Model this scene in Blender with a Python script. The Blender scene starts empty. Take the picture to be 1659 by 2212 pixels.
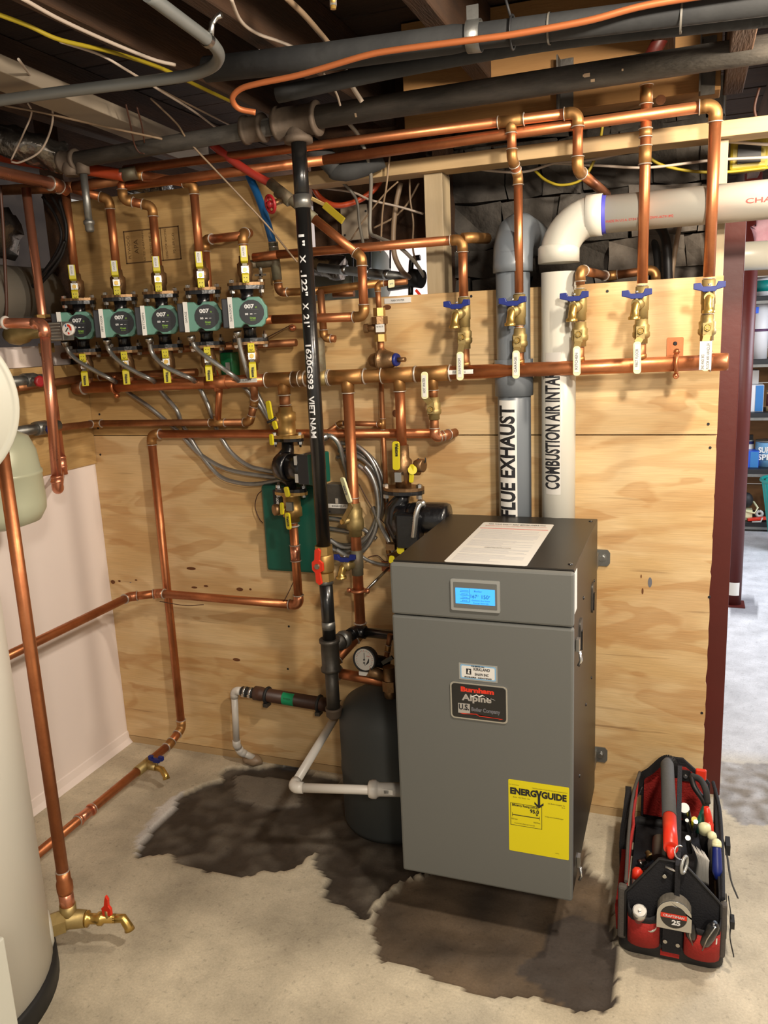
import bpy, bmesh, math, random
from mathutils import Vector, Matrix, noise
from math import sin, cos, pi, radians
random.seed(7)
V = Vector
SC = bpy.context.scene
COL = SC.collection

# ------------------------------------------------------------------ camera
YAW, PITCH, ROLL, FPX = -0.358766, -0.212309, -0.0453349, 1760.58
CAMPOS = V((0, -2.5, 1.575))
_cy, _sy, _cp, _sp = cos(YAW), sin(YAW), cos(PITCH), sin(PITCH)
FWD = V((_sy*_cp, _cy*_cp, _sp)); _r = V((_cy, -_sy, 0)); _u = _r.cross(FWD)
RGT = cos(ROLL)*_r + sin(ROLL)*_u; UPV = -sin(ROLL)*_r + cos(ROLL)*_u
cam = bpy.data.cameras.new('camera'); camo = bpy.data.objects.new('camera', cam); COL.objects.link(camo)
cam.sensor_fit = 'VERTICAL'; cam.sensor_height = 36.0; cam.lens = FPX/2212*36.0; cam.clip_start = 0.05
M4 = Matrix((( RGT.x, UPV.x, -FWD.x, CAMPOS.x), (RGT.y, UPV.y, -FWD.y, CAMPOS.y), (RGT.z, UPV.z, -FWD.z, CAMPOS.z), (0,0,0,1)))
camo.matrix_world = M4
SC.camera = camo

# ------------------------------------------------------------------ world, lamps, exposure
w = bpy.data.worlds.new('world'); SC.world = w; w.use_nodes = True
w.node_tree.nodes['Background'].inputs[0].default_value = (1.0, 0.93, 0.84, 1)
w.node_tree.nodes['Background'].inputs[1].default_value = 0.24
SC.view_settings.view_transform = 'Standard'; SC.view_settings.look = 'None'
SC.view_settings.gamma = 1.0; SC.view_settings.use_curve_mapping = False
SC.view_settings.exposure = 0.9
def lamp(name, kind, loc, power, color, size, aim=None, sy=None):
    l = bpy.data.lights.new(name, kind); l.energy = power; l.color = color
    if kind == 'AREA':
        l.size = size
        if sy: l.shape = 'RECTANGLE'; l.size_y = sy
    else: l.shadow_soft_size = size
    o = bpy.data.objects.new(name, l); COL.objects.link(o); o.location = loc
    if aim is not None: o.rotation_euler = (V(aim)-V(loc)).to_track_quat('-Z', 'Y').to_euler()
    return o
lamp('ceiling_bulb_light', 'POINT', (0.50, -0.48, 2.14), 35, (1.0, 0.86, 0.68), 0.05)
lamp('ceiling_bulb_light', 'POINT', (0.30, -1.50, 2.20), 62, (1.0, 0.89, 0.75), 0.06)
lamp('ceiling_bulb_light', 'POINT', (0.55, -3.1, 2.15), 62, (1.0, 0.89, 0.75), 0.10)
lamp('daylight_and_fill_light', 'AREA', (2.2, 2.2, 2.1), 62, (0.80, 0.88, 1.0), 1.6, (0.5, 2.4, 0), 1.0)
lamp('daylight_and_fill_light', 'AREA', (-0.95, 1.0, 1.95), 22, (1.0, 0.95, 0.93), 1.2, (-0.95, 2.35, 1.75), 0.3)  # added fill brightening the far wall behind the gap; no window here

# ------------------------------------------------------------------ pixel ray -> world point on a real plane (reads positions measured in the photograph)
def _ray(x, y): return FWD*FPX + RGT*(x-829.5) - UPV*(y-1106)
def P(x, y, Y): d = _ray(x, y); return CAMPOS + d*((Y-CAMPOS.y)/d.y)
def PX(x, y, X): d = _ray(x, y); return CAMPOS + d*((X-CAMPOS.x)/d.x)
def PZ(x, y, Z): d = _ray(x, y); return CAMPOS + d*((Z-CAMPOS.z)/d.z)

# ------------------------------------------------------------------ materials
def lin(h):
    h = h.lstrip('#'); o = []
    for i in (0, 2, 4):
        c = int(h[i:i+2], 16)/255.0
        o.append(c/12.92 if c <= 0.04045 else ((c+0.055)/1.055)**2.4)
    return (o[0], o[1], o[2], 1)
MT = {}
def mat(name, col, rough=0.5, metal=0.0, var=0.0, vscale=12, col2=None, bump=0.0, bscale=60, emis=0, coat=0, spec=None, stretch=None, rvar=0.0, trans=0):
    m = bpy.data.materials.new(name); m.use_nodes = True; nt = m.node_tree; b = nt.nodes['Principled BSDF']
    c = lin(col) if isinstance(col, str) else col
    b.inputs['Base Color'].default_value = c; b.inputs['Roughness'].default_value = rough; b.inputs['Metallic'].default_value = metal
    if spec is not None: b.inputs['Specular IOR Level'].default_value = spec
    if coat: b.inputs['Coat Weight'].default_value = coat; b.inputs['Coat Roughness'].default_value = 0.1
    if trans: b.inputs['Transmission Weight'].default_value = trans
    if emis: b.inputs['Emission Color'].default_value = c; b.inputs['Emission Strength'].default_value = emis
    if var or bump or rvar:
        tc = nt.nodes.new('ShaderNodeTexCoord'); mp = nt.nodes.new('ShaderNodeMapping'); nt.links.new(tc.outputs['Object'], mp.inputs[0])
        if stretch: mp.inputs['Scale'].default_value = stretch
    if var or rvar:
        n = nt.nodes.new('ShaderNodeTexNoise'); n.inputs['Scale'].default_value = vscale; n.inputs['Detail'].default_value = 5; n.inputs['Roughness'].default_value = 0.62
        nt.links.new(mp.outputs[0], n.inputs['Vector'])
        rm = nt.nodes.new('ShaderNodeMapRange'); rm.inputs[1].default_value = 0.32; rm.inputs[2].default_value = 0.68
        nt.links.new(n.outputs['Fac'], rm.inputs[0])
        if var:
            mx = nt.nodes.new('ShaderNodeMix'); mx.data_type = 'RGBA'
            c2 = lin(col2) if col2 else tuple(x*0.6 for x in c[:3])+(1,)
            mx.inputs['A'].default_value = c; mx.inputs['B'].default_value = c2
            mu = nt.nodes.new('ShaderNodeMath'); mu.operation = 'MULTIPLY'; mu.inputs[1].default_value = var
            nt.links.new(rm.outputs[0], mu.inputs[0]); nt.links.new(mu.outputs[0], mx.inputs['Factor']); nt.links.new(mx.outputs['Result'], b.inputs['Base Color'])
        if rvar:
            r2 = nt.nodes.new('ShaderNodeMapRange'); r2.inputs[3].default_value = rough; r2.inputs[4].default_value = min(1, rough+rvar)
            nt.links.new(rm.outputs[0], r2.inputs[0]); nt.links.new(r2.outputs[0], b.inputs['Roughness'])
    if bump:
        n2 = nt.nodes.new('ShaderNodeTexNoise'); n2.inputs['Scale'].default_value = bscale; n2.inputs['Detail'].default_value = 4
        nt.links.new(mp.outputs[0], n2.inputs['Vector'])
        bp = nt.nodes.new('ShaderNodeBump'); bp.inputs['Strength'].default_value = bump; bp.inputs['Distance'].default_value = 0.01
        nt.links.new(n2.outputs['Fac'], bp.inputs['Height']); nt.links.new(bp.outputs[0], b.inputs['Normal'])
    MT[name] = m; return m
mat('copper', '#cc8458', 0.30, 0.85, 0.75, 9, '#945634', 0.05, 30, rvar=0.2)
mat('copper_bright', '#e0987a', 0.26, 0.85, 0.5, 10, '#bd7654', rvar=0.12)
mat('copper_dull', '#b07850', 0.42, 0.85, 0.8, 10, '#7d5236', rvar=0.2)
mat('fitting', '#b58450', 0.38, 0.85, 0.7, 16, '#8a6a40', rvar=0.2)
mat('fitting_copper', '#c88460', 0.30, 0.85, 0.6, 16, '#9c6444', rvar=0.2)
mat('patina', '#7c7a66', 0.6, 0.5, 0.9, 25, '#5d4a38')
mat('solder', '#c9c0b4', 0.4, 0.6, 0.6, 60, '#9a8d7e')
mat('brass', '#b39d68', 0.42, 0.75, 0.6, 20, '#857248', 0.05, 80, rvar=0.15)
mat('brass_bright', '#c9a75e', 0.3, 0.85, 0.3, 20, '#a88440')
mat('bronze', '#94724e', 0.42, 0.85, 0.6, 22, '#6e5a44', 0.1, 90)
mat('brass_hex', '#b8955a', 0.42, 0.75, 0.5, 30, '#9d7a44')
mat('black_pipe', '#141414', 0.30, 0.1, 0.5, 8, '#262524', 0.08, 40, coat=0.3)
mat('iron_dusty', '#33302c', 0.75, 0.1, 0.9, 6, '#5c564e', 0.15, 50, stretch=(1, 1, 4))
mat('iron_fitting', '#6b5c4e', 0.7, 0.35, 0.6, 14, '#4c443c', 0.15, 70)
mat('galvanized', '#8c8c88', 0.42, 0.8, 0.5, 18, '#6a6a66', 0.08, 60)
mat('iron_grey', '#5c5852', 0.5, 0.7, 0.6, 20, '#3e3a36', 0.12, 60)
mat('cast_black', '#0e0e10', 0.28, 0.0, 0.3, 20, '#1c1c20', 0.12, 90, coat=0.4)
mat('steel', '#b9b9b6', 0.3, 1.0)
mat('steel_bright', '#d8d8d4', 0.25, 0.9)
mat('conduit', '#a9a9a6', 0.36, 0.8, 0.4, 30, '#80807e')
mat('pump_green', '#5f8f80', 0.5, 0.0, 0.15, 20, '#54806f')
mat('pump_charcoal', '#2e3035', 0.45)
mat('dial_black', '#1e2024', 0.35)
mat('box_green', '#0a4f40', 0.45, 0.0, 0.2, 12, '#0c5c4a')
mat('relay_green', '#0c5a33', 0.35)
mat('yellow_vinyl', '#cbbd1a', 0.38, 0, 0.15, 30, '#b0a418')
mat('cream_vinyl', '#dfddb0', 0.4)
mat('label_white', '#d8d6d0', 0.55)
mat('paper_white', '#c4c1ba', 0.55)
mat('ink', '#15151a', 0.6)
mat('ink_grey', '#6a6a70', 0.6)
mat('ink_red', '#b8322a', 0.6)
mat('text_white', '#dcdcdc', 0.5)
mat('text_green', '#7fae3a', 0.5)
mat('blue_plastic', '#14246e', 0.42, 0, 0.2, 20, '#101d5a')
mat('red_plastic', '#d8341e', 0.35)
mat('red_dark_valve', '#9a1c22', 0.45)
mat('pvc_white', '#b9b7ad', 0.36, 0, 0.3, 5, '#b9b3a2')
mat('pvc_white_small', '#c9c4bc', 0.38, 0, 0.3, 8, '#b4aa9c')
mat('pvc_grey', '#6c7278', 0.35, 0, 0.2, 5, '#636a70')
mat('rubber_black', '#1b1b1c', 0.6)
mat('purple_primer', '#3b3a9c', 0.6)
mat('pex_orange', '#a8401f', 0.4, 0, 0.3, 6, '#8e3418')
mat('pex_red', '#8e2a20', 0.4)
mat('pex_blue', '#1c5c96', 0.35)
mat('foam_black', '#212223', 0.8, 0, 0.7, 6, '#393938', 0.2, 30)
mat('insul_copper', '#b5683c', 0.45, 0.4, 0.3, 6, '#9a5832')
mat('cable_white', '#b8a898', 0.5)
mat('cable_grey', '#6c675e', 0.5)
mat('cable_tan', '#8a745c', 0.5)
mat('cable_yellow', '#a08c1c', 0.5, 0, 0.3, 8, '#8a7a20')
mat('cable_black', '#161414', 0.5)
mat('cable_brown', '#4a2c20', 0.5)
mat('red_steel', '#54160d', 0.5, 0, 0.35, 4, '#40110a', 0.05, 40)
mat('boiler_grey', '#62635f', 0.55, 0.0, 0.15, 180, '#5b5c58')
mat('boiler_black', '#221f1b', 0.38, 0.25, 0.15, 8, '#2a2620')
mat('bezel', '#a9aaa6', 0.35, 0.5)
mat('lcd', '#3fa0ff', 0.3, emis=0.42)
mat('ink_lcd', '#175a9c', 0.5)
mat('badge_black', '#101012', 0.3, coat=0.4)
mat('badge_chrome', '#c8c8c4', 0.25, 0.9)
mat('badge_silver', '#b4b0aa', 0.35, 0.4)
mat('sticker_blue', '#7faed2', 0.5)
mat('energy_yellow', '#d8ca00', 0.5)
mat('tank_white', '#d6d3c8', 0.42, 0, 0.15, 3, '#c9c6ba')
mat('dish_white', '#b4b2a4', 0.45, 0, 0.1, 3, '#aaa89a')
mat('tank_green', '#b7baa0', 0.35, 0.1)
mat('tank_grey', '#383b3a', 0.6, 0, 0.3, 5, '#2f3231')
mat('drywall', '#eee2dc', 0.8, 0, 0.2, 3, '#e6d9d2')
mat('pine', '#b89c72', 0.65, 0, 0.7, 4, '#a08258', 0.06, 60, stretch=(0.5, 6, 6))
mat('pine_post', '#b3a081', 0.65, 0, 0.7, 4, '#9a8765', 0.06, 60, stretch=(6, 6, 0.5))
mat('old_joist', '#4a2f18', 0.85, 0, 0.9, 3, '#2a1a0d', 0.3, 40, stretch=(6, 0.7, 6))
mat('subfloor', '#3a2615', 0.9, 0, 0.9, 3, '#20140b', 0.3, 40, stretch=(0.7, 6, 6))
mat('beam_tan', '#98703f', 0.75, 0, 0.6, 4, '#7a5529', 0.1, 50, stretch=(0.5, 5, 5))
mat('grey_duct', '#8c877c', 0.55, 0.1, 0.4, 3, '#6e695f')
mat('board_pale', '#948775', 0.7, 0, 0.3, 2, '#7f7261')
mat('foil', '#8c857c', 0.25, 0.9, 0.6, 20, '#3e3832', 0.9, 18)
mat('insulation_pink', '#c98fa0', 0.9, 0, 0.6, 12, '#e0c0c8', 0.6, 20)
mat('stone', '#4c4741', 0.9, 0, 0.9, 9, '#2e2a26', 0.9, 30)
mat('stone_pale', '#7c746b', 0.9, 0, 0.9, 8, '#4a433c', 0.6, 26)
mat('mortar', '#4e4842', 0.95, 0, 0.9, 10, '#332e29', 0.8, 30)
mat('shelf_black', '#17181a', 0.5)
mat('fabric_black', '#15151a', 0.85, 0, 0.4, 60, '#222226', 0.3, 200)
mat('fabric_red', '#a52018', 0.8, 0, 0.5, 20, '#6e1512', 0.3, 160)
mat('fabric_grey', '#4c4742', 0.8, 0, 0.3, 40, '#3c3834', 0.2, 200)
mat('foam_grey', '#4a4a49', 0.75, 0, 0.3, 20, '#3e3e3e', 0.1, 90)
mat('paint_can_white', '#d9d6d4', 0.5)
mat('teal', '#0f7f78', 0.4)
mat('wood_shelf_back', '#8a6238', 0.7, 0, 0.6, 4, '#6a4a28', stretch=(1, 5, 5))

def plywood(name, base, dark, pale):
    m = bpy.data.materials.new(name); m.use_nodes = True; nt = m.node_tree; b = nt.nodes['Principled BSDF']; b.inputs['Roughness'].default_value = 0.62
    tc = nt.nodes.new('ShaderNodeTexCoord')
    def noise_n(scale, st, det=3, dist=0.0, off=(0, 0, 0)):
        mp = nt.nodes.new('ShaderNodeMapping'); mp.inputs['Scale'].default_value = st; mp.inputs['Location'].default_value = off
        nt.links.new(tc.outputs['Object'], mp.inputs[0]); n = nt.nodes.new('ShaderNodeTexNoise')
        n.inputs['Scale'].default_value = scale; n.inputs['Detail'].default_value = det; n.inputs['Distortion'].default_value = dist
        nt.links.new(mp.outputs[0], n.inputs['Vector']); return n.outputs['Fac']
    def ramp(src, stops):
        r = nt.nodes.new('ShaderNodeValToRGB'); e = r.color_ramp.elements
        e[0].position, e[0].color = stops[0]; e[1].position, e[1].color = stops[-1]
        for p_, c_ in stops[1:-1]:
            x = e.new(p_); x.color = c_
        nt.links.new(src, r.inputs[0]); return r.outputs[0]
    def mix(f, a, c, mode='MIX', fv=None):
        x = nt.nodes.new('ShaderNodeMix'); x.data_type = 'RGBA'; x.blend_type = mode
        if f is not None: nt.links.new(f, x.inputs['Factor'])
        else: x.inputs['Factor'].default_value = fv
        for k, s in (('A', a), ('B', c)):
            if isinstance(s, tuple): x.inputs[k].default_value = s
            else: nt.links.new(s, x.inputs[k])
        return x.outputs['Result']
    broad = noise_n(1.9, (1, 1, 2.6), 4, 0.6)
    g = lambda v: (v, v, v, 1)
    # cathedral contour bands: sine of a broad noise gives the peeled-veneer lobes
    mm = nt.nodes.new('ShaderNodeMath'); mm.operation = 'MULTIPLY'; mm.inputs[1].default_value = 34; nt.links.new(noise_n(1.3, (1, 1, 3.6), 3, 0.5, (3, 0, 1)), mm.inputs[0])
    sn = nt.nodes.new('ShaderNodeMath'); sn.operation = 'SINE'; nt.links.new(mm.outputs[0], sn.inputs[0])
    band = ramp(sn.outputs[0], [(0.1, g(0)), (0.9, g(1))])
    c1 = mix(ramp(broad, [(0.38, g(0)), (0.62, g(1))]), lin(base), lin(pale))
    bandm = nt.nodes.new('ShaderNodeMath'); bandm.operation = 'MULTIPLY'; bandm.inputs[1].default_value = 0.30
    nt.links.new(band, bandm.inputs[0])
    c2 = mix(bandm.outputs[0], c1, lin(dark))
    lobe = ramp(noise_n(3.2, (1, 1, 3.2), 2, 0.8, (9, 0, 4)), [(0.57, g(0)), (0.61, g(0.45)), (0.8, g(0.3))])
    c3 = mix(lobe, c2, lin(dark))
    fine = ramp(noise_n(9, (1, 1, 26), 5, 0.2), [(0.35, g(0.91)), (0.65, g(1.03))])
    c4 = mix(None, c3, fine, 'MULTIPLY', 1.0)
    streak = ramp(noise_n(2.6, (1, 1, 22), 4, 0.3, (0, 0, 7)), [(0.66, g(0)), (0.76, g(0.5))])
    c5 = mix(streak, c4, lin('#6a4a28'))
    nt.links.new(c5, b.inputs['Base Color'])
    bp = nt.nodes.new('ShaderNodeBump'); bp.inputs['Strength'].default_value = 0.12; bp.inputs['Distance'].default_value = 0.004
    nt.links.new(noise_n(14, (1, 1, 22), 4), bp.inputs['Height']); nt.links.new(bp.outputs[0], b.inputs['Normal'])
    MT[name] = m
plywood('plywood', '#cba873', '#ad7a40', '#dabd8e')
plywood('plywood_shaded', '#b8935c', '#94703e', '#c4a26c')  # darker plywood copy; shade over the upper left put into its colour

# ------------------------------------------------------------------ mesh builder
def frame_of(axis, hint=None):
    a = V(axis).normalized(); h = V(hint) if hint else (V((0, 0, 1)) if abs(a.z) < 0.9 else V((0, 1, 0)))
    x = (h - a*h.dot(a)).normalized(); return x, a.cross(x), a
class MB:
    def __init__(s): s.v = []; s.f = []; s.m = []; s.sm = []; s.mats = []
    def mi(s, m):
        if m not in s.mats: s.mats.append(m)
        return s.mats.index(m)
    def add(s, vs, fs, m, smooth=False):
        o = len(s.v); s.v += [V(v) for v in vs]; k = s.mi(m)
        for f in fs: s.f.append([i+o for i in f]); s.m.append(k); s.sm.append(smooth)
        return s
    def box(s, c, d, m, rz=0, rot=None):
        c = V(c); R = rot if rot is not None else Matrix.Rotation(rz, 3, 'Z'); h = V(d)/2
        vs = [c + R @ V((sx*h.x, sy*h.y, sz*h.z)) for sz in (-1, 1) for sy in (-1, 1) for sx in (-1, 1)]
        return s.add(vs, [(0, 2, 3, 1), (4, 5, 7, 6), (0, 1, 5, 4), (1, 3, 7, 5), (3, 2, 6, 7), (2, 0, 4, 6)], m)
    def beam(s, a, b, wd, ht, m, up=(0, 0, 1)):
        a = V(a); b = V(b); ax = (b-a).normalized(); u = V(up); u = (u-ax*u.dot(ax)).normalized(); sd = ax.cross(u)
        vs = [p + sd*(i*wd/2) + u*(j*ht/2) for p in (a, b) for j in (-1, 1) for i in (-1, 1)]
        return s.add(vs, [(0, 2, 3, 1), (4, 5, 7, 6), (0, 1, 5, 4), (1, 3, 7, 5), (3, 2, 6, 7), (2, 0, 4, 6)], m)
    def lathe(s, o, ax, prof, m, seg=16, hint=None, cap=True):
        o = V(o); x, y, z = frame_of(ax, hint); vs = []; n = len(prof)
        for t, r in prof:
            for i in range(seg):
                a = 2*pi*i/seg; vs.append(o + z*t + x*(r*cos(a)) + y*(r*sin(a)))
        fs = [(j*seg+i, j*seg+(i+1) % seg, (j+1)*seg+(i+1) % seg, (j+1)*seg+i) for j in range(n-1) for i in range(seg)]
        s.add(vs, fs, m, True)
        if cap:
            k = s.mi(m); b0 = len(s.v)-n*seg
            if prof[0][1] > 1e-6: s.f.append([b0+i for i in range(seg)][::-1]); s.m.append(k); s.sm.append(False)
            if prof[-1][1] > 1e-6: s.f.append([b0+(n-1)*seg+i for i in range(seg)]); s.m.append(k); s.sm.append(False)
        return s
    def cyl(s, a, b, r, m, seg=16, r2=None): a = V(a); b = V(b); return s.lathe(a, b-a, [(0, r), ((b-a).length, r if r2 is None else r2)], m, seg)
    def hexa(s, a, b, r, m): return s.flat_cyl(a, b, r, m, 6)
    def flat_cyl(s, a, b, r, m, seg=6, r2=None):
        n0 = len(s.sm); s.cyl(a, b, r, m, seg, r2)
        for i in range(n0, len(s.sm)): s.sm[i] = False
        return s
    def tube(s, pts, r, m, seg=10, cap=True):
        pts = [V(p) for p in pts]; n = len(pts)
        if n < 2: return s
        rs = r if isinstance(r, (list, tuple)) else [r]*n
        tang = []
        for i in range(n):
            t = pts[min(i+1, n-1)] - pts[max(i-1, 0)]
            tang.append(t.normalized() if t.length > 1e-9 else V((0, 0, 1)))
        x, _, _ = frame_of(tang[0]); vs = []
        for i in range(n):
            x = (x - tang[i]*x.dot(tang[i])); x = x.normalized() if x.length > 1e-6 else frame_of(tang[i])[0]
            y = tang[i].cross(x)
            for k in range(seg):
                a = 2*pi*k/seg; vs.append(pts[i] + x*(rs[i]*cos(a)) + y*(rs[i]*sin(a)))
        fs = [(j*seg+i, j*seg+(i+1) % seg, (j+1)*seg+(i+1) % seg, (j+1)*seg+i) for j in range(n-1) for i in range(seg)]
        b0 = len(s.v); s.add(vs, fs, m, True)
        if cap:
            k = s.mi(m); s.f.append([b0+i for i in range(seg)][::-1]); s.m.append(k); s.sm.append(False)
            s.f.append([b0+(n-1)*seg+i for i in range(seg)]); s.m.append(k); s.sm.append(False)
        return s
    def prism(s, pts, o, ux, uy, d, m):   # polygon in (ux,uy) at o, extruded by vector d
        o = V(o); ux = V(ux); uy = V(uy); d = V(d); n = len(pts)
        lo = [o+ux*a+uy*b for a, b in pts]; hi = [p+d for p in lo]
        return s.add(lo+hi, [list(range(n))[::-1], list(range(n, 2*n))] + [(i, (i+1) % n, n+(i+1) % n, n+i) for i in range(n)], m)
    def sphere(s, c, r, m, seg=14, sc=(1, 1, 1)):
        c = V(c); vs = [c+V((0, 0, -r*sc[2]))]; k = seg//2
        for j in range(1, k):
            a = -pi/2+pi*j/k
            for i in range(seg):
                b = 2*pi*i/seg; vs.append(c+V((r*sc[0]*cos(a)*cos(b), r*sc[1]*cos(a)*sin(b), r*sc[2]*sin(a))))
        vs.append(c+V((0, 0, r*sc[2]))); t = len(vs)-1
        fs = [(0, 1+(i+1) % seg, 1+i) for i in range(seg)]
        for j in range(k-2):
            fs += [(1+j*seg+i, 1+j*seg+(i+1) % seg, 1+(j+1)*seg+(i+1) % seg, 1+(j+1)*seg+i) for i in range(seg)]
        fs += [(1+(k-2)*seg+i, 1+(k-2)*seg+(i+1) % seg, t) for i in range(seg)]
        return s.add(vs, fs, m, True)
    def torus(s, c, ax, R, r, m, seg=24, sg=8, a0=0, a1=2*pi, hint=None):
        x, y, z = frame_of(ax, hint); c = V(c)
        full = abs(a1-a0-2*pi) < 1e-6
        pts = [c + x*(R*cos(a0+(a1-a0)*i/seg)) + y*(R*sin(a0+(a1-a0)*i/seg)) for i in range(seg+1)]
        return s.tube(pts, r, m, sg, cap=not full)
    def build(s, name, parent=None, label=None, bevel=0, kind=None, local=False, bseg=2):
        me = bpy.data.meshes.new(name)
        off = V((0, 0, 0))
        if parent is not None and not local:
            p = parent
            while p is not None: off += V(p.location); p = p.parent
        me.from_pydata([tuple(v-off) for v in s.v], [], s.f)
        for m in s.mats: me.materials.append(MT[m])
        me.polygons.foreach_set('material_index', s.m); me.polygons.foreach_set('use_smooth', s.sm)
        me.update()
        o = bpy.data.objects.new(name, me); COL.objects.link(o)
        if parent is not None: o.parent = parent
        if label: o['label'] = label
        if kind: o['kind'] = kind
        if bevel:
            b = o.modifiers.new('bevel', 'BEVEL'); b.width = bevel; b.segments = bseg; b.limit_method = 'ANGLE'; b.angle_limit = radians(40)
        return o
def tag(o, label, cat, group=None, kind=None):
    if label: o['label'] = label
    if cat: o['category'] = cat
    if group: o['group'] = group
    if kind: o['kind'] = kind
    return o
def thing(name, label, cat, loc=(0, 0, 0), group=None):
    o = bpy.data.objects.new(name, None); COL.objects.link(o); o.location = V(loc); o.empty_display_size = 0.05
    return tag(o, label, cat, group)
def copy_tree(o, parent=None):
    c = o.copy(); COL.objects.link(c)
    if parent is not None: c.parent = parent
    for ch in list(o.children): copy_tree(ch, c)
    return c
def spline(pts, n=8):
    pts = [V(p) for p in pts]; q = [pts[0]*2-pts[1]] + pts + [pts[-1]*2-pts[-2]]; out = []
    for i in range(1, len(q)-2):
        a, b, c, d = q[i-1:i+3]
        for k in range(n):
            t = k/n; out.append(0.5*((2*b)+(c-a)*t+(2*a-5*b+4*c-d)*t*t+(3*b-a-3*c+d)*t**3))
    out.append(pts[-1]); return out
def rnd(w_, h_, r, n=4):   # rounded rectangle outline centred on 0
    o = []
    for cx, cy, a in ((w_/2-r, h_/2-r, 0), (-w_/2+r, h_/2-r, 90), (-w_/2+r, -h_/2+r, 180), (w_/2-r, -h_/2+r, 270)):
        for i in range(n+1):
            t = radians(a+90*i/n); o.append((cx+r*cos(t), cy+r*sin(t)))
    return o
# ------------------------------------------------------------------ lettering
def text_geo(txt, size, xs=1.0, bold=0.0, ext=0.0):
    cu = bpy.data.curves.new('lettering', 'FONT'); cu.body = txt; cu.size = size; cu.align_x = 'CENTER'; cu.align_y = 'CENTER'; cu.offset = bold; cu.extrude = ext; cu.resolution_u = 3
    o = bpy.data.objects.new('lettering', cu); COL.objects.link(o)
    bpy.context.view_layer.update()
    me = bpy.data.meshes.new_from_object(o.evaluated_get(bpy.context.evaluated_depsgraph_get()))
    bm = bmesh.new(); bm.from_mesh(me)
    bpy.data.objects.remove(o); bpy.data.meshes.remove(me); bpy.data.curves.remove(cu)
    for v in bm.verts: v.co.x *= xs
    return bm
def text(name, txt, size, m, o, ux, uy, parent, xs=1.0, bold=0.0, local=False, lift=0.0006):
    bm = text_geo(txt, size, xs, bold); ux = V(ux).normalized(); uy = V(uy).normalized(); nn = ux.cross(uy); o = V(o)
    mb = MB(); mb.add([o+ux*v.co.x+uy*v.co.y+nn*lift for v in bm.verts], [[v.index for v in f.verts] for f in bm.faces], m)
    bm.free(); return mb.build(name, parent, local=local)
def text_cyl(name, txt, size, m, o, ax, nrm, r, parent, xs=1.0, bold=0.0, lift=0.0008):
    """lettering wrapped on a cylinder; ax = reading direction along the pipe, nrm = radial direction of its centre line"""
    bm = text_geo(txt, size, xs, bold)
    ys = [v.co.y for v in bm.verts]; k = min(ys)
    while k < max(ys):
        g = bm.verts[:]+bm.edges[:]+bm.faces[:]; bmesh.ops.bisect_plane(bm, geom=g, plane_co=(0, k, 0), plane_no=(0, 1, 0)); k += r*0.25
    bm.verts.index_update(); ax = V(ax).normalized(); nrm = V(nrm); nrm = (nrm-ax*nrm.dot(ax)).normalized(); up = nrm.cross(ax); o = V(o)
    vs = []
    for v in bm.verts:
        t = v.co.y/r; vs.append(o+ax*v.co.x+(nrm*cos(t)+up*sin(t))*(r+lift))
    mb = MB(); mb.add(vs, [[v.index for v in f.verts] for f in bm.faces], m); bm.free(); return mb.build(name, parent)
def cyl_patch(name, o, ax, nrm, r, ln, half, m, parent, seg=10, lift=0.0004):
    ax = V(ax).normalized(); nrm = V(nrm); nrm = (nrm-ax*nrm.dot(ax)).normalized(); up = nrm.cross(ax); o = V(o); vs = []
    for s_ in (-ln/2, ln/2):
        for k in range(seg+1):
            t = -half+2*half*k/seg; vs.append(o+ax*s_+(nrm*cos(t)+up*sin(t))*(r+lift))
    mb = MB(); mb.add(vs, [(k, seg+1+k, seg+2+k, k+1) for k in range(seg)], m, True); return mb.build(name, parent)
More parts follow.
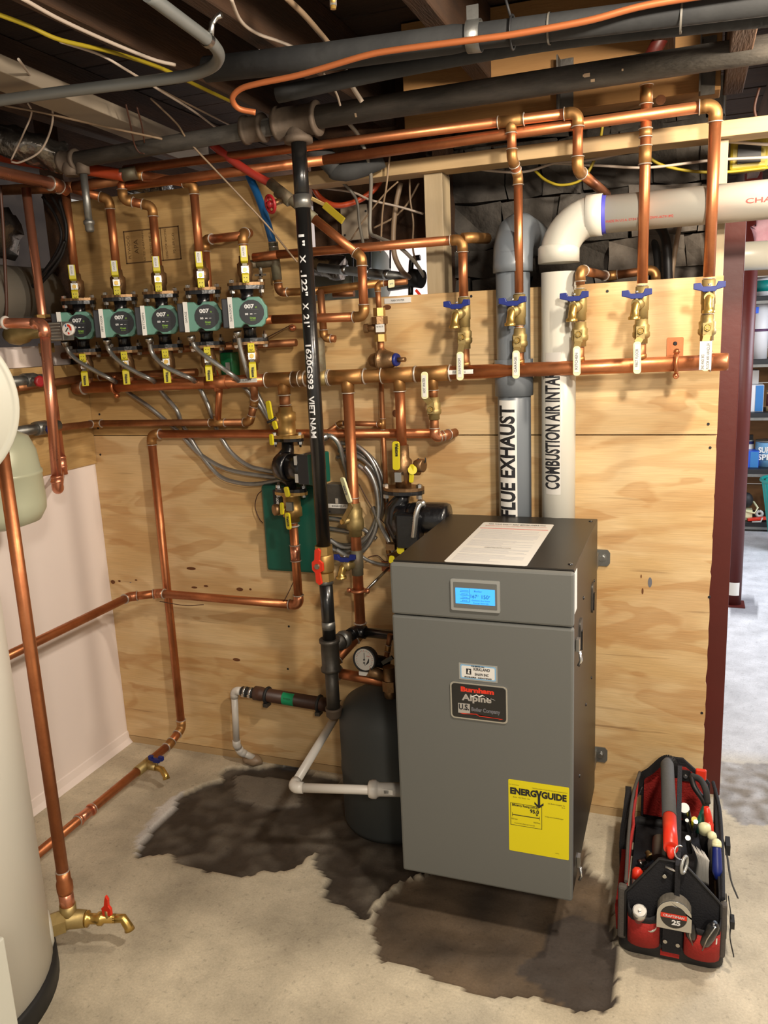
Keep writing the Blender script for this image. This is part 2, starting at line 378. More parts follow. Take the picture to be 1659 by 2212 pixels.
# ------------------------------------------------------------------ pipework
def TP(p):
    return V(p) if isinstance(p, Vector) else P(*p)
def ring(root, p, d, r, m='solder', wdt=0.35, grow=1.10):
    d = V(d).normalized(); w_ = max(0.002, r*wdt*0.5)
    MB().lathe(V(p)-d*w_/2, d, [(0, r*grow*0.95), (w_*0.3, r*grow*1.03), (w_*0.7, r*grow*1.03), (w_, r*grow*0.95)], m, 16).build('solder_joint', root)
def pipe(name, label, cat, pts, r, m='copper', fit='fitting', root=None, bend=1.5, rings=True, ends=(0, 0), group=None, seg=16, grow=1.15):
    pts = [TP(p) for p in pts]
    if root is None: root = thing(name, label, cat, pts[0], group)
    n = len(pts); trim = [0]*n; arcs = [None]*n
    for i in range(1, n-1):
        a = (pts[i-1]-pts[i]).normalized(); b = (pts[i+1]-pts[i]).normalized(); th = a.angle(b)
        if th > radians(172): continue
        R = r*bend; t = min(R/math.tan(th/2), 0.42*min((pts[i-1]-pts[i]).length, (pts[i+1]-pts[i]).length)); R = t*math.tan(th/2)
        bis = (a+b).normalized(); c = pts[i]+bis*(R/sin(th/2)); s0 = pts[i]+a*t; s1 = pts[i]+b*t
        v0 = s0-c; v1 = s1-c; ang = v0.angle(v1); ax = v0.cross(v1).normalized()
        arc = [c+Matrix.Rotation(ang*k/6, 3, ax) @ v0 for k in range(7)]
        trim[i] = t; arcs[i] = (arc, a, b, s0, s1)
    for i in range(n-1):
        d = (pts[i+1]-pts[i]).normalized(); a = pts[i]+d*trim[i]; b = pts[i+1]-d*trim[i+1]
        if (b-a).length > 0.002: MB().cyl(a, b, r, m, seg).build('tube', root)
    for i in range(1, n-1):
        if arcs[i] is None: continue
        arc, a, b, s0, s1 = arcs[i]; so = r*1.1
        if fit:
            e0 = s0+a*so; e1 = s1+b*so
            MB().tube([e0]+arc+[e1], r*grow, fit, seg).build('elbow', root)
            if rings: ring(root, e0, a, r*grow); ring(root, e1, b, r*grow)
        else: MB().tube(arc, r, m, seg).build('bend', root)
    return root
def coupling(root, p, d, r, ln, m='fitting', rings=True, name='coupling', grow=1.15):
    p = TP(p); d = V(d).normalized()
    MB().cyl(p-d*ln/2, p+d*ln/2, r*grow, m, 16).build(name, root)
    if rings: ring(root, p-d*ln/2, d, r*grow); ring(root, p+d*ln/2, d, r*grow)
def tee(root, p, d, bd, r, rb, ln=None, m='fitting', bl=None, rings=True):
    p = TP(p); d = V(d).normalized(); bd = V(bd).normalized(); ln = ln or r*5; bl = bl or r*2.3
    MB().cyl(p-d*ln/2, p+d*ln/2, r*1.15, m, 16).cyl(p, p+bd*bl, rb*1.17, m, 16).build('tee', root)
    if rings:
        ring(root, p-d*ln/2, d, r*1.15); ring(root, p+d*ln/2, d, r*1.15); ring(root, p+bd*bl, bd, rb*1.17)
def cable(name, label, cat, pts, r, m, n=8, seg=6, group=None):
    pts = [TP(p) for p in pts]; o = MB().tube(spline(pts, n), r, m, seg).build(name); return tag(o, label, cat, group)
def armored(label, pts, r=0.0085, m='conduit', group=None, n=14, connector=True):
    pts = [TP(p) for p in pts]; root = thing('flexible_conduit', label, 'conduit', pts[0], group)
    c = spline(pts, n); out = []; rs = []; acc = 0; step = 0.0028; L = 0
    for a, b in zip(c, c[1:]):
        d = (b-a).length
        while L+step <= acc+d: L += step; out.append(a+(b-a)*((L-acc)/d)); rs.append(r if len(out) % 2 else r*0.82)
        acc += d
    MB().tube(out, rs, m, 8).build('armor', root)
    if connector:
        d = (out[3]-out[0]).normalized()
        MB().lathe(out[0]-d*0.004, d, [(0, r*1.5), (0.004, r*1.6), (0.012, r*1.6), (0.014, r*1.25), (0.02, r*1.2)], 'steel', 10).build('connector', root)
    return root
# ================================================================== THE SETTING
def inpoly(x, y, pg):
    c = False; j = len(pg)-1
    for i in range(len(pg)):
        xi, yi = pg[i]; xj, yj = pg[j]
        if (yi > y) != (yj > y) and x < (xj-xi)*(y-yi)/(yj-yi)+xi: c = not c
        j = i
    return c
def fpoly(px): return [tuple(PZ(a, b, 0)[:2]) for a, b in px]
F_PIT_SHADE = fpoly([(285,1852),(330,1775),(392,1712),(470,1688),(500,1655),(640,1650),(760,1690),(880,1740),(950,1860),(850,1900),(790,1985),(700,1930),(690,1830),(620,1880),(540,1893),(440,1885),(370,1845)])  # rough dark pit; right lobe paints in the boiler's shadow on the floor
F_SLAB = fpoly([(505,1668),(640,1680),(650,1735),(580,1742),(510,1722)])
F_PIT2 = fpoly([(800,1990),(870,1895),(1240,1800),(1330,1960),(1325,2195),(1240,2185),(1150,2150),(1010,2130),(920,2098),(830,2072)])
F_WET = fpoly([(1120,2095),(1160,2040),(1190,1990),(1250,1972),(1335,1985),(1330,2200),(1240,2180),(1180,2140)])
F_CRES = fpoly([(286,1860),(300,1800),(345,1742),(395,1704),(393,1716),(375,1745),(335,1785),(310,1815)])
F_GRIT = fpoly([(1548,1640),(1659,1655),(1720,1790),(1600,1780),(1555,1745)])
F_DAMP = fpoly([(1560,1265),(1625,1290),(1640,1330),(1590,1340)])
def lerp3(a, b, t): return tuple(a[i]+(b[i]-a[i])*t for i in range(3))
fcol = dict(base=lin('#c6bba4')[:3], dirty=lin('#a39985')[:3], pit=lin('#3a3128')[:3], pit2=lin('#655543')[:3], slab=lin('#6f675c')[:3], wet=lin('#423a34')[:3],
            white=lin('#c9c5c0')[:3], far=lin('#c9cacd')[:3], grit=lin('#7f776c')[:3], damp=lin('#8e8e92')[:3])
def axis_list(a, b, lo, hi, fine, coarse):
    o = []; x = a
    while x < b: o.append(x); x += fine if lo <= x < hi else coarse
    o.append(b); return o
xs = axis_list(-2.7, 3.2, -2.1, 0.5, 0.0125, 0.12); ys = axis_list(-3.2, 5.2, -1.55, 0.6, 0.0125, 0.12)
vs = []; cols = []
for y in ys:
    for x in xs:
        n1 = noise.noise(V((x*9, y*9, 0))); n2 = noise.noise(V((x*24, y*24, 3))); n3 = noise.noise(V((x*3.2, y*3.2, 5)))
        wx = x+0.030*n1+0.012*n2; wy = y+0.030*noise.noise(V((x*9, y*9, 9)))+0.012*n2
        c = lerp3(fcol['base'], fcol['dirty'], max(0, min(1, 0.35+0.9*n3+0.35*n1))); z = 0.0
        if -2.1 < x < 0.6 and -1.6 < y < 0.9:
            if inpoly(wx, wy, F_PIT_SHADE): c = lerp3(fcol['pit'], fcol['slab'], max(0, min(1, 0.15+0.8*n1+0.5*n2))); z = -0.014+0.006*n2+0.005*n1
            if inpoly(x, y, F_SLAB): c = fcol['slab']; z = -0.006
            if inpoly(wx, wy, F_PIT2): c = lerp3(fcol['pit2'], fcol['pit'], max(0, min(1, 0.3+0.8*n1))); z = -0.016+0.004*n2
            if inpoly(wx, wy, F_WET): c = lerp3(fcol['wet'], fcol['pit'], max(0, min(1, 0.3*n1)))
            if inpoly(x+0.01*n2, y+0.01*n1, F_CRES): c = fcol['white']; z = 0.001
            if inpoly(wx, wy, F_GRIT): c = lerp3(fcol['grit'], fcol['far'], max(0, min(1, 0.25+0.6*n2))); z = -0.002+0.002*n2
        if y > 0.42 and z == 0.0:
            t = min(1, (y-0.42)/0.15); c = lerp3(c, fcol['far'], t)
            if inpoly(x+0.02*n1, y+0.1*n1, F_DAMP): c = fcol['damp']
        vs.append((x, y, z+0.0008*n2)); cols.append(c+(1,))
nx = len(xs); fs = [(j*nx+i, j*nx+i+1, (j+1)*nx+i+1, (j+1)*nx+i) for j in range(len(ys)-1) for i in range(nx-1)]
me = bpy.data.meshes.new('floor'); me.from_pydata(vs, [], fs); at = me.color_attributes.new('wear', 'FLOAT_COLOR', 'POINT')
at.data.foreach_set('color', [k for c in cols for k in c]); me.polygons.foreach_set('use_smooth', [True]*len(fs))
m = bpy.data.materials.new('concrete'); m.use_nodes = True; nt = m.node_tree; b = nt.nodes['Principled BSDF']; b.inputs['Roughness'].default_value = 0.72
ca = nt.nodes.new('ShaderNodeVertexColor'); ca.layer_name = 'wear'; tc = nt.nodes.new('ShaderNodeTexCoord')
def _n(scale, det): n = nt.nodes.new('ShaderNodeTexNoise'); n.inputs['Scale'].default_value = scale; n.inputs['Detail'].default_value = det; n.inputs['Roughness'].default_value = 0.65; nt.links.new(tc.outputs['Object'], n.inputs['Vector']); return n.outputs['Fac']
def _mul(col, fac, lo, hi, a, c):
    r = nt.nodes.new('ShaderNodeMapRange'); r.inputs[1].default_value = lo; r.inputs[2].default_value = hi; r.inputs[3].default_value = a; r.inputs[4].default_value = c; nt.links.new(fac, r.inputs[0])
    x = nt.nodes.new('ShaderNodeVectorMath'); x.operation = 'SCALE'; nt.links.new(col, x.inputs[0]); nt.links.new(r.outputs[0], x.inputs['Scale']); return x.outputs[0]
c_ = _mul(ca.outputs[0], _n(7, 8), 0.35, 0.65, 0.80, 1.12); c_ = _mul(c_, _n(55, 4), 0.30, 0.42, 0.72, 1.0); c_ = _mul(c_, _n(160, 3), 0.3, 0.7, 0.88, 1.1)
nt.links.new(c_, b.inputs['Base Color']); bp = nt.nodes.new('ShaderNodeBump'); bp.inputs['Strength'].default_value = 0.35; bp.inputs['Distance'].default_value = 0.006
nt.links.new(_n(38, 8), bp.inputs['Height']); nt.links.new(bp.outputs[0], b.inputs['Normal']); me.materials.append(m)
floor = bpy.data.objects.new('floor', me); COL.objects.link(floor); floor['kind'] = 'structure'

def struct(name): o = bpy.data.objects.new(name, None); COL.objects.link(o); o['kind'] = 'structure'; return o
# ---- plywood wall
XL, XR = -2.10, 0.087
ZS = 1.2575
wb = struct('wall_back')
def panel(x0, x1, z0, z1, m, par, ths=0.018, y=0.0): return MB().box(((x0+x1)/2, y+ths/2, (z0+z1)/2), (x1-x0, ths, z1-z0), m).build('plywood_panel', par, bevel=0.0012, bseg=1)
XT = P(668, 600, 0).x; ZT = P(940, 634, 0).z; ZTL = P(400, 405, 0).z
# lower sheet with the ragged right edge of the photograph
mb = MB(); edge = []
z = 0.03; random.seed(3)
while z < ZS-0.01: edge.append((XR+random.choice((0, 0, 0, 0, -0.0015, -0.003)), z)); z += random.uniform(0.01, 0.03)
poly = [(XL, 0.03), (XR, 0.03)] + edge + [(XR, ZS-0.0015), (XL, ZS-0.0015)]
mb.prism(poly, (0, 0, 0), (1, 0, 0), (0, 0, 1), (0, 0.018, 0), 'plywood'); mb.build('plywood_panel', wb)
panel(XT+0.0015, XR, ZS+0.0015, ZT, 'plywood', wb); panel(XL, XT-0.0015, ZS+0.0015, ZTL, 'plywood_shaded', wb)
MB().box(((XL+XR)/2, 0.009, 0.014), (XR-XL, 0.02, 0.028), 'pine').build('sill_board', wb)
MB().box(((XL+XR)/2-.02, 0.026, 0.83), (XR-XL, 0.012, 1.62), 'old_joist').build('light_stop_board', wb)  # added unseen board, stops light leaking through the sheet seam
MB().box((XL-.045, 0.02, 1.25), (.1, 0.03, 2.4), 'old_joist').build('light_stop_board', wb)  # added unseen board, keeps light from leaking in at the left corner
for x, y in ((1137,651),(1312,629),(1530,916),(1534,967),(1541,629),(1516,1540),(215,895),(212,925),(217,982),(624,1353),(622,1445),(1532,1290),(1018,530+110)):
    p = P(x, y, 0); MB().cyl((p.x, -0.0012, p.z), (p.x, 0.004, p.z), 0.0042, 'ink', 8).build('screw', wb)
mat('knot', '#5a3214', 0.8, 0, 0.6, 60, '#7a4a22')
for x, y, a, c in ((413,1228,.020,.006),(518,1273,.014,.007),(445,1266,.010,.004),(420,1269,.013,.004),(511,1425,.016,.006),(244,1257,.010,.008),(258,1255,.006,.004),(294,1253,.006,.003),(282,1258,.004,.002),(836,664,.014,.008),(853,893,.008,.012),(541,1273,.005,.004),(1404,1258,.006,.016),(1388,1277,.003,.010),(1385,1245,.002,.006)):
    p = P(x, y, 0); MB().lathe((p.x, 0.0035, p.z), (0, -1, 0), [(0, 1), (0.0042, 1)], 'knot' if y != 1258 else 'ink_grey', 14).build('knot', wb)
    o = wb.children[-1]
    k = [q for q in bpy.data.objects if q.name.startswith('knot')][-1]
    for v_ in k.data.vertices: v_.co.x = p.x+(v_.co.x-p.x)*a; v_.co.z = p.z+(v_.co.z-p.z)*c
# printed grade stamp on the upper sheet
def stamp():
    a, b_, c, d = P(264,504,0), P(383,487,0), P(394,553,0), P(277,574,0)
    ce = (a+b_+c+d)/4; ux = (b_-a).normalized(); uz = V((0, 0, 1)); mb = MB(); mat('stamp_ink', '#5f4526', 0.8)
    W = (b_-a).length; H = (d-a).length
    ux = V((1, 0, 0)); 
    for (x0, z0, x1, z1) in ((-W/2,-H/2,W/2,-H/2+.004),(-W/2,H/2-.004,W/2,H/2),(-W/2,-H/2,-W/2+.004,H/2),(W/2-.004,-H/2,W/2,H/2),(W*.17,-H/2,W*.18,H/2)):
        mb.box((ce.x+(x0+x1)/2, -0.0006, ce.z+(z0+z1)/2), (x1-x0, 0.0012, z1-z0), 'stamp_ink')
    g = mb.build('grade_stamp', wb)
    for k, (s_, t_) in enumerate((('PLYWOOD', .022), ('APA', .036), ('RATED SHEATHING', .016), ('EXPOSURE 1', .022), ('THICKNESS 0.703 IN', .015), ('SIZED FOR SPACING', .015), ('PS 1-09 C-D', .018))):
        text('lettering', s_, t_*0.72, 'stamp_ink', (ce.x-W*.42+k*W*.135, -0.0004, ce.z), (0, 0, 1), (-1, 0, 0), g)
stamp()

# ---- framing above the sheets
fr = struct('trim_1')
MB().box(((P(660,405,0).x+0.9)/2, 0.028, 2.069), (0.9-P(660,405,0).x, 0.088, 0.040), 'pine').build('header_board', fr, bevel=0.002)
for x0, x1, z1 in ((P(919,630,0).x, P(958,630,0).x, 2.049), (P(1539,560,0).x, XR-0.001, 2.049)):
    MB().box(((x0+x1)/2, 0.064, (ZT-0.3+z1)/2), (x1-x0, 0.088, z1-ZT+0.3), 'pine_post').build('stud', fr, bevel=0.002)
# ---- left wall
mat('beam_dark', '#5a5048', 0.85, 0, 0.5, 4, '#3e3630')
wl = struct('wall_left')
zb = PX(205, 1001, XL).z; zt = PX(190, 785, XL).z
MB().box((XL-0.05, -1.4, zb/2), (0.1, 2.8, zb), 'drywall').build('wall_panel', wl)
MB().box((XL-0.04, -1.4, (zb+zt)/2), (0.1, 2.796, zt-zb-0.002), 'plywood_shaded').build('plywood_panel', wl)
MB().box((XL-0.42, -1.4, 2.0), (0.1, 3.6, 1.5), 'beam_dark').build('wall_panel', wl)
MB().box((XL-0.075, -1.4, zt+0.035), (0.05, 2.79, 0.07), 'drywall').build('wall_panel', wl)
bl = MB(); bl.prism([(0, 0), (0.022, 0), (0.008, 0.018), (0.004, 0.045), (0, 0.048)], (XL, -2.8, 0), (1, 0, 0), (0, 0, 1), (0, 2.8, 0), 'drywall')
o = bl.build('baseboard_left'); o['kind'] = 'structure'
# rear filler between left corner and above
# ---- stone foundation behind the right half
ws = struct('wall_rear'); random.seed(11)
X0, X1, Z0, Z1 = P(985, 500, .30).x, 0.085, 1.0, 2.25
MB().box(((X0+X1)/2, 0.42, (Z0+Z1)/2), (X1-X0, 0.16, Z1-Z0), 'mortar').build('mortar_bed', ws)
z = Z0; row = 0
while z < Z1-0.02:
    h = random.uniform(0.06, 0.15); x = X0-random.uniform(0, .1)
    while x < X1-0.02:
        wd = random.uniform(0.09, 0.24); wd = min(wd, X1-x); bm = bmesh.new(); bmesh.ops.create_cube(bm, size=1)
        bmesh.ops.subdivide_edges(bm, edges=bm.edges[:], cuts=1, use_grid_fill=True)
        for v in bm.verts:
            v.co = V((v.co.x*(wd-0.004), v.co.y*0.10, v.co.z*(h-0.004))); k = noise.noise_vector(v.co*9+V((x*7, row, z*5)))*0.022; v.co += V((k.x, k.y*1.5, k.z))
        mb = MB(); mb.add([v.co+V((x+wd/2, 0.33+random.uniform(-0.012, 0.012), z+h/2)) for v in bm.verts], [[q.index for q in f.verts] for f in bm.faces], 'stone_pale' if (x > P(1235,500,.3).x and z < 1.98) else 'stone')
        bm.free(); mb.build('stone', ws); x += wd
    z += h; row += 1
# ---- ceiling: boards, joists, tan beam
ce = struct('ceiling')
x = -2.9; k = 0
while x < 3.2:
    pass
    x += 10
y = -3.2
while y < 5.1:
    MB().box((0.15, y+0.07, 2.47+random.uniform(0, 0.006)), (6.1, 0.132, 0.02), 'subfloor').build('subfloor_board', ce); y += 0.14
for x in (-2.72, -2.28, -1.88, -1.28, -0.98, -0.57, -0.08, 0.28, 0.72, 1.15, 1.6, 2.1):
    MB().box((x, 0.95, 2.365), (0.05, 8.3, 0.19), 'old_joist').build('joist', ce, bevel=0.003, bseg=1)
xa, xb = P(872, 190, -.02).x, P(1558, 150, -.02).x; zb_ = P(1350, 222, -.02).z
MB().box(((xa+xb)/2, 0.02, (zb_+2.455)/2), (xb-xa, 0.09, 2.455-zb_), 'beam_tan').build('beam', ce, bevel=0.002)
for px_ in (1225, 1530):
    q = P(px_, 160, -.025); MB().box((q.x, -0.028, zb_+0.06), (0.035, 0.004, 0.14), 'iron_grey').box((q.x-0.02, -0.05, zb_+0.06), (0.004, 0.05, 0.14), 'iron_grey').build('joist_hanger', ce)
q0 = P(1558,240,-.05).x; MB().box((q0+0.03, -0.2, 2.30), (0.05, 0.55, 0.26), 'old_joist').build('joist', ce, bevel=0.003)
MB().box((-0.63, 0.35, 2.25), (0.70, 0.03, 0.40), 'old_joist').build('rim_board', ce)
# pale board running back between the left joists
pb = [PZ(2,110,2.22), PZ(395,312,2.22), PZ(345,345,2.22), PZ(2,200,2.22)]
mb = MB(); mb.beam((pb[0]+pb[3])/2+V((-.02,-.35,.02)), (pb[1]+pb[2])/2+V((0.02,0.12,0.02)), 0.11, 0.04, 'board_pale'); mb.build('pale_board', ce, bevel=0.003)
# ---- rooms beyond
wf = struct('wall_far')
for k in range(9): MB().box((0.25+1.45, 4.62, 0.14+k*0.27), (5.0, 0.03, 0.262), 'wood_shelf_back').build('plank', wf)
wr = struct('wall_right'); MB().box((3.15, 1.5, 1.2), (0.06, 6.4, 2.5), 'drywall').build('wall_panel', wr)
MB().box((-1.35, 2.35, 1.2), (2.9, 0.06, 2.5), 'drywall').build('wall_panel', wf)
MB().box((0.08, 3.5, 1.2), (0.06, 2.3, 2.5), 'drywall').build('wall_panel', wf)
# ================================================================== BOILER
def fit_text(name, s, wdt, hgt, m, o, ux, uy, parent, bold=0.0, **k):
    """lettering scaled to a measured width and cap height"""
    size = hgt/0.72; bm = text_geo(s, size, 1, bold); xx = [v.co.x for v in bm.verts]; bm.free()
    L = (max(xx)-min(xx)) if xx else 1
    return text(name, s, size, m, o, ux, uy, parent, xs=wdt/L, bold=bold, **k)
def fit_cyl(name, s, wdt, hgt, m, o, ax, nrm, r, parent, bold=0.0, **k):
    size = hgt/0.72; bm = text_geo(s, size, 1, bold); xx = [v.co.x for v in bm.verts]; bm.free()
    return text_cyl(name, s, size, m, o, ax, nrm, r, parent, xs=wdt/(max(xx)-min(xx)), bold=bold, **k)
BX0, BX1, BY0, BY1, BZ0, BZ1 = -0.683, -0.230, -0.658, -0.10, 0.153, 1.023
bz = P(1237, 1358, BY0).z
boiler = thing('boiler', 'grey fronted boiler with black top and lit blue display, hung on the plywood', 'boiler', ((BX0+BX1)/2, -0.38, BZ0))
MB().box(((BX0+BX1)/2, (BY0+.022+BY1)/2, (BZ0+BZ1)/2), (BX1-BX0-.004, BY1-BY0-.022, BZ1-BZ0), 'boiler_black').build('casing', boiler, 'black steel casing', bevel=0.002)
ctrl = MB().box(((BX0+BX1)/2, BY0+.011, (bz+.0015+BZ1-.003)/2), (BX1-BX0, .022, BZ1-.003-bz-.0015), 'boiler_grey').build('control_panel', boiler, 'grey upper front panel', bevel=0.006)
door = MB().box(((BX0+BX1)/2, BY0+.011, (bz-.0015+BZ0)/2), (BX1-BX0, .022, bz-.0015-BZ0), 'boiler_grey').build('front_door', boiler, 'grey lower front door', bevel=0.006)
yf = BY0
def quadbox(pxs, mtl, name, parent, th=0.004, y=yf, r=0.004, label=None):
    q = [P(a, b, y) for a, b in pxs]; x0 = (q[0].x+q[3].x)/2; x1 = (q[1].x+q[2].x)/2; z1 = (q[0].z+q[1].z)/2; z0 = (q[2].z+q[3].z)/2
    o = MB().prism(rnd(x1-x0, z1-z0, r), ((x0+x1)/2, y, (z0+z1)/2), (1, 0, 0), (0, 0, 1), (0, -th, 0), mtl).build(name, parent, label)
    return o, x0, x1, z0, z1
bez, x0, x1, z0, z1 = quadbox([(974,1248),(1081,1256),(1081,1324),(976,1315)], 'bezel', 'display', boiler, 0.006, label='silver display bezel')
MB().prism(rnd(x1-x0-.014, z1-z0-.014, .002), ((x0+x1)/2, yf-.006, (z0+z1)/2), (1,0,0), (0,0,1), (0,-.0006,0), 'boiler_grey').build('bezel_face', bez)
sc, x0, x1, z0, z1 = quadbox([(985,1267),(1071,1273),(1070,1307),(986,1301)], 'lcd', 'screen', bez, 0.0075, r=.001, label='lit blue screen')
cx, cz, W, H = (x0+x1)/2, (z0+z1)/2, x1-x0, z1-z0
UX, UZ = (1,0,0), (0,0,1)
ys_ = yf-.0076
for s_, u0, u1, v, hh in (('167', .38, .54, .50, .24), ('150', .66, .83, .50, .24), ('F', .57, .59, .55, .10), ('Boiler', .48, .68, .84, .10), ('F', .86, .88, .55, .10), ('Domestic Hot Water', .42, .88, .26, .08), ('Energy Save On', .46, .84, .10, .08),
                         ('Monitor', .14, .34, .86, .07), ('Setup', .16, .32, .65, .07), ('Help', .17, .31, .43, .07), ('Exit', .18, .30, .22, .07)):
    fit_text('lettering', s_, W*(u1-u0), H*hh, 'ink_lcd', (x0+W*(u0+u1)/2, ys_, z0+H*v), UX, UZ, bez)
mb = MB()
for k in range(4):
    zz = z0+H*(.13+.215*k); mb.box((x0+W*.24, ys_, zz), (W*.24, .0004, .0008), 'ink_lcd'); mb.box((x0+W*.365, ys_, zz+H*.09), (.0009, .0004, H*.19), 'ink_lcd')
mb.build('button_outline', bez)
# service sticker
st, x0, x1, z0, z1 = quadbox([(991,1430),(1075,1440),(1074.5,1476),(992,1466)], 'bezel', 'service_sticker', boiler, 0.001, r=.001, label='silver service sticker with blue border')
cx, cz, W, H = (x0+x1)/2, (z0+z1)/2, x1-x0, z1-z0
MB().prism(rnd(W*.92, H*.84, .004), (cx, yf-.001, cz), UX, UZ, (0,-.0003,0), 'sticker_blue').prism(rnd(W*.86, H*.70, .003), (cx, yf-.0013, cz), UX, UZ, (0,-.0003,0), 'label_white').build('border', st)
MB().box((cx-W*.24, yf-.0018, cz+H*.03), (W*.13, .0004, H*.34), 'ink').prism([(-.3,-.4),(.35,-.4),(.1,0),(.4,.2),(-.1,.42)], (cx-W*.24, yf-.002, cz+H*.03), (W*.11,0,0), (0,0,H*.3), (0,-.0003,0), 'label_white').build('emblem', st)
for s_, w_, v, hh in (('FOR SERVICE CALL', .34, .37, .07), ('KIRKLAND', .42, .20, .17), ('SHAW INC', .36, -.10, .16), ('BOILERS  HEATING', .70, -.30, .07)):
    fit_text('lettering', s_, W*w_, H*hh, 'ink', (cx+W*(.10 if 'S' != s_[0] or s_ == 'SHAW INC' else 0)-(W*.1 if s_[0] in 'FB' else 0), yf-.0018, cz+H*v), UX, UZ, st, bold=0.0002)
# maker's badge
bd, x0, x1, z0, z1 = quadbox([(972,1469.5),(1097,1483),(1097.5,1563),(976,1548)], 'badge_chrome', 'badge', boiler, 0.004, r=.010, label='chrome edged black badge')
cx, cz, W, H = (x0+x1)/2, (z0+z1)/2, x1-x0, z1-z0
MB().prism(rnd(W-.008, H-.008, .008), (cx, yf-.004, cz), UX, UZ, (0,-.001,0), 'badge_black').build('face', bd)
yb = yf-.0051
fit_text('lettering', 'Burnham', W*.58, H*.125, 'red_plastic', (cx-W*.02, yb, cz+H*.32), UX, UZ, bd, bold=.0009)
fit_text('lettering', 'Alpine', W*.52, H*.17, 'badge_silver', (cx-W*.03, yb, cz+H*.10), UX, UZ, bd, bold=.0008)
MB().prism([(-.12,.12),(.02,.24),(.07,.19),(.13,.25),(.24,.12),(.30,.15),(.38,.10),(.28,.12),(.24,.15),(.14,.21),(.08,.15),(.02,.20),(-.05,.14)], (cx-W*.05, yb-.0004, cz+H*.03), (W*.9,0,0), (0,0,H*.8), (0,-.0004,0), 'label_white').build('mountain_mark', bd)
MB().box((cx-W*.26, yb, cz-H*.20), (W*.21, .0008, H*.27), 'badge_silver').build('logo_block', bd)
fit_text('lettering', 'U.S.', W*.18, H*.15, 'ink', (cx-W*.26, yb-.0005, cz-H*.17), UX, UZ, bd, bold=.0006)
fit_text('lettering', 'Boiler Company', W*.50, H*.105, 'ink_grey', (cx+W*.12, yb, cz-H*.20), UX, UZ, bd, bold=.0005)
MB().prism([(-.36,-.005),(-.05,.012),(-.06,-.012),(.40,-.03),(.32,-.055),(.36,-.035),(-.02,-.03),(-.03,.0),(-.30,-.018)], (cx+W*.02, yb, cz-H*.33), (W,0,0), (0,0,W), (0,-.0004,0), 'red_plastic').build('swoosh', bd)
# yellow energy label
el, x0, x1, z0, z1 = quadbox([(1098,1682),(1230,1702),(1228.5,1858),(1100,1836)], 'energy_yellow', 'energy_label', boiler, 0.0008, r=.003, label='yellow energy label')
W, H = x1-x0, z1-z0; ye = yf-.0009
def et(s_, u0, u1, v, hh, bold=0): fit_text('lettering', s_, W*(u1-u0), H*hh, 'ink', (x0+W*(u0+u1)/2, ye, z0+H*v), UX, UZ, el, bold=bold)
et('ENERG', .03, .47, .845, .085, .0012); et('GUIDE', .55, .96, .845, .085, .0012)
MB().prism([(-.02,.30),(-.055,.42),(-.02,.42),(0,.34),(.02,.42),(.055,.42),(.02,.30),(.02,.10),(.075,.16),(.075,.11),(0,.03),(-.075,.11),(-.075,.16),(-.02,.10)], (x0+W*.51, ye, z0+H*.64), (W,0,0), (0,0,H*.62), (0,-.0004,0), 'ink').build('arrow_letter_y', el)
et('U.S. Government', .02, .18, .935, .012); et('Federal law prohibits removal of this label before consumer purchase', .40, .97, .925, .014); et('Boiler  Hot Water  Gas', .08, .36, .765, .016); et('U.S. Boiler Company, Inc.', .66, .94, .745, .018); et('ALP', .88, .94, .715, .014)
mb = MB()
for a, b_, c, d in ((.03,.37,.56,.375),(.03,.675,.56,.68),(.03,.37,.038,.68),(.552,.37,.56,.68),(.06,.512,.52,.522),(.06,.49,.066,.545),(.514,.49,.52,.545)):
    mb.box((x0+W*(a+c)/2, ye, z0+H*(b_+d)/2), (W*(c-a), .0005, H*(d-b_)), 'ink')
mb.prism([(-.02,.02),(.02,.02),(0,-.018)], (x0+W*.475, ye, z0+H*.553), (W,0,0), (0,0,W), (0,-.0004,0), 'ink'); mb.build('rating_frame', el)
et('Efficiency Rating (AFUE)', .06, .50, .655, .03, .0002); et('95.0', .36, .51, .60, .05, .0005)
et('82.0 Least', .05, .15, .46, .02); et('96.8 Most', .42, .53, .45, .02); et('For gas-fired boilers, efficiency range of similar models', .10, .44, .405, .016); et('For energy cost info, visit productinfo.energy.gov', .61, .91, .56, .018); et('103258-01', .78, .84, .07, .012)
# sheet on the top
q = [PZ(1041,1128,BZ1), PZ(1193,1133.5,BZ1), PZ(1142.6,1224,BZ1), PZ(963.8,1213.7,BZ1)]
tx0, tx1, ty0, ty1 = (q[0].x+q[3].x)/2, (q[1].x+q[2].x)/2, (q[2].y+q[3].y)/2, (q[0].y+q[1].y)/2
W, H = tx1-tx0, ty1-ty0
sh = MB().prism(rnd(W, H, .008), ((tx0+tx1)/2, (ty0+ty1)/2, BZ1), (1,0,0), (0,1,0), (0,0,.0008), 'paper_white').build('instruction_sheet', boiler, 'white printed instruction sheet')
zs = BZ1+.001
MB().box(((tx0+tx1)/2, ty1-H*.17, zs), (W*.94, .004, .0004), 'ink_red').build('red_rule', sh)
fit_text('lettering', 'FOR YOUR SAFETY READ BEFORE OPERATING', W*.80, H*.028, 'ink', ((tx0+tx1)/2, ty1-H*.055, zs), (1,0,0), (0,1,0), sh)
fit_text('lettering', 'WARNING: If you do not follow these instructions exactly, a fire or explosion', W*.86, H*.016, 'ink_red', ((tx0+tx1)/2, ty1-H*.10, zs), (1,0,0), (0,1,0), sh)
mb = MB(); random.seed(5)
mat('ink_faint', '#a9a8aa', 0.6)
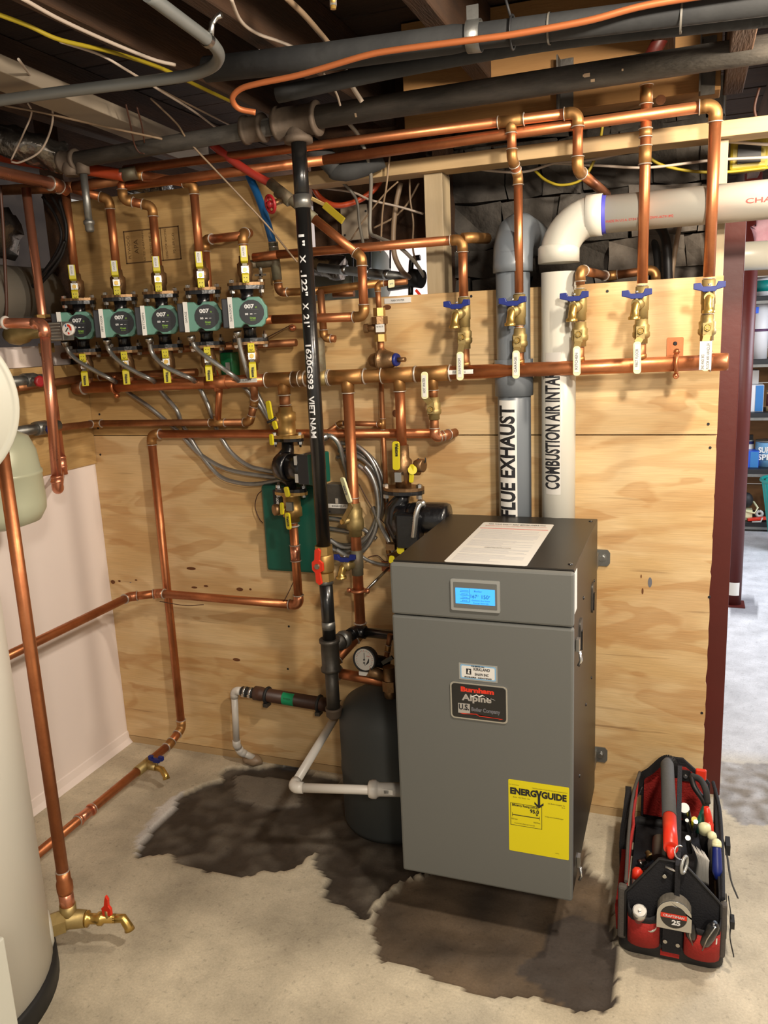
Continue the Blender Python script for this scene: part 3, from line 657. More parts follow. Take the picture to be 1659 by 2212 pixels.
for k in range(34):
    if k in (11, 19, 20, 26): continue
    w_ = W*random.choice((.84,.84,.80,.6,.45)); mb.box((tx0+W*.07+w_/2, ty1-H*(.21+.0225*k), zs), (w_, H*.006, .0003), 'ink_faint')
mb.build('print_lines', sh)
fit_text('lettering', 'OPERATING INSTRUCTIONS', W*.34, H*.022, 'ink_grey', ((tx0+tx1)/2, ty1-H*.655, zs), (1,0,0), (0,1,0), sh)
# screws, latches, side stickers
for a, b_ in ((1276,1126),(1232,1219),(963,1113)):
    p = PZ(a, b_, BZ1); MB().lathe((p.x, p.y, BZ1-.001), (0,0,1), [(0,.006),(.002,.006),(.004,.003)], 'cast_black', 10).build('screw', boiler)
for a, b_ in ((1262,1292),(1284,1295),(1279,1464),(1267,1522),(1285,1255),(1253,1676)):
    p = PX(a, b_, BX1); MB().lathe((BX1-.003, p.y, p.z), (1,0,0), [(0,.005),(.002,.005),(.004,.003)], 'cast_black', 8).build('screw', boiler)
p = PX(1245, 1277, BX1); MB().box((BX1-.0015, p.y, p.z), (.0012, .045, .10), 'label_white').build('side_sticker', boiler)
for a, b_, c in ((1246,1392,'latch'),(1248,1858,'latch')):
    p = PX(a, b_, BX1); l = MB().box((BX1+.003, p.y, p.z), (.008, .022, .03), 'steel').tube([(BX1+.008,p.y-.012,p.z-.012),(BX1+.012,p.y-.014,p.z-.035),(BX1+.006,p.y-.012,p.z-.05)], .004, 'steel_bright', 8).build(c, boiler, 'bright steel spring latch')
for a, b_ in ((1255,1372),(1281,1290)):
    p = PX(a, b_, BX1); MB().prism(rnd(.045,.085,.012), (BX1-.002, p.y, p.z), (0,1,0), (0,0,1), (.004,0,0), 'iron_grey').box((BX1+.003,p.y-.006,p.z-.01), (.006,.012,.05), 'cast_black').build('grip_plate', boiler)
for a, b_ in ((1302,1205),(1297,1630)):
    p = P(a, b_, -.004); o = MB().prism([(-.06,-.026),(.018,-.026),(.026,-.016),(.026,.016),(.018,.026),(-.06,.026)], (p.x-.004, -.0015, p.z), UX, UZ, (0,-.004,0), 'galvanized').build('wall_bracket', boiler, 'zinc wall bracket')
    MB().lathe((p.x, -.005, p.z), (0,-1,0), [(0,.012),(.002,.012)], 'steel', 16).flat_cyl((p.x,-.007,p.z), (p.x,-.014,p.z), .0075, 'steel', 6).build('bolt', o)
MB().box((BX1-.03, -.05, P(1290,1205,0).z), (.05,.10,.04), 'galvanized').box((BX1-.03, -.05, P(1290,1630,0).z), (.05,.10,.04), 'galvanized').build('standoff', boiler)
MB().box(((BX0+BX1)/2, -.06, .93), (.36,.10,.05), 'galvanized').build('hanging_rail', boiler)

# ================================================================== FLUE AND AIR INTAKE
VY, VR = -.056, .0495
fx = P(1111, 900, VY).x; zc = P(1118, 520, VY).z
flue = thing('flue_pipe', 'grey plastic flue pipe rising behind the boiler, labelled flue exhaust', 'pipe', (fx, VY, .85))
MB().cyl((fx,VY,.60), (fx,VY,zc-.03), VR, 'pvc_grey', 32).build('tube', flue)
zA, zB = P(1112, 854, VY).z, P(1112, 776, VY).z
MB().lathe((fx,VY,zA), (0,0,1), [(0,VR*1.02),(0,VR*1.15),(zB-zA,VR*1.15),(zB-zA,VR*1.02)], 'pvc_grey', 32).build('coupling', flue, 'darker grey coupling')
zD = P(1113, 588, VY).z
MB().tube([(fx,VY,zD-.0),(fx,VY,zc-.07),(fx,VY+.012,zc-.02),(fx,VY+.05,zc+.02),(fx,VY+.11,zc+.035),(fx,VY+.32,zc+.035)], VR*1.16, 'pvc_grey', 32).build('elbow', flue, 'grey elbow turning back to the wall')
z0, z1 = P(1111,1125,VY).z, P(1111,862,VY).z
lab = cyl_patch('label_strip', (fx,VY,(z0+z1)/2), (0,0,1), (-.28,-1,0), VR, z1-z0, .60, 'label_white', flue, 14)
lab['label'] = 'white label strip'
zt0, zt1 = P(1108,1111,VY).z, P(1108,874,VY).z
fit_cyl('lettering', 'FLUE EXHAUST', zt1-zt0, .050, 'ink', (fx,VY,(zt0+zt1)/2), (0,0,1), (-.26,-1,0), VR, flue, bold=.0024)
ix = P(1206.5, 900, VY).x; zi = P(1400, 455, VY).z
intake = thing('intake_pipe', 'thick white plastic air intake pipe with purple ringed elbow, labelled combustion air intake', 'pipe', (ix, VY, .85))
RB = .105
pts = [V((ix,VY,zi-RB))] + [V((ix+RB-RB*cos(a),VY,zi-RB+RB*sin(a))) for a in [pi/2*k/10 for k in range(1, 11)]]
MB().cyl((ix,VY,.60), (ix,VY,zi-RB-.04), VR, 'pvc_white', 32).build('tube', intake)
MB().tube(pts, VR*1.07, 'pvc_white', 32).build('elbow', intake)
zh0, zh1 = P(1207,568,VY).z, P(1207,535,VY).z
MB().lathe((ix,VY,zh0), (0,0,1), [(0,VR*1.0),(0,VR*1.17),(zh1-zh0,VR*1.17),(zh1-zh0+.006,VR*1.08)], 'pvc_white', 32).build('hub', intake)
xh0, xh1 = P(1266,455,VY).x, P(1302,455,VY).x
MB().lathe((xh0,VY,zi), (1,0,0), [(0,VR*1.07),(.002,VR*1.13),(xh1-xh0,VR*1.13),(xh1-xh0,VR)], 'pvc_white', 32).build('hub', intake)
MB().lathe((xh1,VY,zi), (1,0,0), [(0,VR*1.10),(.0015,VR*1.012),(.010,VR*1.012)], 'purple_primer', 32).build('primer_ring', intake, 'purple primer ring')
MB().cyl((xh1,VY,zi), (1.6,VY,zi+.004), VR, 'pvc_white', 32).build('tube', intake)
z0, z1 = P(1204,1062,VY).z, P(1204,760,VY).z
lab = cyl_patch('label_strip', (ix,VY,(z0+z1)/2), (0,0,1), (-.20,-1,0), VR, z1-z0, .47, 'paper_white', intake, 14); lab['label'] = 'white label strip'
zt0, zt1 = P(1202,1051,VY).z, P(1202,800,VY).z
# the last letters pass behind the manifold
fit_cyl('lettering', 'COMBUSTION AIR INTAKE', (zt1-zt0)*1.04, .044, 'ink', (ix,VY,(zt0+zt1)/2+(zt1-zt0)*.02), (0,0,1), (-.20,-1,0), VR, intake, bold=.0019)
xa, xb = P(1312,480,VY).x, P(1455,470,VY).x
fit_cyl('lettering', 'MADE IN U.S.A. 07/04/17   PVC DWV-ASTM 892', xb-xa, .007, 'ink_red', ((xa+xb)/2,VY,zi), (1,0,0), (0,-1,-.55), VR, intake)
xa = P(1608,440,VY).x
fit_cyl('lettering', 'CHARLOTTE', .17, .012, 'ink_red', (xa+.085,VY,zi), (1,0,0), (0,-1,-.10), VR, intake, bold=.0002)

# ================================================================== STEEL GAS MAIN, DROP AND BRANCH
GY = -.28
gx = P(657, 500, GY).x; gm = P(1000, 207, GY).z
main = thing('steel_main_pipe', 'thick dusty black steel pipe crossing under the joists with a tee', 'pipe', (gx, GY, gm))
xr0 = P(690, 262, GY).x; zl = P(150, 348, GY).z; xl = P(150, 348, GY).x
MB().cyl((gx,GY,gm), (1.5,GY,gm+.01), .030, 'iron_dusty', 24).build('tube', main)
MB().cyl((xl,GY,zl), (gx,GY,gm-.005), .0235, 'iron_dusty', 20).build('tube', main)
def banded(mb, o, ax, ln, r, m):
    mb.lathe(o, ax, [(0,r*.9),(0,r*1.14),(.010,r*1.14),(.013,r),(ln-.013,r),(ln-.010,r*1.14),(ln,r*1.14),(ln,r*.9)], m, 24)
mb = MB(); xt0 = P(598,275,GY).x; xt1 = P(688,255,GY).x; banded(mb, (xt0,GY,gm-.002), (1,0,0), xt1-xt0, .040, 'iron_fitting'); zt_ = P(650,308,GY).z
mb.lathe((gx,GY,gm), (0,0,-1), [(0,.034),(gm-zt_-.018,.034),(gm-zt_-.015,.040),(gm-zt_,.040),(gm-zt_,.02)], 'iron_fitting', 24); mb.build('tee', main, 'rusty brown tee')
xc0 = P(528,287,GY).x; xc1 = P(572,280,GY).x; mb = MB(); banded(mb, (xc0,GY,gm-.006), (1,0,0), xc1-xc0, .034, 'iron_fitting'); mb.build('reducer', main, 'rusty brown reducer')
mb = MB(); banded(mb, (xl-.03,GY,zl), (1,0,0), .06, .029, 'iron_fitting'); mb.lathe((xl+.005,GY,zl), (0,0,-1), [(0,.028),(.035,.028),(.045,.022)], 'iron_fitting', 20); mb.build('elbow', main)
mb = MB(); mb.torus((P(672,250,GY).x,GY,gm), (1,.1,0), .0335, .0022, 'cable_brown', 24, 6); mb.build('tie_wire', main)
for px_ in (760, 1270, 1340):   # old joint compound smears
    p = P(px_, 240 if px_ < 1000 else 160, GY-.03); 
# stub with cap dropping at the left
s0 = PZ(178,362,zl-.04); s0 = P(180,372,GY+.0)
stub = thing('capped_drop_pipe', 'short galvanized capped pipe hanging from the rusty elbow above the second pump', 'pipe', s0)
s1 = P(190, 505, GY)
MB().lathe((s0.x,GY,s0.z+.03), (0,0,-1), [(0,.020),(.035,.020),(.036,.016)], 'iron_fitting', 16).build('bushing', stub)
MB().cyl((s0.x,GY,s0.z), (s0.x,GY,s1.z+.03), .0115, 'galvanized', 16).build('tube', stub)
MB().lathe((s0.x,GY,s1.z+.04), (0,0,-1), [(0,.013),(.002,.017),(.012,.017),(.014,.014),(.03,.014),(.036,.010)], 'galvanized', 16).build('cap', stub)
# drop
drop = thing('gas_drop_pipe', 'tall black steel pipe with white lettering dropping from the overhead tee', 'pipe', (gx, GY, 1.2))
def gz(y): return P(657 if y < 700 else 690, y, GY).z
ztop = zt_; zv1 = gz(1178); 
GR = .0215
MB().cyl((gx,GY,ztop), (gx,GY,gz(446)), GR, 'black_pipe', 28).build('tube', drop)
MB().cyl((gx,GY,gz(420)), (gx,GY,gz(450)), GR*1.16, 'galvanized', 28).build('coupling', drop, 'worn bare steel coupling')
MB().cyl((gx,GY,gz(446)), (gx,GY,zv1), GR, 'black_pipe', 28).build('tube', drop)
def gtext(s_, y0, y1, hh):
    a, b_ = gz(y0), gz(y1); fit_cyl('lettering', s_, a-b_, hh, 'text_white', (gx,GY,(a+b_)/2), (0,0,-1), (-.05,-1,.0), GR, drop, bold=.0006)
for s_, a, b_ in (('1"', 505, 530), ('X', 552, 570), ('.122"', 585, 640), ('X', 655, 670), ("21'", 680, 706), ('1620GS93', 742, 838), ('VIET NAM', 855, 945)): gtext(s_, a, b_, .017)
mb = MB(); zb0, zb1 = gz(1178), gz(1252)
mb.flat_cyl((gx,GY,zb0), (gx,GY,zb0-.026), .029, 'brass_hex', 8); mb.lathe((gx,GY,zb0-.026), (0,0,-1), [(0,.026),(.004,.029),(zb0-zb1-.060,.029),(zb0-zb1-.052,.025)], 'brass_hex', 24); mb.flat_cyl((gx,GY,zb1+.026), (gx,GY,zb1), .028, 'brass_hex', 8)
gv = thing('gas_shutoff_valve', 'brass gas valve with red butterfly handle on the black drop pipe', 'valve', (gx, GY, (zb0+zb1)/2)); mb.build('body', gv, 'brass body')
hd = V((-.12, -.99, 0)).normalized(); hp = V((gx,GY,(zb0+zb1)/2))
MB().cyl(hp, hp+hd*.045, .009, 'brass', 12).cyl(hp+hd*.045, hp+hd*.049, .008, 'steel', 12).build('stem', gv)
hx = V((0,0,1)); hy = hd.cross(hx)
MB().prism([(-.006,.058),(.007,.052),(.010,.02),(.020,.012),(.020,-.012),(.010,-.022),(.009,-.052),(-.004,-.060),(-.012,-.054),(-.008,-.02),(-.020,-.012),(-.020,.012),(-.008,.02),(-.014,.05)], hp+hd*.036, hy, hx, hd*.008, 'red_plastic').build('handle', gv, 'red butterfly handle', bevel=.0015)
d2 = thing('gas_drip_leg', 'black pipe, grey iron tee and capped drip leg under the brass gas valve', 'pipe', (gx, GY, .7))
ztee0, ztee1 = gz(1378), gz(1445)
MB().cyl((gx,GY,zb1), (gx,GY,ztee0), GR*.98, 'black_pipe', 28).build('tube', d2)
MB().cyl((gx,GY,zb1+.004), (gx,GY,zb1-.012), GR*1.1, 'galvanized', 24).build('thread', d2)
MB().cyl((gx,GY,gz(1340)), (gx,GY,gz(1356)), GR*1.01, 'galvanized', 24).build('thread', d2)
mb = MB(); banded(mb, (gx,GY,ztee1), (0,0,1), ztee0-ztee1, .029, 'iron_grey'); br = V((.18,1,.0)).normalized(); zbr = (ztee0*.72+ztee1*.28)
mb.lathe((gx,GY,zbr), br, [(0,.024),(.045,.024),(.047,.028),(.056,.028)], 'iron_grey', 20); mb.build('tee', d2, 'grey iron tee')
zcap = gz(1530)
MB().cyl((gx,GY,ztee1), (gx,GY,zcap), GR, 'iron_grey', 24).build('tube', d2)
MB().lathe((gx,GY,zcap+.01), (0,0,-1), [(0,.024),(0,.027),(.008,.027),(.010,.0255),(.028,.0255),(.036,.018)], 'iron_fitting', 24).build('cap', d2, 'rusty brown cap')
gb = thing('gas_branch_pipe', 'black iron branch pipe and union running from the grey tee into the boiler side', 'pipe', (gx, GY, zbr))
p0 = V((gx,GY,zbr))+br*.056; cpt = V((gx+.18*.14, GY+.155, zbr)); 
MB().lathe(p0, br, [(0,.018),(.01,.018),(.012,.028),(.022,.030),(.034,.028),(.036,.018),(.05,.018)], 'galvanized', 12).build('union', gb, 'dull steel union nut')
pipe('', '', '', [p0+br*.04, cpt, V((BX0+.02, GY+.155, zbr-.004))], .0165, 'black_pipe', 'cast_black', root=gb, rings=False, bend=1.3, grow=1.3)
# ================================================================== COPPER MANIFOLD AND ZONE VALVES
MY = -.10; MR = .0205
ml, mr_ = P(160, 838, MY), P(1578, 781, MY)
man = thing('copper_manifold', 'long thick horizontal copper manifold on the plywood, capped at both ends', 'pipe', ml)
mdir = (mr_-ml).normalized()
def mpt(px_):   # point on the manifold axis under photograph column px_
    lo, hi = ml.x, mr_.x
    for _ in range(40):
        mid = (lo+hi)/2; p = ml+mdir*((mid-ml.x)/mdir.x); d = p-CAMPOS
        if 829.5+FPX*d.dot(RGT)/d.dot(FWD) < px_: lo = mid
        else: hi = mid
    return ml+mdir*((lo-ml.x)/mdir.x)
MB().cyl(ml+mdir*.01, mpt(600), MR, 'copper', 24).build('tube', man)
MB().cyl(mpt(600), mpt(945), MR, 'fitting', 24).build('tube', man)
MB().cyl(mpt(945), mr_-mdir*.02, MR, 'copper', 24).build('tube', man)
MB().lathe(ml, mdir, [(0,MR*.7),(.004,MR*1.05),(.01,MR*1.15),(.045,MR*1.15)], 'copper_dull', 24).build('cap', man); ring(man, ml+mdir*.045, mdir, MR*1.15)
MB().lathe(mr_-mdir*.055, mdir, [(0,MR*1.15),(.045,MR*1.15),(.05,MR*1.12)], 'fitting_copper', 24).build('cap', man); ring(man, mr_-mdir*.05, mdir, MR*1.15)
for a, b_, mm in ((633, 660, 'bronze'), (684, 709, 'brass')):
    pa, pb_ = mpt(a), mpt(b_); MB().cyl(pa, pb_, MR*1.22, mm, 24).build('coupling', man); ring(man, pa, mdir, MR*1.15); ring(man, pb_, mdir, MR*1.15)
DZ = V((0,0,-1))
for px_, rb, ln in ((612, .0175, .12), (750, .0175, .12), (862, .0160, .11), (935, .0130, .11)): tee(man, mpt(px_), mdir, DZ, MR, rb, ln, 'fitting', .050)
tee(man, mpt(470), mdir, DZ, MR, .0125, .08, 'copper', .030, rings=False)
def tape(parent, px_, s_, wd=.075):
    p = mpt(px_); cyl_patch('label_tape', p, mdir, (0,-1,.1), MR*1.1, wd, .28, 'label_white', parent, 4)['label'] = 'white label tape'
    fit_cyl('lettering', s_, wd*.45, .006, 'ink_grey', p, mdir, (0,-1,.1), MR*1.12, parent)
tape(man, 541, 'SUPPLY'); tape(man, 996, 'RETURN', .085)
def clamp(px_, label, m='copper'):
    p = mpt(px_); t = thing('pipe_clamp', label, 'pipe clamp', (p.x, 0, p.z))
    MB().torus(p, mdir, MR+.003, .0055, m, 24, 8).sphere(p+V((0,0,MR+.012)), .009, m, 10).sphere(p+V((0,0,-MR-.012)), .009, m, 10).build('ring', t)
    MB().cyl(p+V((0,-.008,-MR-.014)), p+V((0,.012,-MR-.014)), .005, m, 10).build('bolt', t)
    MB().cyl((p.x,-.004,p.z+.03), (p.x,p.y+MR,p.z+.018), .005, m, 8).prism(rnd(.045,.075,.004), (p.x-.006,0,p.z+.032), (1,0,0), (0,0,1), (0,-.003,0), m).build('wall_plate', t)
    MB().lathe((p.x-.006,-.003,p.z+.052), (0,-1,0), [(0,.006),(.003,.004)], 'ink', 10).build('screw', t)
clamp(1461, 'copper pipe clamp with square wall plate near the right end of the manifold')
clamp(250, 'copper pipe clamp holding the left end of the manifold')

def butterfly(root, p, m='blue_plastic', w_=.078, ang=0, tilt=.18):
    R = Matrix.Rotation(ang, 3, 'Z')
    pl = [(-w_/2,-.004),(-w_/2,.011),(-w_/2+.018,.012),(-.016,.002),(.016,.002),(w_/2-.018,.014),(w_/2,.013),(w_/2,-.002),(w_/2-.02,-.007),(.014,-.012),(-.014,-.012),(-w_/2+.02,-.009)]
    MB().prism(pl, V(p)+R@V((0,.006,0)), R@V((1,0,0)), R@V((0,0,1)), R@V((0,-.012,0)), m).build('handle', root, ('blue' if 'blue' in m else 'red')+' butterfly handle', bevel=.0015)
def boiler_drain(name, label, p, aim=(-.25,-1,0), hm='blue_plastic', r=.0155, ln=.085, group=None, bodymat='brass'):
    """tee body on a vertical pipe with a side spout and butterfly handle"""
    p = V(p); a = V(aim).normalized(); t = thing(name, label, 'valve', p, group)
    MB().lathe(p-V((0,0,ln/2)), (0,0,1), [(0,r*.95),(0,r*1.12),(ln*.25,r*1.12),(ln*.27,r*1.22),(ln*.73,r*1.22),(ln*.75,r*1.12),(ln,r*1.12),(ln,r*.95)], bodymat, 18).build('body', t)
    q = p+V((0,0,-.004)); MB().lathe(q, a, [(0,r*.9),(r*1.7,r*.85),(r*1.9,r*1.05),(r*2.5,r*1.05),(r*2.6,r*.8),(r*3.2,r*.8)], 'brass', 14).build('bonnet', t)
    s0 = q+a*r*2.6; e = s0+a*.016+V((0,0,-.032)); MB().tube([s0, s0+a*.008+V((0,0,-.006)), s0+a*.013+V((0,0,-.020)), e, e+V((0,0,-.001)), e+V((0,0,-.007))], [r*.72, r*.72, r*.72, r*.74, r*1.02, r*1.02], 'brass_bright', 14, cap=False).torus(e+V((0,0,-.007)), (0,0,1), r*.92, .0018, 'brass_bright', 16, 6).build('spout', t)
    h = s0+V((0,0,.026)); MB().cyl(s0, h, .0055, 'brass', 10).cyl(h+V((0,0,.004)), h+V((0,0,.009)), .0045, 'steel_bright', 8).build('stem', t)
    butterfly(t, h, hm, ang=0)
    return t
def ball_valve(label, p, l0, l1, txt, lw=.0205, group=None, r=.0155, up=False, two=None):
    """brass ball valve on a vertical pipe, lever folded along it from world point l0 to l1"""
    p = V(p); t = thing('ball_valve', label, 'valve', p, group); h = .068
    MB().lathe(p-V((0,0,h/2)), (0,0,1), [(0,r*.9),(0,r*1.12),(h*.2,r*1.12),(h*.24,r*1.35),(h*.3,r*1.5),(h*.45,r*1.5),(h*.48,r*1.35),(h*.72,r*1.42),(h*.78,r*1.15),(h,r*1.1),(h,r*.9)], 'brass', 8).build('body', t)
    y0 = p.y-r*1.3; MB().cyl((p.x,y0,p.z), (p.x,y0-.016,p.z), .009, 'brass', 12).build('stem', t)
    MB().flat_cyl((p.x,y0-.016,p.z), (p.x,y0-.023,p.z), .0085, 'brass_bright', 6).cyl((p.x,y0-.023,p.z), (p.x,y0-.027,p.z), .004, 'brass', 8).build('nut', t)
    s = -1 if not up else 1; yl = y0-.030; l0 = V(l0); l1 = V(l1)
    MB().box((p.x,y0-.0145,p.z+s*.004), (.022,.003,.034), 'brass').beam((p.x,y0-.0145,p.z+s*.018), (l0.x,yl,l0.z-s*-.004), .018, .003, 'brass', (0,-1,0)).build('lever_arm', t)
    c = (l0+l1)/2; L = (l1-l0).length; ax = (l1-l0).normalized(); sd = V((0,1,0)).cross(ax).normalized()
    MB().prism(rnd(lw, L, lw*.42, 5), (c.x,yl+.003,c.z), sd, ax, (0,-.007,0), 'cream_vinyl').build('lever', t, 'cream vinyl lever', bevel=.0012)
    yt = yl-.0045
    if two:
        MB().box((c.x,yt,c.z+.002), (lw*1.45,.0006,L*.95), 'label_white').build('label_tape', t)
        for k, s_ in enumerate(two): fit_text('lettering', s_, L*(.50 if k == 0 else .86), .0075, 'ink', (c.x-lw*.3+k*lw*.62, yt-.0006, c.z-(L*.18 if k == 0 else 0)), (0,0,1), (-1,0,0), t)
    else:
        MB().box((c.x,yt,c.z+L*.02*(-s)), (lw*.62,.0006,L*.80), 'label_white').build('label_tape', t)
        fit_text('lettering', txt, L*.55, .0075, 'ink', (c.x,yt-.0006,c.z), (0,0,1), (-1,0,0), t)
    return t
ZONES = [(1003, 643, 728, 760, 822, 993, 'SUN ROOM', 'labelled sun room, leftmost of the five right hand zone valves', .0135),
         (1122, 637, 735, 757, 818, 1114, 'GARAGE', 'labelled garage, in front of the grey flue pipe', .0125),
         (1253, 627, 722, 748, 812, 1245.5, 'KITCHEN', 'labelled kitchen, just right of the white intake pipe', .0125),
         (1386, 622, 715, 738, 808, 1376, 'FIRST FLOOR', 'labelled first floor, fourth of the right hand zone valves', .0140),
         (1529, 608, 708, 737, 802, 1524, '', 'with two line label, beside the red steel post', .0145)]
drain_lab = ['brass drain valve with blue handle above the sun room valve', 'brass drain valve with blue handle in front of the grey flue pipe', 'brass drain valve with blue handle beside the white intake pipe', 'brass drain valve with blue handle above the first floor valve', 'brass drain valve with blue handle nearest the red post']
zx = []
for (xb, yb_, yv, la, lb, lx, s_, lab, rr), dl in zip(ZONES, drain_lab):
    X = P(xb, (yb_+yv)/2+10, MY).x; zx.append(X); zman = mpt(xb).z
    zd = P(xb, yb_+32, MY).z; zv = P(xb, yv, MY).z
    boiler_drain('drain_valve', dl, (X, MY, zd), aim=(-.30 if xb != 1529 else .02,-1,0))
    ball_valve('ball valve with cream lever '+lab, (X,MY,zv), P(lx, la, MY-.055), P(lx, lb, MY-.055), s_, two=('2ND AND 3RD', 'FLOOR AIR HANDLER') if not s_ else None)
    rs = thing('zone_stub_pipe', {1003:'short copper stub between manifold and sun room valve', 1122:'short copper stub between manifold and garage valve', 1253:'short copper stub between manifold and kitchen valve', 1386:'short copper stub between manifold and first floor valve', 1529:'short copper stub at the capped end of the manifold'}[xb], 'pipe', (X,MY,zman))
    MB().cyl((X,MY,zman), (X,MY,zv-.03), rr, 'copper_dull', 16).build('tube', rs); MB().cyl((X,MY,zv+.03), (X,MY,zd-.04), rr, 'copper_dull', 16).build('tube', rs)
    MB().cyl((X,MY,zman+MR*.8), (X,MY,zman+MR+.010), rr*1.15, 'fitting', 16).build('collar', rs)
    for q in (zv-.034, zv+.036, zd-.044, zd+.045): ring(rs, (X,MY,q), (0,0,1), rr)
def zt_of(i, y): return P(ZONES[i][0], y, MY).z
# risers and overhead runs
zA_ = zt_of(0, 640)
pA = pipe('copper_pipe', 'copper pipe running left from the sun room riser behind the black gas pipe', 'pipe', [V((zx[0],MY,zt_of(0,640))), V((zx[0],MY,P(1001,517,MY).z)), P(600,550,MY), P(548,556,MY)], .0135, 'copper')
MB().tube([V((zx[0],MY,P(1001,515,MY).z)), V((zx[0]+.02,MY+.02,P(1001,513,MY).z)), V((zx[0]+.05,MY+.10,P(1001,511,MY).z))], .0155, 'fitting', 16).build('elbow', pA)
r2 = pipe('copper_pipe', 'copper riser with an offset jog passing in front of the grey flue elbow', 'pipe', [V((zx[1],MY,zt_of(1,632))), V((zx[1],MY,P(1122,380,MY).z)), P(1106,342,-.15), V((P(1106,342,-.15).x,-.15,P(1104,262,-.15).z))], .0125, 'copper', rings=True)
r3 = pipe('copper_pipe', 'copper pipe turning back over the plywood behind the first floor riser', 'pipe', [V((zx[2],MY,zt_of(2,615))), V((zx[2],MY,P(1253,583,MY).z)), P(1312,597,.14), P(1416,582,.14), P(1419,660,.14)], .0125, 'copper_dull')
r4 = pipe('copper_pipe', 'copper riser from the first floor valve up to the red tube', 'pipe', [V((zx[3],MY,zt_of(3,612))), V((zx[3]+.002,-.12,P(1392,190,-.12).z))], .0140, 'copper')
for y in (205, 335, 287): coupling(r4, V((zx[3]+.001,-.118,P(1391,y,-.12).z)), (0,0,1), .0140, .045 if y != 287 else .02)
UZ1 = P(1245,243,-.15); UZ2 = P(1535,228,-.13)
r5 = pipe('copper_pipe', 'lower overhead copper line ending in the rightmost riser', 'pipe', [V((zx[4],MY,zt_of(4,598))), V((zx[4],-.13,UZ2.z)), V((P(700,347,-.13).x,-.13,UZ2.z-.012)), V((P(275,388,-.13).x,-.13,UZ2.z-.014))], .0148, 'copper')
r6 = pipe('copper_pipe', 'upper overhead copper line dropping beside the white elbow and bending into the wall', 'pipe', [V((P(268,352,-.15).x,-.15,UZ1.z+.01)), V((UZ1.x+.004,-.15,UZ1.z)), V((UZ1.x+.004,-.15,P(1257,366,-.15).z)), P(1310,420,.10)], .0135, 'copper')
tee(r6, V((P(1104,262,-.15).x,-.15,UZ1.z+.001)), (1,0,0), DZ, .0135, .0125, .07, 'fitting')
mb_ = thing('red_pipe', 'red painted pipe coming down from the joists behind the steel main', 'pipe', P(1402,115,-.10))
MB().cyl(P(1396,140,-.12), P(1452,40,-.12), .0185, 'red_steel', 16).build('tube', mb_)

# ---- runs below the manifold
def vp(px_, y0, y1, r, mtl, name, label, **k): pass
MZ = mpt(750).z
b2x = mpt(750).x
zb2 = P(786, 1366, MY).z
b2 = pipe('copper_pipe', 'vertical copper pipe down to the boiler return, right of the black gas pipe', 'pipe', [mpt(750)+DZ*.05, V((b2x,MY,zb2)), P(716,1436,-.22), V((P(716,1436,-.22).x,-.22,P(720,1452,-.22).z)), P(850,1476,-.22)], .0175, 'copper', 'fitting', bend=1.3)
zz = P(770,1095,MY).z
ring(b2, (b2x,MY,zz+.03), (0,0,1), .0175)
cb = thing('ball_valve', 'brass ball valve with upright cream lever in front of the grey electrical box', 'valve', (b2x,MY,P(768,1125,MY).z))
zc_ = P(768,1122,MY).z
MB().lathe((b2x,MY,zc_-.055), (0,0,1), [(0,.018),(0,.0215),(.02,.0215),(.024,.029),(.04,.030),(.055,.029),(.062,.026),(.09,.027),(.093,.021),(.11,.0205),(.11,.018)], 'brass', 20).build('body', cb)
hv = V((-.55,-.83,0)).normalized(); hb = V((b2x,MY,zc_+.0))+hv*.045
MB().cyl((b2x,MY,zc_), hb, .010, 'brass', 12).build('stem', cb); MB().flat_cyl(hb, hb+hv*.008, .009, 'brass_bright', 6).build('nut', cb)
l0, l1 = P(760,1090,-.17), P(744,1040,-.17)
MB().beam(hb+hv*.003, l0, .018, .003, 'brass', hv).build('lever_arm', cb)
lx_ = (l1-l0).normalized(); sd = hv.cross(lx_).normalized()
MB().prism(rnd(.022,.085,.009,5), (l0+l1)/2+lx_*.01, sd, lx_, hv*.007, 'cream_vinyl').build('lever', cb, 'cream vinyl lever', bevel=.0012)
fit_text('lettering', 'WATTS', .032, .009, 'blue_plastic', (l0+l1)/2+lx_*.01+hv*.0085, -lx_, -sd if False else (hv.cross(-lx_)), cb, bold=.0004)
boiler_drain('drain_valve', 'brass drain valve with blue handle below the cream lever ball valve', (b2x,MY,P(776,1215,MY).z), aim=(-.62,-.75,0), r=.0175, bodymat='patina')
cl = thing('pipe_clamp', 'rusty copper split ring clamp on a rod, left of the boiler', 'pipe clamp', (b2x,MY,P(782,1276,MY).z)); zc2 = P(782,1276,MY).z
MB().torus((b2x,MY,zc2), (0,0,1), .021, .006, 'fitting_copper', 20, 8).sphere((b2x-.032,MY-.004,zc2), .009, 'fitting_copper', 10).sphere((b2x+.032,MY,zc2), .009, 'fitting_copper', 10).build('ring', cl)
MB().cyl((b2x+.028,MY,zc2+.004), (b2x+.075,-.004,zc2+.055), .0045, 'steel', 8).box((b2x+.075,-.003,zc2+.06), (.05,.004,.035), 'fitting_copper').build('rod', cl)
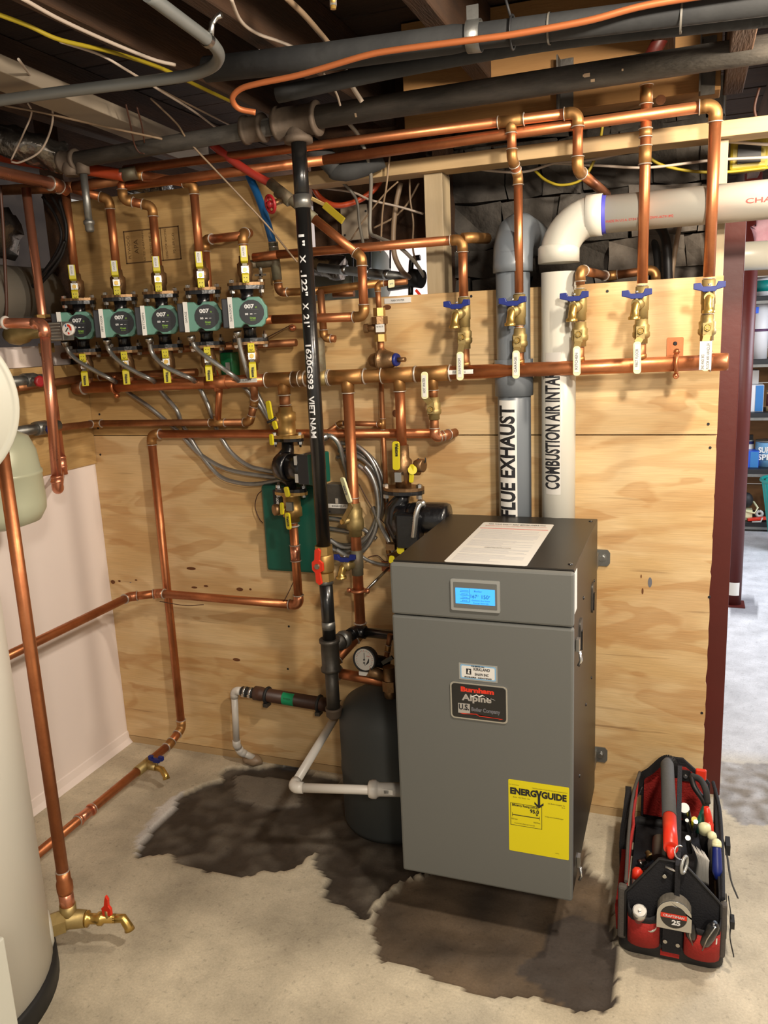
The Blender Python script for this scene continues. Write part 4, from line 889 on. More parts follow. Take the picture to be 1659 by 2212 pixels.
# hot water branch
b1x = mpt(612).x
def z1(y, x=620): return P(x, y, MY).z
b1 = thing('copper_pipe', 'copper pipe from the hot water pump elbowing left across the plywood to the left wall', 'pipe', (b1x,MY,z1(1140,648)))
zl1 = P(655,1308,MY).z
MB().cyl((b1x,MY,mpt(612).z-.045), (b1x,MY,z1(885,616)), .0175, 'copper_dull', 18).build('tube', b1)
cxl = PX(45,1425,P(305,1300,MY).x)
pipe('', '', '', [V((b1x,MY,z1(1125,646))), V((b1x,MY,zl1)), V((P(345,1291,MY).x,MY,zl1+.003)), V((P(300,1300,MY).x,MY-.05,zl1+.0)), V((P(300,1300,MY).x-.005,-1.0,zl1))], .0150, 'copper', 'fitting_copper', root=b1, bend=1.3)
coupling(b1, V((b1x,MY,P(651,1195,MY).z)), (0,0,1), .015, .055, 'copper_bright'); 
# hot water recirculation line behind everything
hy = -.045
hz = P(640,937,hy).z; hx0 = P(326,937,hy).x; hx1 = P(960,938,hy).x
b3 = pipe('copper_pipe', 'copper pipe crossing behind the pumps then dropping down the plywood to the floor tee', 'pipe', [V((hx1-.02,hy,hz)), V((hx0,hy,hz)), V((hx0,hy,P(388,1572,hy).z)), V((hx0+.0,hy-.09,.095)), V((hx0-.004,-.95,.085))], .0150, 'copper', 'fitting')
p_ = V((hx0-.002,-.27,.091))
dr = thing('drain_valve', 'brass drain valve with blue handle on the floor pipe by the corner', 'valve', p_)
pt = PZ(300,1652,.091); p_ = V((hx0-.002,pt.y,.091)); dr.location = p_
MB().cyl(p_+V((0,.045,0)), p_-V((0,.045,0)), .0185, 'brass', 16).cyl(p_, p_+V((.05,0,0)), .012, 'brass', 14).tube([p_+V((.045,0,0)), p_+V((.075,0,-.004)), p_+V((.095,-.008,-.022)), p_+V((.098,-.010,-.032))], [.011,.011,.011,.013], 'brass_bright', 12).build('body', dr, 'brass body with spout')
MB().cyl(p_+V((.055,0,0)), p_+V((.055,.0,.03)), .005, 'brass', 8).build('stem', dr); butterfly(dr, p_+V((.055,0,.034)), w_=.06)
pt = PZ(170,1757,.088); coupling(b3, V((hx0-.003,pt.y,.088)), (0,1,0), .015, .075, 'copper_bright')
for o in (-.03, .03): ring(b3, V((hx0-.003,pt.y+o,.088)), (0,1,0), .0185, 'copper_bright', 1.2)
# indirect heater return: third branch
c3x = mpt(862).x
b4 = thing('copper_pipe', 'vertical copper pipe above the boiler pump, left of the hot water valve', 'pipe', (c3x,MY,1.3))
MB().cyl((c3x,MY,mpt(862).z-.045), (c3x,MY,P(874,975,MY).z), .0160, 'copper', 18).build('tube', b4)
# hot water valve
hwx = mpt(935).x
def zh(y): return P(935, y, MY).z
b5 = pipe('copper_pipe', 'short copper pipe curling back to the wall under the hot water valve', 'pipe', [V((hwx,MY,zh(900))), V((hwx,MY,zh(946))), V((hx1+.01,hy-.03,P(962,938,hy).z)), V((hx1+.03,hy+.02,P(966,936,hy).z))], .0135, 'copper_dull', 'fitting_copper', bend=1.2)
MB().cyl((hwx,MY,mpt(935).z-.04), (hwx,MY,zh(860)), .0130, 'copper_dull', 16).build('tube', b5)
ball_valve('brass ball valve with upright cream lever labelled hot water, under the manifold', (hwx,MY,zh(882)), P(918,862,MY-.05), P(917,803,MY-.05), 'HOT WATER', up=True)
# thin feed pipe, reducing valve, backflow valve
tx = P(822, 800, -.045).x; TY = -.045
tf = pipe('copper_pipe', 'thin copper feed pipe dropping behind the manifold to the boiler', 'pipe', [V((tx,TY,P(822,790,TY).z)), V((tx,TY,P(838,1190,TY).z)), V((tx+.02,TY-.02,P(842,1230,TY).z))], .0080, 'copper_dull', 'fitting')
tee(tf, V((tx,TY,P(826,916,TY).z)), (0,0,1), (-1,0,0), .008, .008, .035)
pipe('copper_pipe', 'thin copper side pipe bending down behind the black gas pipe', 'pipe', [V((tx-.01,TY,P(826,916,TY).z)), P(735,914,TY), P(690,945,TY)], .0080, 'copper_dull')
FY = -.085; fx_ = P(820,690,FY).x
def zf(y): return P(820, y, FY).z
wf_ = pipe('copper_pipe', 'thin copper water feed elbow rising above the backflow valve', 'pipe', [V((fx_,FY,zf(672))), V((P(815,614,FY).x,FY,zf(613))), V((P(880,614,FY).x,FY,zf(612)))], .0085, 'copper_dull')
bf = thing('backflow_valve', 'bronze backflow valve with white tag on the thin water feed pipe', 'valve', (fx_,FY,zf(705)))
MB().flat_cyl((fx_,FY,zf(665)), (fx_,FY,zf(683)), .019, 'brass_hex', 6).build('union_nut', bf); MB().flat_cyl((fx_,FY,zf(722)), (fx_,FY,zf(738)), .019, 'brass_hex', 6).build('union_nut', bf)
MB().flat_cyl((fx_,FY,zf(684)), (fx_,FY,zf(700)), .0265, 'bronze', 8).lathe((fx_,FY,zf(700)), (0,0,-1), [(0,.020),(.02,.020),(.03,.017),(.036,.012)], 'bronze', 18).cyl((fx_,FY,zf(708)), (fx_-.045,FY-.005,zf(708)), .011, 'bronze', 14).flat_cyl((fx_-.036,FY-.004,zf(708)), (fx_-.050,FY-.005,zf(708)), .014, 'bronze', 8).build('body', bf)
MB().box((fx_+.008,FY-.021,zf(709)), (.028,.001,.024), 'label_white').build('tag', bf); fit_text('lettering', '9D M3 175', .022, .005, 'ink', (fx_+.008,FY-.022,zf(706)), UX, UZ, bf)
MB().cyl((fx_,FY,zf(735)), (fx_,FY,zf(765)), .0105, 'copper_dull', 14).build('tube', wf_)
rx = P(835,778,FY).x; zr = zf(778)
rv = thing('pressure_reducing_valve', 'bell shaped bronze pressure reducing valve with blue flange above the manifold', 'valve', (fx_,FY,zr))
ra = V((1,-.25,.0)).normalized()
MB().lathe((fx_-.045,FY+.01,zr), ra, [(0,.010),(.012,.020),(.03,.024),(.042,.024),(.045,.036),(.050,.037)], 'bronze', 18).build('body', rv)
MB().lathe(V((fx_-.045,FY+.01,zr))+ra*.050, ra, [(0,.037),(.004,.037),(.005,.031),(.02,.030),(.045,.021),(.050,.016)], 'bronze', 18).build('bonnet', rv)
MB().lathe(V((fx_-.045,FY+.01,zr))+ra*.098, ra, [(0,.020),(.003,.021),(.010,.018)], 'blue_plastic', 14).build('flange', rv, 'blue flange'); MB().cyl(V((fx_-.045,FY+.01,zr))+ra*.10, V((fx_-.045,FY+.01,zr))+ra*.135, .007, 'bronze', 10).build('adjusting_screw', rv)
sign = MB().box((P(859,649,-.002).x, -.002, P(859,649,-.002).z), (.088,.002,.016), 'label_white').build('label_strip'); tag(sign, 'white label strip reading main water on the plywood', 'label')
fit_text('lettering', 'MAIN WATER', .044, .006, 'ink', (P(859,649,-.003).x, -.003, P(859,649,-.002).z), UX, UZ, sign)
# ---- water pipes left of the feed
wy = -.07
w1 = pipe('copper_pipe', 'copper pipe slanting down from the red handled gate valve then turning left', 'pipe', [P(676,470,wy-.05), P(781,556,wy-.05), V((P(783,600,wy-.05).x,wy-.05,P(788,684,wy-.05).z)), P(590,690,wy-.03), P(470,698,wy-.03)], .0140, 'copper', 'fitting', bend=1.4)
w2 = pipe('copper_pipe', 'patinated copper pipe below the blue tube turning right under the studs', 'pipe', [P(592,540,wy), P(603,632,wy), P(690,628,wy+.0), P(820,612,wy+.02)], .0120, 'fitting', 'copper_dull', bend=1.5)
w3 = pipe('copper_pipe', 'short copper drop hooking right beside the black gas pipe', 'pipe', [P(692,626,wy-.01), P(700,730,wy-.01), P(724,732,wy-.01)], .0115, 'copper_dull', 'fitting', bend=1.2)
w4 = pipe('copper_pipe', 'copper pipe running along the plywood behind the lower pump flanges', 'pipe', [P(22,775,-.045), P(640,740,-.045)], .0120, 'copper_dull')
w5 = pipe('copper_pipe', 'dark copper pipe just above the left half of the manifold', 'pipe', [PX(35,838,-2.035), V((-2.035,-.035,P(130,816,-.035).z)), P(425,804,-.035)], .0130, 'copper_dull')
w6 = pipe('copper_pipe', 'copper return pipe between manifold and seam with a tee going up', 'pipe', [PX(60,932,-2.035), V((-2.035,-.05,P(150,915,-.05).z)), P(540,912,-.05), V((P(553,905,-.05).x,-.05,P(553,868,-.05).z)), mpt(548)+DZ*.01], .0120, 'copper_dull', 'fitting', bend=1.2)
tee(w6, P(470,913,-.05), (1,0,0), (0,0,1), .012, .0115, .06); MB().cyl(P(470,910,-.05), mpt(468)+V((0,.02,0)), .0115, 'copper', 14).build('tube', w6)
for (xa_, ya_), hm, lb in (((60,822),'red_dark_valve','grey metal valve with red handle on the left wall'), ((85,925),'blue_plastic','grey metal valve with blue handle on the left wall')):
    p0 = PX(xa_,ya_,-2.035); t = thing('gate_valve', lb, 'valve', p0)
    MB().cyl(p0+V((0,-.13,0)), p0+V((0,.09,0)), .018, 'galvanized', 14).cyl(p0+V((0,-.02,0)), p0+V((0,.03,0)), .024, 'galvanized', 10).cyl(p0, p0+V((.045,0,0)), .011, 'galvanized', 10).build('body', t)
    MB().lathe(p0+V((.042,0,-.004)), (1,-.2,0), [(0,.012),(.003,.019),(.012,.019),(.014,.012)], hm, 8).build('handle', t)
# blue tube, grey valve with blue wheel
cable('plastic_tube', 'blue plastic water tube between plywood and black gas pipe', 'pipe', [P(536,376,-.05), P(556,420,-.06), P(574,470,-.07), P(590,528,-.07)], .0125, 'pex_blue', 8, 14)
gvv = thing('tee_fitting', 'dull brass tee below the blue tube', 'pipe fitting', P(594,560,wy))
MB().cyl(P(590,524,wy), P(599,605,wy), .0155, 'patina', 16).cyl(P(594,566,wy), P(556,570,wy-.01), .0145, 'patina', 16).build('body', gvv)
for y in (524, 534): MB().torus(P(590+(y-524)*.1,y,wy), (0,0,1), .014, .0025, 'steel', 16, 6).build('crimp_ring', gvv)
bw = thing('stop_valve', 'dull grey valve with blue handwheel beside the fifth pump', 'valve', P(556,570,wy-.01)); q = P(556,570,wy-.01)
MB().cyl(q, q+V((-.035,-.01,0)), .013, 'patina', 14).cyl(q+V((.01,0,0)), q+V((.01,-.0,-.04)), .006, 'galvanized', 8).box(q+V((.01,-.004,-.035)), (.04,.004,.006), 'galvanized').box(q+V((.01,-.004,-.035)), (.006,.004,.03), 'galvanized').build('body', bw)
mb = MB(); mb.torus(q+V((-.042,-.012,0)), (1,.25,0), .024, .005, 'blue_plastic', 18, 8)
for k in range(4): a = pi/4+pi/2*k; mb.cyl(q+V((-.042,-.012,0)), q+V((-.042,-.012+.024*cos(a),.024*sin(a))), .0035, 'blue_plastic', 6)
mb.build('handwheel', bw, 'blue handwheel')
rg = thing('gate_valve', 'grey bronze gate valve with small red handwheel below the red tube', 'valve', P(612,432,-.13)); q = P(612,432,-.13); dd = (P(676,470,-.12)-P(590,400,-.13)).normalized()
MB().cyl(P(582,394,-.13), P(680,472,-.12), .0155, 'patina', 16).cyl(P(600,412,-.13), P(628,434,-.13), .020, 'patina', 8).cyl(q, P(588,440,-.18), .009, 'bronze', 10).build('body', rg)
mb = MB(); hc = P(584,441,-.19); mb.torus(hc, (-.5,-.8,-.2), .024, .005, 'red_dark_valve', 18, 8); mb.sphere(hc, .012, 'red_dark_valve', 10)
for k in range(5):
    x_, y_, z_ = frame_of((-.5,-.8,-.2)); a = 2*pi*k/5; mb.cyl(hc, hc+(x_*cos(a)+y_*sin(a))*.024, .003, 'red_dark_valve', 6)
mb.build('handwheel', rg, 'red handwheel')
MB().beam(P(672,428,-.09), P(700,442,-.05), .012, .004, 'brass', (0,-1,0)).beam(P(700,442,-.05), P(742,478,-.06), .022, .006, 'cable_yellow', (0,-1,0)).build('lever', rg, 'dusty yellow lever', bevel=.002)

# ================================================================== ZONE PUMPS
PUMP = [((176,706),'1ST'), ((265,700),'FIRST FLOOR'), ((353,694),'KITCHEN'), ((443,687),'GARAGE'), ((537,678),'SUN ROOM')]
plab = ['green zone pump partly behind the round red and blue gauge', 'green zone pump labelled first floor', 'green zone pump in the middle of the row, labelled kitchen', 'green zone pump labelled garage', 'green zone pump labelled sun room, nearest the black gas pipe']
def make_pump(loc, label, s_):
    t = thing('circulator_pump', label, 'pump', loc, 'green zone pumps in a row'); o = V((0,0,0)); X, Y, Z = V((1,0,0)), V((0,1,0)), V((0,0,1))
    mb = MB(); mb.lathe((0,.02,0), (0,-1,0), [(0,.025),(.006,.044),(.03,.050),(.05,.046),(.052,.040)], 'cast_black', 20)
    for s in (-1, 1):
        mb.tube([V((0,0,s*.03)), V((0,0,s*.055)), V((0,0,s*.078))], [.026,.020,.022], 'cast_black', 14)
        pl = [(.058*cos(a)*(1 if abs(cos(a)) > .2 else 1), .026*sin(a)) for a in [2*pi*k/16 for k in range(16)]]
        mb.prism(pl, (0,0,s*.076), (1,0,0), (0,1,0), (0,0,s*.012), 'cast_black')
    mb.build('volute', t, 'black cast iron volute', local=True)
    hx_ = -.016
    pts = [(-.044,-.044),(-.016,-.044),(-.008,-.034),(.002,-.034),(.010,-.044),(.046,-.044),(.056,-.036),(.060,-.022),(.066,-.018),(.066,.018),(.060,.024),(.052,.040),(.044,.046),(.010,.046),(.002,.036),(-.008,.036),(-.016,.046),(-.044,.046)]
    MB().prism([(a+.0, b_) for a, b_ in pts], (hx_+.018,-.090,0), (1,0,0), (0,0,1), (0,-.043,0), 'pump_green').build('motor_housing', t, 'sage green motor housing', bevel=.004, local=True)
    MB().box((hx_+.020,-.070,0), (.080,.045,.074), 'pump_charcoal').build('motor_back', t, 'dark green motor back', bevel=.008, local=True)
    MB().box((hx_-.040,-.088,0), (.026,.078,.088), 'pump_charcoal').build('terminal_box', t, 'charcoal terminal box', bevel=.003, local=True)
    MB().box((hx_-.026,-.1345,.001), (.014,.001,.092), 'label_white').build('label_tape', t, local=True)
    fit_text('lettering', s_, .05 if len(s_) > 6 else .034, .0065, 'ink', (hx_-.026,-.1352,0), (0,0,1), (-1,0,0), t, local=True)
    d = MB(); oc = [(.040*cos(pi/8+pi/4*k), .040*sin(pi/8+pi/4*k)) for k in range(8)]
    oct_ = []
    for k in range(8):
        a = V(oc[k]+(0,)); b_ = V(oc[(k+1) % 8]+(0,)); oct_ += [tuple((a*.75+b_*.25)[:2]), tuple((a*.25+b_*.75)[:2])]
    d.prism(oct_, (.022,-.133,0), (1,0,0), (0,0,1), (0,-.004,0), 'dial_black').build('dial', t, 'black dial face', local=True)
    fit_text('lettering', '007', .030, .012, 'text_white', (.015,-.1375,.017), X, Z, t, bold=.0007, local=True); fit_text('lettering', 'e', .006, .008, 'text_green', (.036,-.1375,.015), X, Z, t, local=True)
    fit_text('lettering', '00', .010, .006, 'text_white', (.006,-.1375,-.005), X, Z, t, bold=.0003, local=True)
    MB().box((.022,-.1375,.008), (.042,.0004,.0006), 'ink_grey').box((.020,-.1375,-.005), (.007,.0006,.0028), 'text_white').box((.032,-.1375,-.005), (.007,.0004,.001), 'text_white').build('dial_marks', t, local=True)
    fit_text('lettering', 'Green', .018, .006, 'text_green', (.024,-.1375,-.017), X, Z, t, bold=.0003, local=True); fit_text('lettering', 'ECM', .014, .004, 'text_green', (.024,-.1375,-.024), X, Z, t, local=True)
    return t
def make_iso(loc, s, label, bmat='bronze'):
    """flanged isolation valve above (s=1) or below (s=-1) a pump; axis vertical, levers facing the room"""
    t = thing('isolation_valve', label, 'valve', loc, 'yellow lever isolation valves on the zone pumps')
    pl = [(.060*cos(a), .027*sin(a)) for a in [2*pi*k/16 for k in range(16)]]
    MB().prism(pl, (0,0,0), (1,0,0), (0,1,0), (0,0,s*.009), 'bronze').build('flange', t, local=True)
    for x_ in (-.046, .046):
        MB().flat_cyl((x_,0,s*.009), (x_,0,s*.018), .0085, 'steel_bright', 6).cyl((x_,0,s*.02), (x_,0,-s*.034), .004, 'steel', 8).flat_cyl((x_,0,-s*.014), (x_,0,-s*.023), .009, 'steel', 6).build('bolt', t, local=True)
    MB().lathe((0,0,s*.006), (0,0,s), [(0,.022),(.02,.021),(.03,.026),(.06,.026),(.066,.019),(.085,.018)], bmat, 10).cyl((0,0,s*.045), (0,-.045,s*.045), .013, bmat, 12).cyl((.0,0,s*.02), (0,-.040,s*.02), .010, bmat, 12).build('body', t, local=True)
    yy = -.060
    MB().box((0,yy,s*.044), (.022,.003,.023), 'steel_bright').build('lever_arm', t, local=True)
    MB().flat_cyl((0,yy-.001,s*.044), (0,yy-.008,s*.044), .0075, 'brass_bright', 6).build('nut', t, local=True)
    # main lever: short neck then angled outwards
    a, b_, c, d = V((0,yy,s*.055)), V((0,yy-.004,s*.064)), V((0,yy-.018,s*.069)), V((0,yy-.020,s*.114))
    MB().beam(a, b_, .014, .003, 'steel_bright', (0,-1,0)).build('lever_neck', t, local=True)
    MB().beam(b_, c, .022, .005, 'yellow_vinyl', (0,-1,.3*s)).beam(c+(c-d)*.05, d, .023, .006, 'yellow_vinyl', (0,-1,0)).build('lever', t, 'yellow vinyl lever', bevel=.0022, local=True)
    MB().beam(V((0,yy-.001,s*.033)), V((0,yy-.012,s*.028)), .022, .005, 'yellow_vinyl', (0,-1,-.3*s)).beam(V((0,yy-.012,s*.029)), V((0,yy-.013,s*.004)), .0215, .005, 'yellow_vinyl', (0,-1,0)).build('purge_lever', t, 'yellow purge lever', bevel=.002, local=True)
    if s > 0: MB().box((0,yy-.0235,s*.096), (.015,.0008,.034), 'label_white').build('label_tape', t, local=True)
    if s > 0: fit_text('lettering', 'WATER', .026, .006, 'ink_grey', (0,yy-.0240,s*.096), (0,0,1), (-1,0,0), t, local=True)
    else: fit_text('lettering', 'Webstone', .032, .009, 'ink', (0,yy-.0238,-.094), (0,0,-1), (1,0,0), t, bold=.0005, local=True)
    z0 = s*.016; MB().box((-.004,yy-.0162,z0+.003), (.003,.0004,.002), 'ink').box((.004,yy-.0162,z0+.003), (.003,.0004,.002), 'ink').torus((0,yy-.0162,z0-.006), (0,1,0), .004, .0007, 'ink', 8, 4, 0, pi, hint=(1,0,0)).build('warning_mark', t, local=True)
    return t
ilab_up = ['isolation valve above the leftmost green pump', 'isolation valve above the green pump labelled first floor', 'isolation valve above the middle green pump labelled kitchen', 'isolation valve above the green pump labelled garage', 'isolation valve above the green pump nearest the black gas pipe']
AY = -.11; tops = []; bots = []
for k, ((c, s_), l_) in enumerate(zip(PUMP, plab)):
    o = P(c[0], c[1], AY); ang = [.50,.48,.46,.44,.42][k]; make_pump(o, l_, s_).rotation_euler.z = ang
    make_iso(o+V((0,0,.088)), 1, 'yellow lever '+ilab_up[k]).rotation_euler.z = ang+.08; make_iso(o-V((0,0,.088)), -1, 'yellow lever '+ilab_up[k].replace('above', 'below')).rotation_euler.z = ang+.08
    tops.append(o+V((0,0,.088+.085))); bots.append(o-V((0,0,.088+.085)))
    st = thing('zone_stub_pipe', 'copper stub between manifold and valve '+ilab_up[k].split('above ')[1].replace('the ', 'under the ', 1), 'pipe', bots[-1])
    mp = V((bots[-1].x, MY, ml.z+(mr_.z-ml.z)*(bots[-1].x-ml.x)/(mr_.x-ml.x)))
    MB().cyl(bots[-1], mp, .0145, 'copper_dull', 16).build('tube', st); ring(st, bots[-1]+V((0,0,-.006)), (0,0,1), .0145)
# risers over the zone pumps
def up(k, pts, label, r=.0140, m='copper', **kw): return pipe('copper_pipe', label, 'pipe', [tops[k]]+pts, r, m, **kw)
def vert(k, x_, y_, Yy=AY): p = P(x_, y_, Yy); return V((tops[k].x, Yy, p.z))
HZ = P(130,408,-.15).z
up(0, [vert(0,140,412)], 'copper riser above the leftmost green pump')
up(1, [vert(1,226,432), P(160,408,-.15)], 'copper riser above the first floor pump, elbowing left to the header')
up(2, [vert(2,316,447), P(266,432,-.14), P(262,386,-.14)], 'copper riser above the kitchen pump with a double offset at the top')
up(3, [vert(3,400,399), P(300,378,-.14), P(283,375,-.14)], 'copper riser above the garage pump, elbowing left under the orange tube')
p5 = up(4, [vert(4,513,505), P(538,503,-.02)], 'copper riser above the fifth pump turning back to the plywood')
u5 = V((tops[4].x, AY, P(513,510,AY).z))
pipe('copper_pipe', 'copper pipe hooking down from the fifth riser behind the garage pump', 'pipe', [u5, P(441,518,-.06), V((P(441,518,-.06).x,-.06,P(455,690,-.06).z))], .0140, 'copper', 'fitting')
hd_ = pipe('copper_pipe', 'copper header at the top left feeding the pump risers', 'pipe', [P(0,410,-.15)+V((-.02,0,0)), P(160,404,-.15), P(262,388,-.14)], .0170, 'copper_dull', rings=False)
XH = P(128,400,-.20).x
fh = pipe('copper_pipe', 'bright thick copper pipe coming from the upper left toward the header', 'pipe', [V((XH,-1.6,HZ+.0)), V((XH,-.22,HZ)), V((XH,-.17,HZ-.012))], .0185, 'copper_bright', 'fitting_copper', bend=1.0)
# heater pipes on the left
f2 = P(92, 685, -.2); F2X = f2.x
pf2 = thing('copper_pipe', 'bright copper drop from the header passing behind the thicker left pipe', 'pipe', (F2X,-.2,1.6))
MB().cyl((F2X,-.2,P(62,405,-.2).z), (F2X,-.2,P(138,1000,-.2).z), .0150, 'copper_bright', 18).build('tube', pf2)
for y in (690, 752): zq = P(95,y,-.2).z; MB().flat_cyl((F2X,-.2,zq-.016), (F2X,-.2,zq+.016), .026, 'brass_hex', 6).build('union_nut', pf2, 'brass union nut')
F1Y = -.45; f1x = P(110, 850, F1Y).x
zf1 = P(98, 698, F1Y).z; zf0 = P(127, 1058, F1Y).z
pf1 = pipe('copper_pipe', 'thick bright copper pipe elbowing down left of the pumps, pressed elbow at its foot', 'pipe', [P(-40,697,F1Y), P(95,699,F1Y), P(125,1058,F1Y), V((F2X-.012,-.2,P(141,1018,-.2).z))], .0158, 'copper_bright', 'copper_bright', rings=False, bend=1.4)
for y in (1042, 1052): ring(pf1, P(123,y-12,F1Y), (0,0,1), .0175, 'copper_bright', 1.0)
for y in (988, 1008): ring(pf2, (F2X,-.2,P(139,y,-.2).z), (0,0,1), .0165, 'copper_bright', 1.0)
MB().cyl((F2X,-.2,P(139,985,-.2).z), (F2X,-.2,P(143,1025,-.2).z), .0175, 'copper_bright', 16).build('elbow', pf2)
ring(pf1, P(12,697,F1Y), (1,0,0), .017, 'pvc_white_small', 1.2, 1.2)
# gauge block in front of the first pump
ga = P(130, 716, -.36); tg = thing('temperature_gauge', 'grey ribbed valve head with round red and blue dial in front of the leftmost pump', 'gauge', ga)
mb = MB(); mb.box(ga, (.062,.05,.058), 'galvanized')
for k in range(6): mb.box(ga+V((-.004,-.026,-.024+.0096*k)), (.056,.004,.004), 'bezel')
mb.build('head', tg, bevel=.002)
gc = P(146, 712, -.40); MB().lathe(gc+V((0,.01,0)), (.15,-1,.05), [(0,.019),(.012,.019),(.013,.017)], 'label_white', 24).build('dial', tg, 'white dial'); gn = V((.15,-1,.05)).normalized()
mb = MB(); x_, y_, z_ = frame_of(gn)
for a0, a1, mm in ((-.3,1.5,'red_plastic'),(1.8,3.6,'pex_blue'),(4.2,5.2,'red_plastic')):
    for k in range(8):
        t0, t1 = a0+(a1-a0)*k/8, a0+(a1-a0)*(k+1)/8; c = gc+V((0,.01,0))+gn*.0136
        f = lambda t, r_: c+V((1,0,0))*(r_*cos(t))+V((0,0,1))*(r_*sin(t))
        mb.add([f(t0,.009),f(t1,.009),f(t1,.016),f(t0,.016)], [(0,1,2,3)], mm)
mb.build('dial_arc', tg, 'red and blue arcs')
MB().beam(gc+V((-.004,-.0045,-.006)), gc+V((.006,-.0045,.005)), .003, .001, 'ink', (0,-1,0)).build('pointer', tg)
ub = thing('union_fitting', 'round brass and steel union at the far left under the copper elbow', 'pipe fitting', P(45,722,-.3)); q = P(45,722,-.3)
MB().lathe(q+V((-.06,0,0)), (1,0,0), [(0,.02),(.02,.032),(.05,.036),(.08,.030),(.1,.018),(.16,.015)], 'brass', 16).build('body', ub)
# ================================================================== FLEXIBLE CONDUIT
CY = -.16; CB = -.03
armored('flexible metal conduit from the leftmost pump sweeping down to the coil', [P(140,737,-.19), P(149,760,-.18), P(169,780,-.18), P(203,800,-.17), P(241,820,-.15), P(262,834,-.05), P(280,850,CB), P(321,878,CB), P(354,905,-.02), P(388,935,CB), P(412,962,CB), P(439,986,CB), P(490,1013,CB), P(560,1027,CB), P(620,1030,CB), P(700,1010,CB)])
armored('flexible metal conduit from the first floor pump, lowest of the sweeping bundle', [P(231,733,-.19), P(236,757,-.18), P(260,783,-.18), P(294,804,-.17), P(327,820,-.15), P(342,834,-.05), P(352,850,CB), P(381,885,CB), P(392,912,-.02), P(405,935,CB), P(432,979,CB), P(473,1027,CB), P(516,1043,-.035), P(560,1045,-.035), P(620,1035,-.035), P(700,1025,-.035)])
armored('flexible metal conduit from the kitchen pump', [P(322,730,-.19), P(329,763,-.18), P(354,790,-.18), P(388,807,-.17), P(415,819,-.15), P(428,834,-.05), P(438,850,CB), P(452,881,CB), P(462,912,-.02), P(473,935,CB), P(496,973,CB), P(527,1000,CB), P(560,1013,CB), P(620,1018,CB), P(700,990,CB)])
armored('flexible metal conduit from the garage pump passing in front of the manifold', [P(412,726,-.19), P(422,750,-.18), P(449,773,-.18), P(479,794,-.17), P(508,815,-.15), P(525,834,-.06), P(539,848,-.04), P(560,875,CB), P(585,912,CB), P(600,940,-.015)])
armored('flexible metal conduit from the fifth pump', [P(513,716,-.19), P(519,750,-.18), P(528,784,-.17), P(536,808,-.15), P(548,834,-.05), P(562,862,CB), P(580,900,CB), P(594,940,-.01)])
random.seed(21)
def arc_pts(cx, cy, rx, ry, a0, a1, Y, n=9): return [P(cx+rx*cos(radians(a0+(a1-a0)*k/n)), cy+ry*sin(radians(a0+(a1-a0)*k/n)), Y) for k in range(n+1)]
coilg = 'coiled flexible conduits behind the grey electrical box'
for k, (cx_, cy_, rx_, ry_, a0, a1, yy) in enumerate(((748,1080,72,110,-105,120,-.020),(752,1082,74,100,-110,118,-.034),(742,1074,82,118,-95,115,-.048),(750,1090,66,92,-70,125,-.060),(744,1070,88,108,-80,110,-.028),(756,1096,62,104,-60,118,-.072))):
    armored('loop of flexible metal conduit coiled on the plywood between gas pipe and boiler pump', arc_pts(cx_, cy_, rx_, ry_, a0, a1, yy), group=coilg, n=8, connector=False)
armored('flexible metal conduit arching over the hot water pump behind the black gas pipe', [P(698,945,-.12), P(715,942,-.12), P(732,960,-.11), P(742,995,-.09), P(750,1020,-.06), P(752,1045,-.02)])
armored('flexible metal conduit crossing behind the cream lever, upper strand', [P(700,1118,-.02), P(740,1124,-.03), P(780,1140,-.04), P(815,1165,-.04)], connector=False)
armored('flexible metal conduit crossing behind the cream lever, middle strand', [P(700,1140,-.02), P(740,1146,-.03), P(775,1152,-.04)], connector=False)
armored('flexible metal conduit dropping to the floor of the boiler pump', [P(805,1095,-.05), P(820,1130,-.08), P(838,1165,-.10), P(850,1192,-.10)], connector=False)
armored('thin flexible conduit looping low beside the boiler corner', [P(760,1180,-.03), P(790,1208,-.03), P(830,1220,-.03), P(850,1216,-.04)], r=.007, connector=False)
# ================================================================== HOT WATER PUMP
hwx_ = b1x; 
def zq(y, x=620): return P(x, y, MY).z
zf_up = P(628, 946, MY).z; zf_dn = P(640, 1062, MY).z
hp_ = thing('circulator_pump', 'black pump with dark green head partly behind the gas pipe, above the green relay box', 'pump', (hwx_,MY,(zf_up+zf_dn)/2)); zc = (zf_up+zf_dn)/2
pl = [(.058*cos(a), .027*sin(a)) for a in [2*pi*k/16 for k in range(16)]]
mb = MB()
mb.tube([V((hwx_,MY,zf_up)), V((hwx_+.004,MY-.01,zc+.05)), V((hwx_-.006,MY-.03,zc+.02)), V((hwx_-.004,MY-.03,zc-.02)), V((hwx_+.002,MY-.01,zc-.05)), V((hwx_,MY,zf_dn))], [.019,.021,.034,.036,.022,.019], 'cast_black', 16)
mb.lathe((hwx_-.022,MY-.03,zc), (1,-.25,0), [(0,.03),(.008,.046),(.04,.050),(.05,.044)], 'cast_black', 18)
mb.prism(pl, (hwx_,MY,zf_up), (1,0,0), (0,1,0), (0,0,-.011), 'cast_black').prism(pl, (hwx_,MY,zf_dn), (1,0,0), (0,1,0), (0,0,.011), 'cast_black').build('volute', hp_, 'black cast iron volute')
MB().lathe((hwx_+.03,MY-.04,zc), (1,-.2,0), [(0,.044),(.055,.044),(.058,.040)], 'cast_black', 18).build('motor', hp_)
MB().box((hwx_+.075,MY-.055,zc), (.012,.07,.085), 'label_white', rz=-.2).build('label_tape', hp_)
